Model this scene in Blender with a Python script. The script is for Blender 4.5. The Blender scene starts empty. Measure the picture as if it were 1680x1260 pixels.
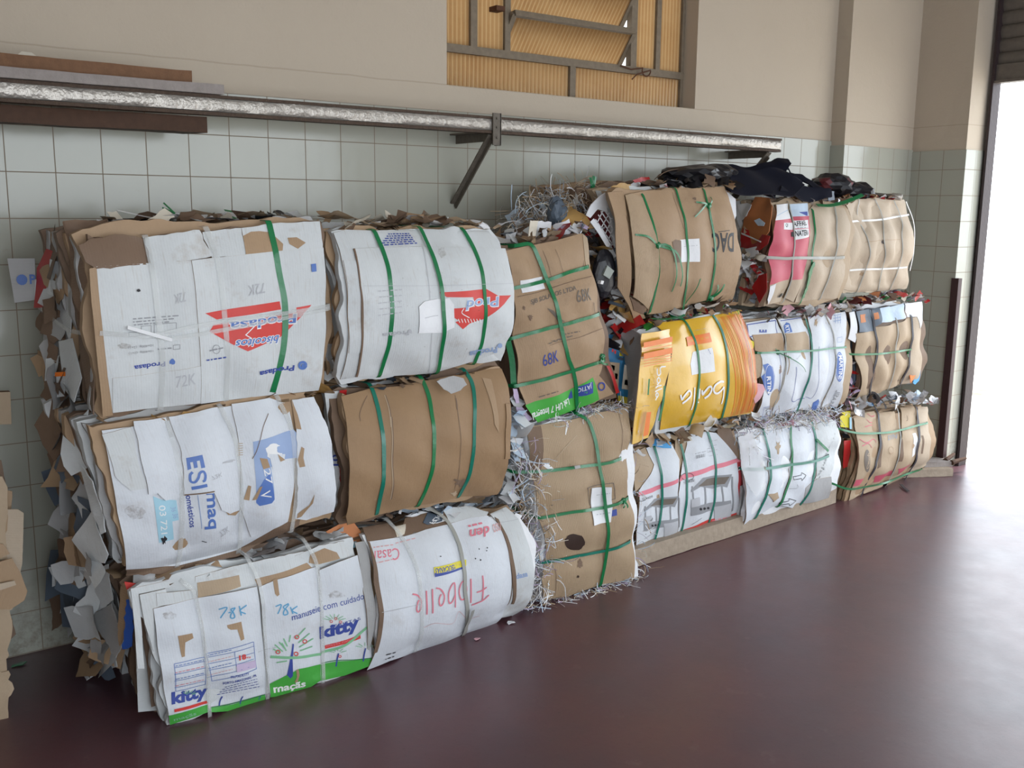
import bpy, bmesh, math, random
import numpy as np
from mathutils import Vector, Matrix

SC = bpy.context.scene
COL = SC.collection
# ------------------------------------------------------------------ camera
CAM = np.array([-0.6237, -3.6119, 1.5490])
CR = np.array([0.80421223, -0.59426082, 0.00983664])
CU = np.array([0.09593084, 0.14612095, 0.98460446])
CF = np.array([0.5865492, 0.79088731, -0.1745202])
FPX = 1620.0
cd = bpy.data.cameras.new('camera'); cam = bpy.data.objects.new('camera', cd); COL.objects.link(cam)
cam.matrix_world = Matrix(((CR[0], CU[0], -CF[0], CAM[0]), (CR[1], CU[1], -CF[1], CAM[1]), (CR[2], CU[2], -CF[2], CAM[2]), (0, 0, 0, 1)))
cd.sensor_width = 36; cd.lens = FPX/1680*36; cd.clip_start = 0.05; cd.clip_end = 200
SC.camera = cam
# ------------------------------------------------------------------ light and exposure
SC.view_settings.view_transform = 'Standard'; SC.view_settings.look = 'None'
SC.view_settings.gamma = 1.0; SC.view_settings.use_curve_mapping = False
SC.view_settings.exposure = -0.38
W = bpy.data.worlds.new('sky'); SC.world = W; W.use_nodes = True
W.node_tree.nodes['Background'].inputs[0].default_value = (0.86, 0.93, 1.0, 1)
W.node_tree.nodes['Background'].inputs[1].default_value = 6.0
def area(name, loc, direction, sx, sy, power, color, spread=180):
    l = bpy.data.lights.new(name, 'AREA'); l.shape = 'RECTANGLE'; l.size = sx; l.size_y = sy
    l.energy = power; l.color = color; l.spread = math.radians(spread)
    o = bpy.data.objects.new(name, l); COL.objects.link(o); o.location = loc
    o.rotation_euler = Vector(direction).to_track_quat('-Z', 'Y').to_euler()
    return o
for nm, loc, d, sx, sy in (('unseen_opening_portal', (1.4, -6.99, 1.6), (0, 1, 0), 6.8, 3.0), ('side_door_portal', (5.24, -2.2, 1.15), (-1, 0, 0), 3.5, 2.3)):  # front opening is unseen, added to light the bale fronts
    area(nm, loc, d, sx, sy, 1, (1, 1, 1)).data.cycles.is_portal = True
sd = bpy.data.lights.new('sun', 'SUN'); sd.energy = 6.0; sd.angle = 0.01; sd.color = (1, .95, .86)
so = bpy.data.objects.new('sun', sd); COL.objects.link(so)
so.rotation_euler = Vector((-0.12, 0.05, -1)).to_track_quat('-Z', 'Y').to_euler()
fl = bpy.data.lights.new('camera_flash', 'SPOT'); fl.energy = 60; fl.spot_size = math.radians(62); fl.spot_blend = 1.0; fl.shadow_soft_size = 0.012
fo = bpy.data.objects.new('camera_flash', fl); COL.objects.link(fo)
fo.location = tuple(CAM + CU*0.05 - CR*0.05)
fo.rotation_euler = Vector(tuple(CF*1.0 + CU*0.08 - CR*0.07)).to_track_quat('-Z', 'Y').to_euler()

# ------------------------------------------------------------------ pixel -> place helpers
def ray(x, y): return CF*FPX + CR*(x-840) + CU*(630-y)
def on_y(x, y, Y):
    d = ray(x, y); return CAM + d*((Y-CAM[1])/d[1])
def on_x(x, y, X):
    d = ray(x, y); return CAM + d*((X-CAM[0])/d[0])
def on_z(x, y, Z=0.0):
    d = ray(x, y); return CAM + d*((Z-CAM[2])/d[2])
def project(P):
    d = np.asarray(P) - CAM; z = d@CF
    return np.stack([840+FPX*(d@CR)/z, 630-FPX*(d@CU)/z], -1)

# ------------------------------------------------------------------ materials
MATS = {}
def nodes_of(name):
    m = bpy.data.materials.new(name); m.use_nodes = True; MATS[name] = m
    nt = m.node_tree; return m, nt, nt.nodes['Principled BSDF']
def N(nt, t, **kw):
    n = nt.nodes.new(t)
    for k, v in kw.items():
        if hasattr(n, k): setattr(n, k, v)
        else: n.inputs[k.replace('_', ' ')].default_value = v
    return n
def mixc(nt, a, b, fac):
    n = nt.nodes.new('ShaderNodeMix'); n.data_type = 'RGBA'
    for s, v in ((6, a), (7, b), (0, fac)):
        if hasattr(v, 'is_output'): nt.links.new(v, n.inputs[s])
        else: n.inputs[s].default_value = v if s == 0 else (*v, 1)
    return n.outputs[2]
def ramp(nt, src, lo, hi):
    n = nt.nodes.new('ShaderNodeMapRange'); n.inputs[1].default_value = lo; n.inputs[2].default_value = hi
    nt.links.new(src, n.inputs[0]); return n.outputs[0]
def M2(nt, op, a, b=None):
    n = nt.nodes.new('ShaderNodeMath'); n.operation = op
    for i, v in enumerate((a, b)):
        if v is None: continue
        if hasattr(v, 'is_output'): nt.links.new(v, n.inputs[i])
        else: n.inputs[i].default_value = v
    return n.outputs[0]
def noise(nt, vec, scale, detail=4, rough=.55):
    n = nt.nodes.new('ShaderNodeTexNoise'); n.inputs['Scale'].default_value = scale; n.inputs['Detail'].default_value = detail; n.inputs['Roughness'].default_value = rough
    if vec is not None: nt.links.new(vec, n.inputs['Vector'])
    return n.outputs['Fac']
def bump(nt, h, strength, dist, prev=None):
    n = nt.nodes.new('ShaderNodeBump'); n.inputs['Strength'].default_value = strength; n.inputs['Distance'].default_value = dist
    nt.links.new(h, n.inputs['Height'])
    if prev is not None: nt.links.new(prev, n.inputs['Normal'])
    return n.outputs['Normal']
def card(name, col, dirt=(0.30, 0.19, 0.10), amount=.5, rough=.6, corr=.25, crumple=.35, spec=.3, fine=.10, coat=0.0):
    m, nt, b = nodes_of(name)
    tc = N(nt, 'ShaderNodeTexCoord'); ob = tc.outputs['Object']; uv = tc.outputs['UV']
    n1 = noise(nt, ob, 4.3, 7, .68)
    n2 = noise(nt, ob, 55, 3)
    mp = N(nt, 'ShaderNodeMapping'); mp.inputs['Scale'].default_value = (14, 1.2, 1); nt.links.new(uv, mp.inputs['Vector'])
    n3 = noise(nt, mp.outputs[0], 9, 4, .6)
    d = M2(nt, 'MULTIPLY', ramp(nt, n1, .60, .80), amount)
    d2 = M2(nt, 'MULTIPLY', ramp(nt, n3, .58, .85), amount*.6)
    c = mixc(nt, col, dirt, M2(nt, 'MAXIMUM', d, d2))
    c = mixc(nt, c, tuple(x*.62 for x in col), M2(nt, 'MULTIPLY', n2, fine*2))
    nt.links.new(c, b.inputs['Base Color'])
    b.inputs['Roughness'].default_value = rough; b.inputs['Specular IOR Level'].default_value = spec
    if coat: b.inputs['Coat Weight'].default_value = coat; b.inputs['Coat Roughness'].default_value = .12
    sx = N(nt, 'ShaderNodeSeparateXYZ'); nt.links.new(uv, sx.inputs[0])
    w = M2(nt, 'SINE', M2(nt, 'MULTIPLY', sx.outputs[0], 2*math.pi/0.0075))
    nb = bump(nt, w, corr*.5, .0006)
    nb = bump(nt, noise(nt, ob, 13, 5, .6), crumple, .012, nb)
    nt.links.new(nb, b.inputs['Normal'])
    return m
def plain(name, col, rough=.5, spec=.4, bumpy=0, vary=.15, metal=0, bscale=40):
    m, nt, b = nodes_of(name)
    tc = N(nt, 'ShaderNodeTexCoord')
    n = noise(nt, tc.outputs['Object'], bscale, 4)
    nt.links.new(mixc(nt, col, tuple(x*.55 for x in col), M2(nt, 'MULTIPLY', n, vary*2)), b.inputs['Base Color'])
    b.inputs['Roughness'].default_value = rough; b.inputs['Specular IOR Level'].default_value = spec; b.inputs['Metallic'].default_value = metal
    if bumpy: nt.links.new(bump(nt, n, bumpy, .01), b.inputs['Normal'])
    return m
def film(name, col, alpha, rough=.2):
    m, nt, b = nodes_of(name)
    b.inputs['Base Color'].default_value = (*col, 1); b.inputs['Roughness'].default_value = rough
    b.inputs['Alpha'].default_value = alpha; b.inputs['Specular IOR Level'].default_value = .6
    return m
KR = (0.385, 0.262, 0.16)
card('white_card', (0.61, 0.635, 0.645), amount=.7)
card('white_card_clean', (0.655, 0.685, 0.73), amount=.42, corr=.15)
card('grey_card', (0.42, 0.42, 0.42), amount=.4)
card('kraft', KR, (0.15, .09, .05), amount=.55)
card('kraft_smooth', (0.315, 0.20, 0.11), (0.17, .10, .055), amount=.45, corr=.08)
card('kraft_dark', (0.19, 0.125, 0.085), (0.08, .05, .035), amount=.5)
card('kraft_pale', (0.43, 0.325, 0.22), (0.25, .17, .10), amount=.4)
card('kraft_corr', (0.40, 0.29, 0.185), (0.20, .13, .08), amount=.5, corr=1.3)
card('cream_card', (0.49, 0.395, 0.295), (0.34, .24, .16), amount=.35)
card('yellow_card', (0.70, 0.41, 0.03), (0.5, .24, .02), amount=.25, rough=.28, corr=0, crumple=.2, coat=.6)
card('red_card', (0.62, 0.075, 0.085), (0.4, .1, .08), amount=.2, rough=.4, corr=0)
plain('dark_gap', (0.035, 0.028, 0.024), .9, .1)
plain('ink_blue', (0.045, 0.075, 0.33), .55); plain('ink_midblue', (0.10, 0.19, 0.50), .5)
plain('ink_paleblue', (0.30, 0.40, 0.62), .5, vary=.1); plain('ink_sky', (0.36, 0.60, 0.72), .5, vary=.1)
plain('ink_red', (0.66, 0.06, 0.05), .5); plain('ink_pink', (0.74, 0.22, 0.28), .55); plain('pink_red', (0.56, 0.10, 0.145), .5, vary=.1); plain('ink_faintpink', (0.72, 0.42, 0.42), .6)
plain('ink_green', (0.07, 0.40, 0.06), .5); plain('ink_deepgreen', (0.02, 0.19, 0.05), .5); plain('ink_softgreen', (0.22, 0.50, 0.28), .55)
plain('ink_black', (0.02, 0.02, 0.025), .55); plain('ink_grey', (0.30, 0.31, 0.33), .6); plain('ink_faint', (0.50, 0.51, 0.54), .6)
plain('ink_kraftgrey', (0.17, 0.14, 0.115), .6); plain('ink_yellow', (0.72, 0.62, 0.03), .5); plain('ink_orange', (0.80, 0.19, 0.02), .35)
plain('ink_amber', (0.72, 0.28, 0.02), .3); plain('ink_white', (0.80, 0.80, 0.80), .5, vary=.05); plain('ink_marker', (0.12, 0.38, 0.62), .6)
plain('oil_stain', (0.055, 0.032, 0.025), .5, vary=.4); plain('dirt_brown', (0.22, 0.145, 0.09), .8, vary=.5)
def smudge():
    m, nt, b = nodes_of('smudge'); tc = N(nt, 'ShaderNodeTexCoord')
    b.inputs['Base Color'].default_value = (.22, .15, .09, 1); b.inputs['Roughness'].default_value = .8
    nt.links.new(M2(nt, 'MULTIPLY', ramp(nt, noise(nt, tc.outputs['Object'], 70, 6, .75), .40, .80), .55), b.inputs['Alpha'])
smudge()
plain('strap_green', (0.005, 0.175, 0.055), .28, .6, bumpy=.15); plain('strap_teal', (0.004, 0.17, 0.115), .28, .6, bumpy=.15)
plain('strap_white', (0.75, 0.75, 0.74), .35, .5); plain('strap_black', (0.03, 0.028, 0.04), .4, .5); plain('strap_grey', (0.36, 0.36, 0.33), .35)
film('clear_tape', (0.72, 0.74, 0.73), .28, .2); film('clear_film', (0.85, 0.86, 0.88), .35, .12)
plain('paper', (0.80, 0.81, 0.83), .7, .2, bumpy=.3, vary=.08, bscale=25); plain('paper_warm', (0.72, 0.66, 0.55), .7, .2, bumpy=.3)
plain('paper_blue', (0.55, 0.66, 0.78), .7, .2, bumpy=.3); plain('paper_lilac', (0.55, 0.45, 0.62), .6); plain('paper_pink', (0.72, 0.40, 0.44), .7)
plain('plastic_red', (0.42, 0.02, 0.02), .3); plain('plastic_blue', (0.03, 0.10, 0.42), .3); plain('plastic_black', (0.012, 0.012, 0.016), .35)
plain('navy_sheet', (0.005, 0.006, 0.015), .7, .15); plain('carton_blue', (0.05, 0.32, 0.66), .4); plain('carton_orange', (0.55, 0.20, 0.07), .6)
plain('wine_mesh', (0.13, 0.018, 0.022), .6, vary=.4); plain('foil', (0.62, 0.62, 0.64), .2, .8, bumpy=.4, metal=.6)
plain('gold_paper', (0.52, 0.31, 0.10), .38, .6, bumpy=.5, bscale=30); plain('slate', (0.10, 0.13, 0.17), .5); plain('lcd', (0.30, 0.33, 0.30), .3)

# ------------------------------------------------------------------ object helpers
def tag(o, label=None, cat=None, group=None, kind=None):
    if label: o['label'] = label
    if cat: o['category'] = cat
    if group: o['group'] = group
    if kind: o['kind'] = kind
    return o
def thing(name, label, cat, loc, group=None):
    o = bpy.data.objects.new(name, None); COL.objects.link(o); o.location = tuple(loc); o.empty_display_size = .1
    return tag(o, label, cat, group)
def origin_of(p):
    v = Vector((0, 0, 0))
    while p is not None: v = v + p.location; p = p.parent
    return np.array(v)
def mesh(name, V, F, mats, MI=None, parent=None, uv=None, smooth=True, sharp=None, loc=None):
    V = np.asarray(V, float)
    o0 = origin_of(parent) if parent is not None else np.zeros(3)
    if loc is not None: o0 = np.array(loc, float)
    me = bpy.data.meshes.new(name)
    me.from_pydata((V-o0).tolist(), [], [list(map(int, f)) for f in F])
    if isinstance(mats, str): mats = [mats]
    for m in mats: me.materials.append(MATS[m])
    if MI is not None: me.polygons.foreach_set('material_index', np.asarray(MI, np.int32))
    me.polygons.foreach_set('use_smooth', [bool(smooth)]*len(me.polygons))
    if uv is not None:
        ul = me.uv_layers.new(name='UVMap'); li = np.empty(len(me.loops), np.int32); me.loops.foreach_get('vertex_index', li)
        ul.data.foreach_set('uv', np.asarray(uv, np.float32)[li].ravel())
    if smooth: me.set_sharp_from_angle(angle=math.radians(42))
    me.validate(); me.update()
    o = bpy.data.objects.new(name, me); COL.objects.link(o)
    if parent is not None: o.parent = parent
    elif loc is not None: o.location = tuple(loc)
    return o
class MB:
    def __init__(s): s.V = []; s.F = []; s.MI = []
    def add(s, V, F, mi=0):
        b = len(s.V); s.V += [tuple(v) for v in V]
        for k, f in enumerate(F): s.F.append([b+i for i in f]); s.MI.append(mi if np.isscalar(mi) else mi[k])
    def box(s, lo, hi, mi=0):
        x0, y0, z0 = lo; x1, y1, z1 = hi
        s.add([(x0,y0,z0),(x1,y0,z0),(x1,y1,z0),(x0,y1,z0),(x0,y0,z1),(x1,y0,z1),(x1,y1,z1),(x0,y1,z1)],
              [(0,3,2,1),(4,5,6,7),(0,1,5,4),(1,2,6,5),(2,3,7,6),(3,0,4,7)], mi)
    def bar(s, a, b, w, h, up=(0,0,1), mi=0):
        a = np.array(a, float); b = np.array(b, float); t = b-a; t /= np.linalg.norm(t)
        x = np.cross(t, np.array(up, float)); x /= np.linalg.norm(x); y = np.cross(x, t)
        V = [p+x*sx*w/2+y*sy*h/2 for p in (a, b) for sx, sy in ((-1,-1),(1,-1),(1,1),(-1,1))]
        s.add(V, [(0,1,2,3),(7,6,5,4),(0,4,5,1),(1,5,6,2),(2,6,7,3),(3,7,4,0)], mi)
    def tube(s, pts, r, n=10, mi=0):
        pts = np.array(pts, float); rings = []
        for i, p in enumerate(pts):
            t = pts[min(i+1, len(pts)-1)]-pts[max(i-1, 0)]; t /= np.linalg.norm(t)
            x = np.cross(t, (0.13, .31, .95)); x /= np.linalg.norm(x); y = np.cross(t, x)
            rr = r[i] if hasattr(r, '__len__') else r
            rings.append([p+rr*(x*math.cos(a)+y*math.sin(a)) for a in np.linspace(0, 2*math.pi, n, endpoint=False)])
        V = [v for q in rings for v in q]; F = []
        for i in range(len(pts)-1):
            for k in range(n): F.append((i*n+k, i*n+(k+1)%n, (i+1)*n+(k+1)%n, (i+1)*n+k))
        F.append(tuple(range(n))[::-1]); F.append(tuple((len(pts)-1)*n+k for k in range(n)))
        s.add(V, F, mi)
    def build(s, name, mats, parent=None, smooth=False, loc=None, uv=None):
        return mesh(name, s.V, s.F, mats, s.MI, parent, uv, smooth, loc=loc)
def catmull(P, n):
    P = np.asarray(P, float)
    if len(P) == 2: return P[0]+(P[1]-P[0])*np.linspace(0, 1, n)[:, None]
    Q = np.vstack([2*P[0]-P[1], P, 2*P[-1]-P[-2]]); out = []
    L = np.r_[0, np.cumsum(np.linalg.norm(np.diff(P, axis=0), axis=1))]
    for s in np.linspace(0, L[-1], n):
        i = min(max(np.searchsorted(L, s, 'right')-1, 0), len(P)-2); t = (s-L[i])/max(L[i+1]-L[i], 1e-9)
        a, b, c, d = Q[i:i+4]
        out.append(.5*(2*b+(c-a)*t+(2*a-5*b+4*c-d)*t*t+(3*b-a-3*c+d)*t**3))
    return np.array(out)
def ribbon(mb, P, Nn, width, thick=.0012, mi=0):
    P = np.asarray(P, float); n = len(P)
    T = np.gradient(P, axis=0); T /= np.linalg.norm(T, axis=1)[:, None]+1e-12
    Nn = np.broadcast_to(np.asarray(Nn, float), P.shape); X = np.cross(T, Nn); X /= np.linalg.norm(X, axis=1)[:, None]+1e-12
    Y = np.cross(X, T); w = np.broadcast_to(np.asarray(width, float), (n,))[:, None]/2
    V = np.stack([P-X*w, P+X*w, P+X*w+Y*thick, P-X*w+Y*thick], 1).reshape(-1, 3); F = []
    for i in range(n-1):
        for k in range(4): F.append((4*i+k, 4*i+(k+1)%4, 4*i+4+(k+1)%4, 4*i+4+k))
    F += [(3, 2, 1, 0), (4*n-4, 4*n-3, 4*n-2, 4*n-1)]
    mb.add(V, F, mi)
FONT_CACHE = {}
def text2d(s, bold=0.0, shear=0.0):
    """glyph triangles of a word, normalised to a unit box"""
    key = (s, bold, shear)
    if key in FONT_CACHE: return FONT_CACHE[key]
    cu = bpy.data.curves.new('t', 'FONT'); cu.body = s; cu.offset = bold; cu.shear = shear; cu.resolution_u = 3; cu.fill_mode = 'FRONT'
    ob = bpy.data.objects.new('t', cu); COL.objects.link(ob)
    dg = bpy.context.evaluated_depsgraph_get(); me = bpy.data.meshes.new_from_object(ob.evaluated_get(dg))
    V = np.array([v.co[:2] for v in me.vertices]); F = [list(p.vertices) for p in me.polygons]
    bpy.data.objects.remove(ob); bpy.data.curves.remove(cu); bpy.data.meshes.remove(me)
    lo = V.min(0); hi = V.max(0); V = (V-lo)/(hi-lo)
    FONT_CACHE[key] = (V, F); return V, F
def dice(V2, F, du, dv):
    """triangulate a flat shape and cut it on a grid so it can follow a curved face"""
    bm = bmesh.new(); vs = [bm.verts.new((p[0], p[1], 0)) for p in V2]
    for f in F:
        try: bm.faces.new([vs[i] for i in f])
        except ValueError: pass
    bmesh.ops.triangulate(bm, faces=bm.faces[:])
    lo = np.min(V2, 0); hi = np.max(V2, 0)
    for ax, st in ((0, du), (1, dv)):
        for k in range(int(math.floor(lo[ax]/st))+1, int(math.ceil(hi[ax]/st))):
            no = (1, 0, 0) if ax == 0 else (0, 1, 0); co = (k*st, 0, 0) if ax == 0 else (0, k*st, 0)
            bmesh.ops.bisect_plane(bm, geom=bm.verts[:]+bm.edges[:]+bm.faces[:], plane_co=co, plane_no=no, dist=1e-7)
    bmesh.ops.recalc_face_normals(bm, faces=bm.faces[:])
    bm.verts.index_update()
    for f in bm.faces:
        if f.normal.z < 0: f.normal_flip()
    V = np.array([v.co[:2] for v in bm.verts]); FF = [[v.index for v in f.verts] for f in bm.faces]
    bd = [(e.verts[0].index, e.verts[1].index) for e in bm.edges if len(e.link_faces) == 1]
    dirs = {}
    for e in bm.edges:
        if len(e.link_faces) == 1:
            f = e.link_faces[0]; vv = [v.index for v in f.verts]; a, b = e.verts[0].index, e.verts[1].index
            i = vv.index(a); dirs[(a, b)] = vv[(i+1) % len(vv)] == b
    bm.free()
    bd = [(a, b) if dirs[(a, b)] else (b, a) for a, b in bd]
    return V, FF, bd
# ------------------------------------------------------------------ the bale kit
GROUP = 'tied bales of waste cardboard stacked against the wall'
class Bale:
    def __init__(s, label, px, Y, bulge=.08, depth=.45, p=2.4, eu=.25, q=4, seed=1, palette=('kraft','white_card','kraft_dark','grey_card'),
                 grooves=(), nlayer=13, jit=.016, wrinkle=.0028, gw=.055, gd=.016, over=.0):
        s.rng = np.random.RandomState(seed); s.rnd = random.Random(seed)
        Ys = Y if hasattr(Y, '__len__') else (Y,)*4
        s.c = [on_y(x, y, yy) for (x, y), yy in zip(px, Ys)]   # TL TR BR BL
        TL, TR, BR, BL = s.c
        n = np.cross(BR-BL, TL-BL)+np.cross(TR-TL, TR-BR); s.n = n/np.linalg.norm(n)
        if s.n[1] > 0: s.n = -s.n
        s.W = np.linalg.norm(BR-BL+TR-TL)/2; s.H = np.linalg.norm(TL-BL+TR-BR)/2
        s.bulge, s.p, s.eu, s.q, s.depth = bulge, p, eu, q, depth
        s.ph = s.rng.rand(8)*6.28; s.fr = s.rng.uniform(3, 11, (8, 2)); s.wr = wrinkle; s.gw, s.gd = gw, gd
        s.gr = []; base = (BL+BR)/2+s.n*(-depth/2)
        s.root = thing('cardboard_bale', label, 'bale', base, GROUP)
        for path, kind in grooves: s.gr.append((kind, s.uv(path)))
        s.layers(palette, nlayer, jit, over)
    def base(s, u, v):
        u = np.asarray(u, float)[..., None]; v = np.asarray(v, float)[..., None]; TL, TR, BR, BL = s.c
        return (1-u)*(1-v)*BL+u*(1-v)*BR+u*v*TR+(1-u)*v*TL
    def off(s, u, v):
        u = np.asarray(u, float); v = np.asarray(v, float)
        bv = np.maximum(1-np.abs(2*v-1)**s.p, -.5); bu = np.maximum(1-s.eu*np.abs(2*u-1)**s.q, .2)
        o = s.bulge*np.where(bv > 0, bv*bu, bv)
        for kind, P in s.gr:
            a, b = (P[:, 1], P[:, 0]) if kind == 'v' else (P[:, 0], P[:, 1])
            i = np.argsort(a); x, t = (u, v) if kind == 'v' else (v, u); sc = s.W if kind == 'v' else s.H
            g = np.interp(t, a[i], b[i]); o = o-s.gd*np.exp(-((x-g)*sc/s.gw)**2)*np.clip(bv*3, .1, 1)
        for k in range(8): o = o+s.wr*.4*np.sin(s.fr[k, 0]*u*2.2+s.fr[k, 1]*v*2.2+s.ph[k])
        return o
    def S(s, u, v, lift=0.0):
        return s.base(u, v)+s.n*(s.off(u, v)+lift)[..., None]
    def uv(s, px):
        """(u, v) of the point of the bulged face that is seen at these pixels"""
        px = np.asarray(px, float).reshape(-1, 2); uv = np.full((len(px), 2), .5)
        for it in range(14):
            u, v = uv[:, 0], uv[:, 1]; h = 1e-4
            q0 = project(s.S(u, v)); qu = (project(s.S(u+h, v))-q0)/h; qv = (project(s.S(u, v+h))-q0)/h
            e = px-q0; det = qu[:, 0]*qv[:, 1]-qu[:, 1]*qv[:, 0]; det = np.where(np.abs(det) < 1e3, 1e3*np.sign(det+1e-9), det)
            d = np.stack([(e[:, 0]*qv[:, 1]-e[:, 1]*qv[:, 0])/det, (qu[:, 0]*e[:, 1]-qu[:, 1]*e[:, 0])/det], 1)
            uv = np.clip(uv+np.clip(d, -.2, .2), -.25, 1.25)
        return uv
    def layers(s, palette, nl, jit, over):
        mb = MB(); m = 40; t = np.linspace(0, 4, m*4+1)[:-1]
        U = np.select([t < 1, t < 2, t < 3], [t, 1+0*t, 3-t], 0*t); V = np.select([t < 1, t < 2, t < 3], [0*t, t-1, 1+0*t], 4-t)
        ou = np.select([t < 1, t < 2, t < 3], [0*t, 1+0*t, 0*t], -1.); ov = np.select([t < 1, t < 2, t < 3], [-1., 0*t, 1.], 0*t)
        ds = np.linspace(.006, s.depth, nl+1)
        for k in range(nl):
            d0, d1 = ds[k], ds[k]+(ds[k+1]-ds[k])*s.rng.uniform(.55, 1.0)
            j = sum(s.rng.uniform(-1, 1)*np.sin(t*2*math.pi*f/4*s.rng.randint(1, 4)+s.rng.rand()*6.3) for f in (1, 2, 4))*jit/2
            w = s.rng.uniform(-1, 1, len(t))
            for it in range(2): w = (np.roll(w, 1)+2*w+np.roll(w, -1))/4
            j = j+s.rng.uniform(-.6, .8)*jit+w*jit*.45+over*min(k/3., 1)
            if k == 0: j = j-.004
            uu = U+ou*j/s.W; vv = V+ov*j/s.H
            f0 = max(.12, 1-d0/.30); b = s.base(uu, vv); o = s.off(np.clip(uu, 0, 1), np.clip(vv, 0, 1))*f0
            P0 = b+s.n*(o-d0)[:, None]; P1 = b+s.n*(o-d1)[:, None]; n = len(t)
            c0 = P0.mean(0); c1 = P1.mean(0)
            # ring pulled inwards first so the caps stay on the bulged form
            ui = .5+(uu-.5)*.5; vi = .5+(vv-.5)*.5; oi = s.off(ui, vi)*f0
            Q0 = s.base(ui, vi)+s.n*(oi-d0)[:, None]; Q1 = s.base(ui, vi)+s.n*(oi-d1)[:, None]
            ce = s.base(.5, .5)+s.n*float(s.off(.5, .5))*f0
            VV = np.vstack([P0, P1, Q0, Q1, [ce-s.n*d0, ce-s.n*d1]]); F = []
            for i in range(n):
                e = (i+1) % n
                F += [(i, n+i, n+e, e), (i, e, 2*n+e, 2*n+i), (n+e, n+i, 3*n+i, 3*n+e), (2*n+i, 2*n+e, 4*n), (3*n+e, 3*n+i, 4*n+1)]
            mb.add(VV, F, s.rnd.randrange(len(palette)))
        s.core = mb.build('compressed_layers', list(palette), s.root, smooth=True)
    def strap(s, path, mat='strap_green', width=.013, ends=(1, 1), lift=.004, name='packing_strap', label=None, n=44, back=.20):
        uv = s.uv(path); Q = catmull(uv, n); lf = lift+.0
        o = s.off(Q[:, 0], Q[:, 1]); q = o.copy()
        for it in range(60): q[1:-1] = (q[:-2]+2*q[1:-1]+q[2:])/4; q = np.maximum(q, o-.0015)   # a taut strap bridges small dips
        P = s.base(Q[:, 0], Q[:, 1])+s.n*(q+lf)[:, None]
        Nn = np.tile(s.n, (n, 1)); h = .01
        du = s.S(Q[:, 0]+h, Q[:, 1])-s.S(Q[:, 0]-h, Q[:, 1]); dv = s.S(Q[:, 0], Q[:, 1]+h)-s.S(Q[:, 0], Q[:, 1]-h)
        Nn = np.cross(du, dv); Nn /= np.linalg.norm(Nn, axis=1)[:, None]; Nn *= np.sign(Nn@s.n)[:, None]
        def ext(a, b, Na):
            t = (a-b)/np.linalg.norm(a-b); k = np.linspace(0, 1, 7)[1:]; pts = []; nn = []
            for x in k:
                ang = min(x*4, 1)*math.pi/2
                pts.append(a+t*.012*math.sin(ang)-s.n*(.012*(1-math.cos(ang))+back*max(0, x-.25)/.75)); nn.append(Na*math.cos(ang)+t*math.sin(ang))
            return pts, nn
        if ends[0]: e, m = ext(P[0], P[1], Nn[0]); P = np.vstack([e[::-1], P]); Nn = np.vstack([m[::-1], Nn])
        if ends[1]: e, m = ext(P[-1], P[-2], Nn[-1]); P = np.vstack([P, e]); Nn = np.vstack([Nn, m])
        mb = MB(); ribbon(mb, P, Nn, width); o = mb.build(name, mat, s.root, smooth=True); s.last = o
        if label: o['label'] = label
        return o
    def knot(s, px, mat='strap_green', ends=(), w=.008, name='strap_knot'):
        """a tied knot on a strap with its loose ends"""
        mb = MB(); uv = s.uv([px])[0]; c = s.S(uv[0], uv[1], .008)
        for k in range(5):
            a = s.rng.rand()*6.28; r = .011; d = np.array([math.cos(a), 0, math.sin(a)])
            th = np.linspace(0, 2*math.pi, 14); X = d; Y = s.n
            pts = np.array([c+X*r*math.cos(x)+Y*(r*.6*math.sin(x)+.002)+np.cross(X, Y)*.006*math.sin(2*x) for x in th])
            nn = np.array([X*math.cos(x)+Y*math.sin(x) for x in th]); ribbon(mb, pts, nn, w)
        for path in ends:
            q = catmull(s.uv([px]+list(path)), 12); l = .008+.012*np.sin(np.linspace(0, 2.6, 12)); P = s.S(q[:, 0], q[:, 1], l)
            ribbon(mb, P, s.n, np.linspace(w, w*.7, 12))
        return mb.build(name, mat, s.last, smooth=True)
    def sheet(s, *a, **k): return Sheet(s, *a, **k)

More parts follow.
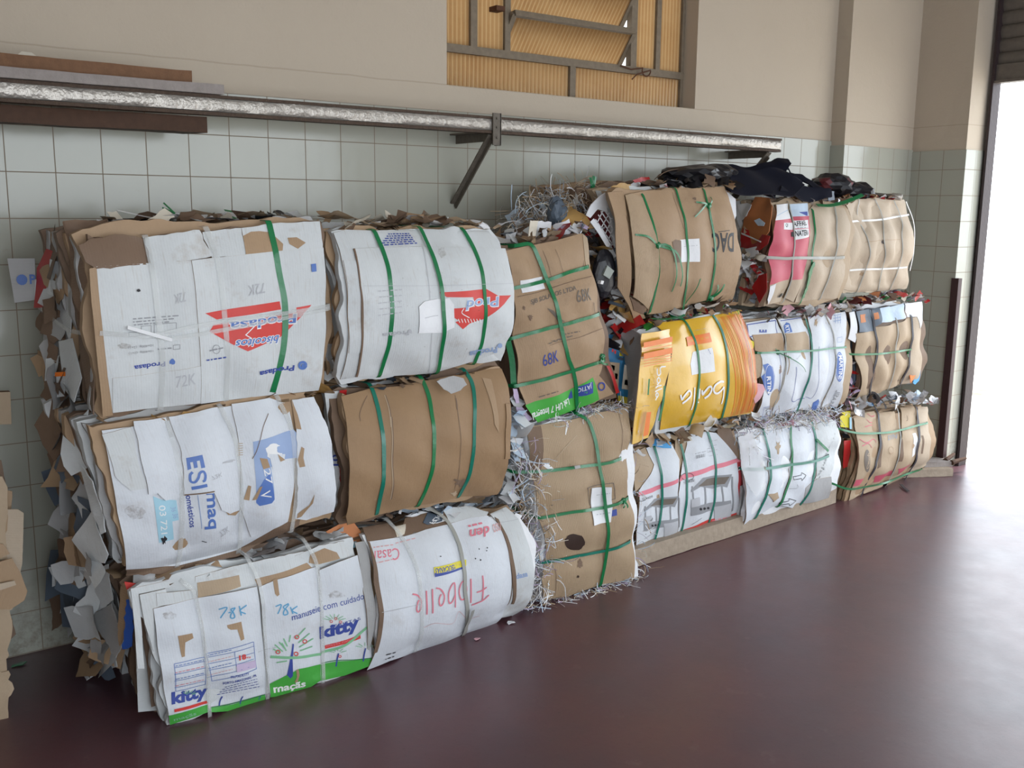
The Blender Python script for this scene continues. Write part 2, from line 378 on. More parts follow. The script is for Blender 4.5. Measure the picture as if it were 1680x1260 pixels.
class Sheet:
    """a card or paper sheet lying on the bulged face, with its print"""
    def __init__(s, bale, name, px, mat, lift=.004, thick=.0035, label=None, edge=None, curl=0.0, isuv=False, wob=.0):
        s.b = bale; s.name = name; s.lift = lift; s.label = label; s.mats = [mat]; s.mb = MB(); s.uvs = []; s.curl = curl; s.k = 0
        e = edge or ('kraft' if 'card' in mat else mat)
        P = np.array(px, float) if isuv else bale.uv(px)
        if wob:   # uneven torn outline
            out = []
            for i in range(len(P)):
                a, b2 = P[i], P[(i+1) % len(P)]; L = np.linalg.norm((b2-a)*[bale.W, bale.H]); n = max(1, int(L/.016))
                d = np.array([b2[1]-a[1], a[0]-b2[0]]); d = d/(np.linalg.norm(d)+1e-9)
                for k in range(n): out.append(a+(b2-a)*k/n+(d*bale.rng.uniform(-wob, wob)/bale.W if k else 0))
            P = np.array(out)
        s.c = P.mean(0); s.P = P
        V, F, bd = dice(P, [list(range(len(P)))], 1/48., 1/36.)
        top = s.at(V); n = len(V); nb = sorted({i for e2 in bd for i in e2}); mp = {v: n+k for k, v in enumerate(nb)}
        low = top[nb]-bale.n*thick; F2 = [(b, a, mp[a], mp[b]) for a, b in bd]
        s.add(np.vstack([top, low]), F+F2, [s.slot(mat)]*len(F)+[s.slot(e)]*len(F2), np.vstack([V, V[nb]]))
    def at(s, V, extra=0.0):
        l = s.lift+extra
        if s.curl: l = l+s.curl*np.linalg.norm((V-s.c)*[s.b.W, s.b.H], axis=1)**2/.02
        return s.b.S(V[:, 0], V[:, 1], l)
    def slot(s, m):
        if m not in s.mats: s.mats.append(m)
        return s.mats.index(m)
    def add(s, V, F, mi, uv):
        s.mb.add(V, F, mi); s.uvs.append(np.asarray(uv)*[s.b.W, s.b.H])
    def put(s, V2, F, mat, du=1/48., dv=1/36.):
        s.k += 1; V, FF, _ = dice(np.asarray(V2), F, du, dv)
        if len(FF): s.add(s.at(V, .0009+.00018*min(s.k, 14)), FF, s.slot(mat), V)
        return s
    def poly(s, px, mat, isuv=False):
        P = np.array(px, float) if isuv else s.b.uv(px); return s.put(P, [list(range(len(P)))], mat)
    def blob(s, c, rx, ry, mat, rough=.25, n=18):
        a = np.linspace(0, 2*math.pi, n, endpoint=False); rough = min(rough, .22) if mat == 'smudge' else rough; r = 1+s.b.rng.uniform(-rough, rough, n)
        return s.poly([(c[0]+rx*r[i]*math.cos(a[i]), c[1]+ry*r[i]*math.sin(a[i])) for i in range(n)], mat)
    def text(s, t, o, x, up, mat, bold=.0, shear=.0):
        o, x, up = s.b.uv([o, x, up]); V, F = text2d(t, bold, shear)
        return s.put(o+V[:, :1]*(x-o)+V[:, 1:]*(up-o), F, mat)
    def stroke(s, px, w, mat, n=None):
        """a pen stroke of width w metres along a path"""
        q = s.b.uv(px); sc = np.array([s.b.W, s.b.H]); q = catmull(q*sc, n or max(4, 4*len(px)))
        T = np.gradient(q, axis=0); T /= np.linalg.norm(T, axis=1)[:, None]+1e-9; X = np.stack([-T[:, 1], T[:, 0]], 1)
        A = (q+X*w/2)/sc; B = (q-X*w/2)/sc; m = len(q); V = np.vstack([A, B])
        F = [(i, m+i, m+i+1, i+1) for i in range(m-1)]
        s.k += 1; s.add(s.at(V, .0009+.00018*min(s.k, 14)), F, s.slot(mat), V); return s
    def dashes(s, a, b, mat, n=8, w=.003, seed=0):
        """a line of print too small to read"""
        r = random.Random(seed+int(a[0]*7+a[1])); x = 0.0; a = np.array(a, float); b = np.array(b, float)
        while x < .97:
            l = r.uniform(.4, 1.3)/n; s.stroke([a+(b-a)*x, a+(b-a)*min(1, x+l)], w, mat, 3); x += l+.35/n
        return s
    def frame(s, px, w, mat):
        px = list(px)
        for i in range(len(px)): s.stroke([px[i], px[(i+1) % len(px)]], w, mat, 8)
        return s
    def ring(s, c, rx, ry, w, mat, a0=0, a1=2*math.pi):
        return s.stroke([(c[0]+rx*math.cos(a), c[1]+ry*math.sin(a)) for a in np.linspace(a0, a1, 16)], w, mat, 28)
    def done(s):
        o = s.mb.build(s.name, s.mats, s.b.root, smooth=True, uv=np.vstack(s.uvs))
        if s.label: o['label'] = s.label
        return o

def free_sheet(name, pts, mat, parent=None, thick=.004, curl=.0, seed=0, wob=.0, label=None, edge=None, marks=()):
    """a loose card or paper piece; pts are (pixel x, pixel y, distance row Y) of its corners"""
    rg = np.random.RandomState(seed+int(pts[0][0]*3+pts[0][1]))
    P = np.array([on_y(*p) for p in pts]); c = P.mean(0)
    u_, s_, vt = np.linalg.svd(P-c); ex, ey = vt[0], vt[1]; nz = np.cross(ex, ey)
    if nz@(CAM-c) < 0: ey = -ey; nz = -nz
    Q = np.stack([(P-c)@ex, (P-c)@ey], 1); H = (P-c)@nz
    if wob:
        o2 = []; h2 = []
        for i in range(len(Q)):
            a, b = Q[i], Q[(i+1) % len(Q)]; n = max(1, int(np.linalg.norm(b-a)/.014)); d = np.array([b[1]-a[1], a[0]-b[0]])/(np.linalg.norm(b-a)+1e-9)
            for k in range(n): o2.append(a+(b-a)*k/n+(d*rg.uniform(-wob, wob) if k else 0)); h2.append(H[i]+(H[(i+1) % len(Q)]-H[i])*k/n)
        Q = np.array(o2); H = np.array(h2)
    V, F, bd = dice(Q, [list(range(len(Q)))], .02, .02)
    ph = rg.rand(4)*6.3; fr = rg.uniform(8, 30, (4, 2))
    d = ((V[:, None, :]-Q[None])**2).sum(-1)+1e-6; w = 1/d**1.5; hh = (w*H).sum(1)/w.sum(1)
    hh = hh+sum(curl*.35*np.sin(fr[k, 0]*V[:, 0]+fr[k, 1]*V[:, 1]+ph[k]) for k in range(4))+curl*1.5*(V**2).sum(1)/.01*.1
    top = c+V[:, :1]*ex+V[:, 1:]*ey+hh[:, None]*nz; n = len(V)
    low = top-nz*thick
    Fl = [[n+i for i in f[::-1]] for f in F]; Fs = [(b, a, n+a, n+b) for a, b in bd]
    e = edge or mat; mats = [mat] if e == mat else [mat, e]
    MI = [0]*len(F)+[0]*len(Fl)+[len(mats)-1]*len(Fs)
    uv = np.vstack([V, V]); o = mesh(name, np.vstack([top, low]), F+Fl+Fs, mats, MI, parent, uv, True, loc=None if parent is not None else c-nz*thick)
    if label: o['label'] = label
    return o
def scraps(name, line, n, size, mats, parent, seed=1, spread=(.03, .06, .02), flat=.5, curl=1.0, kind='stuff', loc=None, aspect=(.35, 1.0), weights=None, axis=None):
    """torn bits of card, paper and film strewn along a line of places"""
    rg = np.random.RandomState(seed); L = np.array(line, float); mb = MB()
    seg = np.r_[0, np.cumsum(np.linalg.norm(np.diff(L, axis=0), axis=1))] if len(L) > 1 else np.array([0, 1.])
    if weights is None: weights = [1]*len(mats)
    wt = np.array(weights, float)/sum(weights)
    for k in range(n):
        x = rg.rand()*seg[-1]; i = min(max(np.searchsorted(seg, x, 'right')-1, 0), max(len(L)-2, 0))
        p = L[i]+(L[min(i+1, len(L)-1)]-L[i])*((x-seg[i])/max(seg[i+1]-seg[i], 1e-9)) if len(L) > 1 else L[0]
        p = p+np.array(spread)*rg.uniform(-1, 1, 3)
        a = rg.rand()*6.28; ti = rg.normal(0, flat); e1 = np.array([math.cos(a), math.sin(a), rg.normal(0, flat)]); e1 /= np.linalg.norm(e1)
        e2 = np.cross(np.array([rg.normal(0, flat), rg.normal(0, flat), 1.]), e1); e2 /= np.linalg.norm(e2); e3 = np.cross(e1, e2)
        if axis is not None:
            e3 = np.array(axis, float)+rg.normal(0, flat*.5, 3); e3 /= np.linalg.norm(e3); e1 = np.cross(e3, rg.normal(0, 1, 3)); e1 /= np.linalg.norm(e1); e2 = np.cross(e3, e1)
        sx = rg.uniform(*size); sy = sx*rg.uniform(*aspect); cu = rg.normal(0, 1)*curl; tw = rg.normal(0, .5)*curl
        V = []
        for ix in range(5):
            for iy in range(3):
                u = ix/2.-1; v = iy-1.
                jx, jy = rg.uniform(-.14, .14, 2)
                V.append(p+e1*sx*.5*(u+jx)+e2*sy*.5*(v+jy*1.3)+e3*sx*(.16*cu*(u*u-.3)+.12*tw*u*v+rg.uniform(-.03, .03)))
        V = np.array(V); Z = V[:, 2].min()
        if Z < .003: V[:, 2] += .003-Z
        F = [(ix*3+iy, ix*3+iy+3, ix*3+iy+4, ix*3+iy+1) for ix in range(4) for iy in range(2)]
        th = e3*.0012; mb.add(np.vstack([V, V-th]), F+[[15+q for q in f[::-1]] for f in F], int(rg.choice(len(mats), p=wt)))
    o = mb.build(name, list(mats), parent, smooth=True, loc=loc)
    return tag(o, kind=kind)
def shreds(name, line, n, length, mats, parent, seed=1, spread=(.03, .05, .03), up=.3, loc=None, width=(.002, .0042), droop=.6, out=(0, -1, 0)):
    """curly strips from a paper shredder"""
    rg = np.random.RandomState(seed); L = np.array(line, float); mb = MB(); seg = np.r_[0, np.cumsum(np.linalg.norm(np.diff(L, axis=0), axis=1))]
    for k in range(n):
        x = rg.rand()*seg[-1]; i = min(max(np.searchsorted(seg, x, 'right')-1, 0), len(L)-2)
        p = L[i]+(L[i+1]-L[i])*((x-seg[i])/max(seg[i+1]-seg[i], 1e-9))+np.array(spread)*rg.uniform(-1, 1, 3)
        d = rg.normal(0, 1, 3)+np.array(out)*.7; d[2] += up; d /= np.linalg.norm(d); l = rg.uniform(*length); m = 7; pts = [p]
        c = rg.normal(0, .35, 3)
        for q in range(m-1):
            d = d+c*.5+np.array([0, 0, -droop/m])+rg.normal(0, .12, 3); d /= np.linalg.norm(d); pts.append(pts[-1]+d*l/m)
        pts = np.array(pts); pts[:, 2] = np.maximum(pts[:, 2], .004)
        nn = np.cross(d, rg.normal(0, 1, 3)); nn /= np.linalg.norm(nn)+1e-9
        ribbon(mb, pts, nn, rg.uniform(*width), .0004, int(rg.randint(len(mats))))
    o = mb.build(name, list(mats), parent, smooth=True, loc=loc)
    return tag(o, kind='stuff')
# ------------------------------------------------------------------ the room
TZ = 1.9526; XR = 5.0; XO = 5.25; DH = 3.05
def wall_mats():
    m, nt, b = nodes_of('wall_tile')
    tc = N(nt, 'ShaderNodeTexCoord'); ob = tc.outputs['Object']; sp = N(nt, 'ShaderNodeSeparateXYZ'); nt.links.new(ob, sp.inputs[0])
    ge = N(nt, 'ShaderNodeNewGeometry'); sn = N(nt, 'ShaderNodeSeparateXYZ'); nt.links.new(ge.outputs['True Normal'], sn.inputs[0])
    side = M2(nt, 'GREATER_THAN', M2(nt, 'ABSOLUTE', sn.outputs[0]), .5)
    h = nt.nodes.new('ShaderNodeMix'); nt.links.new(side, h.inputs[0]); nt.links.new(sp.outputs[0], h.inputs[2])
    nt.links.new(M2(nt, 'ADD', sp.outputs[1], .008), h.inputs[3])
    def edge(v, offs):
        f = M2(nt, 'FRACT', M2(nt, 'DIVIDE', M2(nt, 'ADD', v, offs), .15))
        return M2(nt, 'ABSOLUTE', M2(nt, 'SUBTRACT', f, .5))
    e = M2(nt, 'MAXIMUM', edge(h.outputs[0], 15.0), edge(sp.outputs[2], 15-.0026+.15))
    gro = ramp(nt, e, .485, .493)
    n = noise(nt, ob, 2.2, 5, .6); n2 = noise(nt, ob, 26, 5, .65)
    c = mixc(nt, (0.40, 0.397, 0.34), (0.35, 0.355, 0.30), n)
    c = mixc(nt, c, (0.30, .25, .18), M2(nt, 'MULTIPLY', ramp(nt, n2, .66, .85), .35))
    # old splashes and grime near the floor
    low = M2(nt, 'MULTIPLY', ramp(nt, sp.outputs[2], .30, .05), ramp(nt, noise(nt, ob, 30, 6, .7), .45, .75))
    c = mixc(nt, c, (0.20, .17, .13), low)
    c = mixc(nt, c, (0.20, .155, .11), gro)
    nt.links.new(c, b.inputs['Base Color'])
    r = nt.nodes.new('ShaderNodeMapRange'); nt.links.new(gro, r.inputs[0]); r.inputs[3].default_value = .16; r.inputs[4].default_value = .8
    nt.links.new(r.outputs[0], b.inputs['Roughness']); b.inputs['Specular IOR Level'].default_value = .5
    nb = bump(nt, ramp(nt, e, .462, .497), -1.0, .004)
    nt.links.new(bump(nt, noise(nt, ob, 7, 2), .08, .02, nb), b.inputs['Normal'])
    m, nt, b = nodes_of('plaster')
    tc = N(nt, 'ShaderNodeTexCoord'); ob = tc.outputs['Object']; sp = N(nt, 'ShaderNodeSeparateXYZ'); nt.links.new(ob, sp.inputs[0])
    n = noise(nt, ob, 1.1, 6, .6); n2 = noise(nt, ob, 9, 7, .7)
    c = mixc(nt, (0.52, 0.445, 0.355), (0.455, 0.385, 0.305), n)
    c = mixc(nt, c, (0.36, .27, .17), M2(nt, 'MULTIPLY', ramp(nt, n2, .62, .85), .30))
    wob = M2(nt, 'MULTIPLY', M2(nt, 'SUBTRACT', noise(nt, ob, 6, 3), .5), .012)
    seam = ramp(nt, M2(nt, 'ABSOLUTE', M2(nt, 'SUBTRACT', M2(nt, 'ADD', sp.outputs[2], wob), 2.058)), .004, .001)
    c = mixc(nt, c, (0.34, .27, .20), M2(nt, 'MULTIPLY', seam, .55))
    nt.links.new(c, b.inputs['Base Color']); b.inputs['Roughness'].default_value = .75; b.inputs['Specular IOR Level'].default_value = .25
    nb = bump(nt, noise(nt, ob, 90, 4, .7), .22, .006)
    nt.links.new(bump(nt, noise(nt, ob, 5, 4), .25, .03, nb), b.inputs['Normal'])
    m, nt, b = nodes_of('floor_paint')
    tc = N(nt, 'ShaderNodeTexCoord'); ob = tc.outputs['Object']
    n = noise(nt, ob, 1.3, 7, .62); n2 = noise(nt, ob, 7, 7, .7); n3 = noise(nt, ob, 80, 3)
    c = mixc(nt, (0.125, 0.042, 0.048), (0.085, 0.043, 0.057), ramp(nt, n, .35, .65))
    c = mixc(nt, c, (0.24, .17, .17), M2(nt, 'MULTIPLY', ramp(nt, n2, .60, .82), .5))
    c = mixc(nt, c, (0.04, .022, .022), M2(nt, 'MULTIPLY', ramp(nt, n3, .62, .75), .5))
    nt.links.new(c, b.inputs['Base Color'])
    r = nt.nodes.new('ShaderNodeMapRange'); nt.links.new(n2, r.inputs[0]); r.inputs[3].default_value = .26; r.inputs[4].default_value = .52
    nt.links.new(r.outputs[0], b.inputs['Roughness']); b.inputs['Specular IOR Level'].default_value = .5; b.inputs['Coat Weight'].default_value = .45; b.inputs['Coat Roughness'].default_value = .32
    nt.links.new(bump(nt, n2, .12, .01), b.inputs['Normal'])
    m, nt, b = nodes_of('outside_ground')
    tc = N(nt, 'ShaderNodeTexCoord'); ob = tc.outputs['Object']
    nt.links.new(mixc(nt, (0.62, .58, .52), (0.20, .15, .11), ramp(nt, noise(nt, ob, 1.6, 6, .65), .50, .68)), b.inputs['Base Color']); b.inputs['Roughness'].default_value = .9
    # ribbed amber glass: lets daylight through, scattered
    m, nt, b = nodes_of('amber_glass')
    tc = N(nt, 'ShaderNodeTexCoord'); ob = tc.outputs['Object']; sp = N(nt, 'ShaderNodeSeparateXYZ'); nt.links.new(ob, sp.inputs[0])
    wv = M2(nt, 'SINE', M2(nt, 'MULTIPLY', sp.outputs[0], 2*math.pi/.022))
    tr = N(nt, 'ShaderNodeBsdfTranslucent'); gl = N(nt, 'ShaderNodeBsdfGlossy'); gl.inputs['Roughness'].default_value = .12
    n = noise(nt, ob, 5, 6, .7)
    c = mixc(nt, (0.49, .365, .235), (0.43, .30, .18), ramp(nt, n, .4, .75))
    c = mixc(nt, c, (0.58, .48, .34), M2(nt, 'MULTIPLY', ramp(nt, wv, .2, 1), .8))
    nt.links.new(c, tr.inputs['Color']); gl.inputs['Color'].default_value = (.9, .85, .75, 1)
    nb = bump(nt, wv, .8, .004); nt.links.new(nb, gl.inputs['Normal'])
    fr = N(nt, 'ShaderNodeFresnel'); fr.inputs['IOR'].default_value = 1.45; mx = N(nt, 'ShaderNodeMixShader')
    nt.links.new(fr.outputs[0], mx.inputs[0]); nt.links.new(tr.outputs[0], mx.inputs[1]); nt.links.new(gl.outputs[0], mx.inputs[2])
    nt.links.new(mx.outputs[0], nt.nodes['Material Output'].inputs['Surface'])
wall_mats()
plain('frame_paint', (0.24, 0.19, 0.135), .6, .3, bumpy=.3, vary=.5); plain('rust', (0.13, .06, .035), .8, .2, bumpy=.5, vary=.5)
plain('dark_steel', (0.045, 0.028, 0.03), .55, .4, bumpy=.2, vary=.4); plain('shutter_steel', (0.17, 0.145, 0.12), .5, .4, bumpy=.2, vary=.5)
plain('galvanized', (0.52, 0.48, 0.43), .34, .6, bumpy=.55, vary=.45, metal=.55, bscale=60); plain('bracket_steel', (0.17, 0.145, 0.115), .6, .4, bumpy=.4, vary=.6, bscale=60)
plain('rusty_edge', (0.10, .065, .045), .7, .3, bumpy=.6, vary=.6, bscale=70)
plain('wood_dark', (0.085, .042, .024), .7, .3, bumpy=.4, vary=.5); plain('wood_brown', (0.22, .11, .055), .7, .3, bumpy=.4, vary=.5)
plain('wood_grey', (0.34, .30, .28), .75, .25, bumpy=.4, vary=.4); plain('wood_pale', (0.42, .34, .26), .75, .25, bumpy=.4, vary=.45)
plain('ceiling_paint', (0.46, .44, .41), .8); plain('dark_post', (0.055, 0.022, 0.025), .5, .4, vary=.4)

def struct(o): o['kind'] = 'structure'; return o
def grid_wall(name, rects, mat, mats):
    mb = MB()
    for r, mi in rects: mb.box(r[0], r[1], mi)
    return struct(mb.build(name, mats))
# window hole: x 1.70..3.19, z 2.058..3.3 ; the wall is 0.25 thick
WX0, WX1, WZ0, WZ1, WD = 1.70, 3.19, 2.058, 3.30, .105
PX = 4.32; PY = -.095
grid_wall('wall_back', [
    (((-3.2, 0, -.1), (WX0, .25, 3.9)), 0), (((WX1, 0, -.1), (XO, .25, 3.9)), 0),
    (((WX0, 0, -.1), (WX1, .25, WZ0)), 0), (((WX0, 0, WZ1), (WX1, .25, 3.9)), 0),
    (((-3.2, -.008, 0), (PX, .0, TZ)), 1),
    (((PX, PY, 0), (XR+.1, 0, 3.9)), 0), (((PX-.008, PY-.008, 0), (XR, -.0001, 1.925)), 1)], None, ['plaster', 'wall_tile'])
grid_wall('wall_right', [
    (((XR, -.44, -.1), (XO, .25, 3.9)), 0), (((XR, -3.95, DH), (XO, -.44, 3.9)), 0), (((XR, -7.2, -.1), (XO, -3.95, 3.9)), 0),
    (((XR-.008, -.448, 0), (XR, PY-.008, 1.915)), 1), (((XR, -.448, 0), (XO-.03, -.44, 1.915)), 1)], None, ['plaster', 'wall_tile'])
grid_wall('wall_left', [(((-3.4, -7.2, -.1), (-3.2, .25, 3.9)), 0)], None, ['ceiling_paint'])
grid_wall('wall_front', [(((-3.4, -7.2, -.1), (-2, -7.0, 3.9)), 0), (((4.8, -7.2, -.1), (XO, -7.0, 3.9)), 0), (((-2, -7.2, 3.1), (4.8, -7.0, 3.9)), 0)], None, ['plaster'])  # unseen wall; its gap is added, width set for the light let in
grid_wall('ceiling', [(((-3.4, -7.2, 3.9), (XO, .25, 4.05)), 0)], None, ['ceiling_paint'])
grid_wall('floor', [(((-3.4, -7.2, -.12), (XO, .25, 0)), 0)], None, ['floor_paint'])
def ground():
    rg = np.random.RandomState(4); xs = np.linspace(XO, 26, 60); ys = np.linspace(-16, 12, 60); V = []; F = []
    for x in xs:
        for y in ys: V.append((x, y, -.03+(rg.uniform(-.012, .012) if x > XO else 0)))
    for i in range(59):
        for j in range(59): F.append((i*60+j, (i+1)*60+j, (i+1)*60+j+1, i*60+j+1))
    struct(mesh('ground', V, F, 'outside_ground'))
ground()
mb = MB(); mb.box((XR-.010, -.475, 0), (XR+.02, -.449, 1.17)); mb.box((XR-.018, -.475, 0), (XR-.009, -.43, 1.17))
struct(mb.build('trim_1', ['dark_post']))

# roller door: guide channel, curtain of slats, bottom bar
dr = bpy.data.objects.new('door_1', None); COL.objects.link(dr); dr.location = (5.2, -2.2, 0); struct(dr)
mb = MB(); mb.box((5.19, -.478, 0), (5.25, -.449, DH)); mb.box((5.165, -.478, 0), (5.19, -.462, DH)); mb.build('guide_channel', 'dark_steel', dr)
mb = MB(); mb.box((5.19, -3.94, 0), (5.25, -3.91, DH)); mb.build('guide_channel', 'dark_steel', dr)
prof = []; z = 2.40
while z < DH+.05:
    for k in range(6):
        a = k/6*math.pi; prof.append((5.207-.012*math.sin(a), z+.076*k/6))
    z += .076; prof.append((5.214, z-.004))
V = []; F = []
for y in (-.47, -3.92):
    for x, zz in prof: V.append((x, y, zz))
    for x, zz in prof: V.append((x+.003, y, zz))
n = len(prof)
for i in range(n-1): F += [(i, i+1, 2*n+i+1, 2*n+i), (n+i+1, n+i, 3*n+i, 3*n+i+1)]
mesh('slat_curtain', V, F, 'shutter_steel', None, dr)
mb = MB(); mb.box((5.185, -3.92, 2.305), (5.228, -.47, 2.402)); mb.box((5.17, -3.92, 2.298), (5.235, -.47, 2.312)); mb.build('bottom_bar', 'shutter_steel', dr)

# window: steel frame, ribbed amber panes, two tilting sashes; behind the glass a pole
wn = bpy.data.objects.new('window_1', None); COL.objects.link(wn); wn.location = (2.45, WD, WZ0); struct(wn)
def wp(x, y, dy=0): return on_y(x, y, WD+dy)
def X_(px, py=80): return wp(px, py)[0]
tz = wp(935, 102)[2]-.004
mb = MB(); t = .034
def vbar(px, z0, z1, w=t): x = X_(px); mb.box((x-w/2, WD-.018, z0), (x+w/2, WD+.018, z1))
mb.box((WX0, WD-.02, tz-.017), (WX1, WD+.02, tz+.017)); mb.box((WX0, WD-.018, WZ0), (WX1, WD+.018, WZ0+.012))
mb.box((WX1-.02, WD-.018, WZ0), (WX1, WD+.018, WZ1)); mb.box((WX0, WD-.018, WZ0), (WX0+.015, WD+.018, WZ1)); mb.box((WX0, WD-.018, WZ1-.02), (WX1, WD+.018, WZ1))
vbar(937, WZ0, tz); vbar(774, tz, WZ1); vbar(829, tz, WZ1, .03); vbar(1036, tz, WZ1, .038); vbar(1076, tz, WZ1, .03)
mb.build('window_frame', 'frame_paint', wn)
x1, x2, x3, x4, xm = X_(774), X_(829), X_(1036), X_(1076), X_(937)
for a, b, z0, z1 in ((WX0+.015, xm-t/2, WZ0+.012, tz-.017), (xm+t/2, WX1-.02, WZ0+.012, tz-.017), (WX0+.015, x1-t/2, tz+.017, WZ1-.02),
                     (x1+t/2, x2-.015, tz+.017, WZ1-.02), (x3+.019, x4-.015, tz+.017, WZ1-.02), (x4+.015, WX1-.02, tz+.017, WZ1-.02)):
    mb = MB(); mb.box((a, WD-.003, z0), (b, WD+.003, z1)); mb.build('pane', 'amber_glass', wn)
zs = wp(830, 88, .075)[2]; hs = wp(845, 22, -.04)[2]-zs
for k in range(5):
    s0 = zs+k*(hs+.02); s1 = s0+hs
    yb, yt = WD+.075, WD-.04       # tilted about the middle: foot outwards, head inwards
    sh = bpy.data.objects.new('tilting_sash', None); COL.objects.link(sh); sh.parent = wn; a, b = x2+.018, x3-.022
    sh.location = np.array([(a+b)/2, WD, s0])-origin_of(wn)
    P = lambda x, q: np.array([x, yb+(yt-yb)*q, s0+(s1-s0)*q])
    mb = MB(); w = .026
    for p, q in ((P(a, 0), P(b, 0)), (P(a, 1), P(b, 1)), (P(a, 0), P(a, 1)), (P(b, 0), P(b, 1))): mb.bar(p, q, w, .02, (0, -1, .25))
    mb.build('sash_frame', 'frame_paint', sh)
    mb = MB(); mb.bar(P((a+b)/2, .03), P((a+b)/2, .97), b-a-.02, .004, (0, -1, -.3)); mb.build('pane', 'amber_glass', sh)
mb = MB(); c = wp(1056, 118, -.04); pts = [c+np.array([.022*math.cos(q), -.004*q, .022*math.sin(q)]) for q in np.linspace(0, 6.6, 24)]
pts = [wp(1018, 108, -.03), wp(1036, 114, -.035)]+pts[8:]+[wp(1045, 122, -.05), wp(1037, 130, -.05)]
mb.tube(pts, .0035, 6); mb.build('hook_wire', 'rust', wn)
mb = MB(); c = wp(815, 15, -.03); mb.box(c-[.022, .03, .01], c+[.022, .03, .01]); mb.build('catch', 'rust', wn)
mb = MB(); x = X_(802); mb.tube([(x-.01, WD+.30, 1.9), (x+.02, WD+.26, 3.4)], .028, 12)
tag(mb.build('pole', 'dark_steel', None, loc=(x, WD+.28, 1.9), smooth=True), 'dark pole standing outside, close behind the amber window glass', 'pole')
# ------------------------------------------------------------------ long steel shelf rail on brackets, planks on it
RY = -.285; x0 = -1.3; x1 = on_y(1279, 245, RY)[0]; z0, z1 = 1.857, 1.902
rt = thing('shelf_rail', 'long rusty galvanized steel rail on brackets across the tiled wall', 'rail', ((x0+x1)/2, RY, 1.88))
mb = MB(); n = 90; prof = [(0, .0), (-.006, .004), (-.009, .018), (-.009, .034), (-.005, .045), (.012, .045), (.012, .0)]
V = []; F = []; rg = np.random.RandomState(3); m = len(prof)
for i in range(n+1):
    for a, b in prof: V.append((x0+(x1-x0)*i/n, RY+a+rg.uniform(-.0012, .0012), 1.857+b+rg.uniform(-.001, .001)))
for i in range(n):
    for k in range(m): F.append((i*m+k, i*m+(k+1)%m, (i+1)*m+(k+1)%m, (i+1)*m+k))
F += [tuple(range(m))[::-1], tuple(n*m+k for k in range(m))]
mesh('rail_face', V, F, 'galvanized', None, rt, loc=None)
mb = MB(); mb.box((x0, RY-.012, 1.902), (x1, RY+.02, 1.912)); mb.build('top_edge', 'rusty_edge', rt)
mb = MB(); mb.box((x0, RY-.010, 1.846), (x1, RY+.03, 1.857)); mb.build('bottom_edge', 'rusty_edge', rt)
for bx in (1.727, 3.437, -.75):
    br = bpy.data.objects.new('bracket', None); COL.objects.link(br); br.parent = rt; br.location = np.array([bx, -.15, 1.80])-origin_of(rt)
    if bx == 1.727:
        mb = MB(); mb.box((bx-.004, RY-.020, 1.80), (bx+.034, RY-.013, 1.925)); mb.box((bx+.03, RY-.02, 1.80), (bx+.036, RY+.02, 1.925))
        for q in (1.83, 1.87, 1.905): mb.tube([(bx+.015, RY-.024, q), (bx+.015, RY-.018, q)], .005, 8)
        mb.build('hanger_plate', 'bracket_steel', br)
    mb = MB(); mb.bar((bx+.015, -.008, 1.838), (bx+.015, RY+.012, 1.838), .006, .04); mb.bar((bx, -.008, 1.855), (bx, RY+.012, 1.855), .036, .006); mb.build('arm', 'bracket_steel', br)
    mb = MB(); mb.bar((bx+.006, -.008, 1.56), (bx+.006, RY+.012, 1.825), .006, .034, (0, -1, 0)); mb.bar((bx, -.012, 1.57), (bx, RY, 1.84), .034, .006, (0, -1, 0)); mb.build('brace', 'bracket_steel', br)
def plank(name, label, a, b, w, h, mat, seed, rough=.006, endcut=0, n=30, group='old planks kept on the wall rail'):
    """rough sawn board from a to b with uneven edges"""
    rg = np.random.RandomState(seed); a = np.array(a); b = np.array(b); t = (b-a)/np.linalg.norm(b-a); x = np.cross(t, (0, 0, 1)); x /= np.linalg.norm(x); z = np.cross(x, t)
    V = []; F = []; prof = [(-1, -1), (0, -1), (1, -1), (1, 0), (1, 1), (0, 1), (-1, 1), (-1, 0)]; m = 8
    ws = np.cumsum(rg.uniform(-1, 1, (n+1, 8)), 0); ws -= np.linspace(0, 1, n+1)[:, None]*ws[-1]; ws = ws/ (np.abs(ws).max()+1e-9)
    for i in range(n+1):
        q = a+(b-a)*i/n
        for k, (sx, sz) in enumerate(prof):
            e = rough*ws[i, k]+rg.uniform(-1, 1)*rough*.35
            V.append(q+x*sx*(w/2+e)+z*sz*(h/2+e*.5)+(t*endcut*sx if i == n else 0))
    for i in range(n):
        for k in range(m): F.append((i*m+k, i*m+(k+1)%m, (i+1)*m+(k+1)%m, (i+1)*m+k))
    F += [tuple(range(m))[::-1], tuple(n*m+k for k in range(m))]
    o = mesh(name, V, F, mat, None, None, None, True, loc=(a+b)/2); return tag(o, label, 'plank', group)
xa = on_y(355, 150, -.30)[0]; xb = on_y(312, 138, -.25)[0]; xc = on_y(318, 190, -.17)[0]
plank('plank', 'grey weathered plank lying directly on the steel wall rail', (-1.0, -.232, 1.9285), (xa, -.232, 1.9285), .17, .031, 'wood_grey', 2, .003, .02)
plank('plank', 'dark brown splintered plank on top of the grey plank on the rail', (-1.0, -.20, 1.966), (xb, -.20, 1.966), .14, .038, 'wood_brown', 5, .006, .0)
plank('timber', 'dark rounded timber tucked under the left end of the wall rail', (-1.0, -.175, 1.818), (xc, -.175, 1.818), .13, .052, 'wood_dark', 8, .007, .02)
free_p = free_sheet('paper_sheet', [(-10, 112, -.12), (20, 96, -.12), (36, 84, -.12), (52, 86, -.12), (72, 100, -.12), (80, 118, -.12)], 'paper_warm', None, .001, .004)
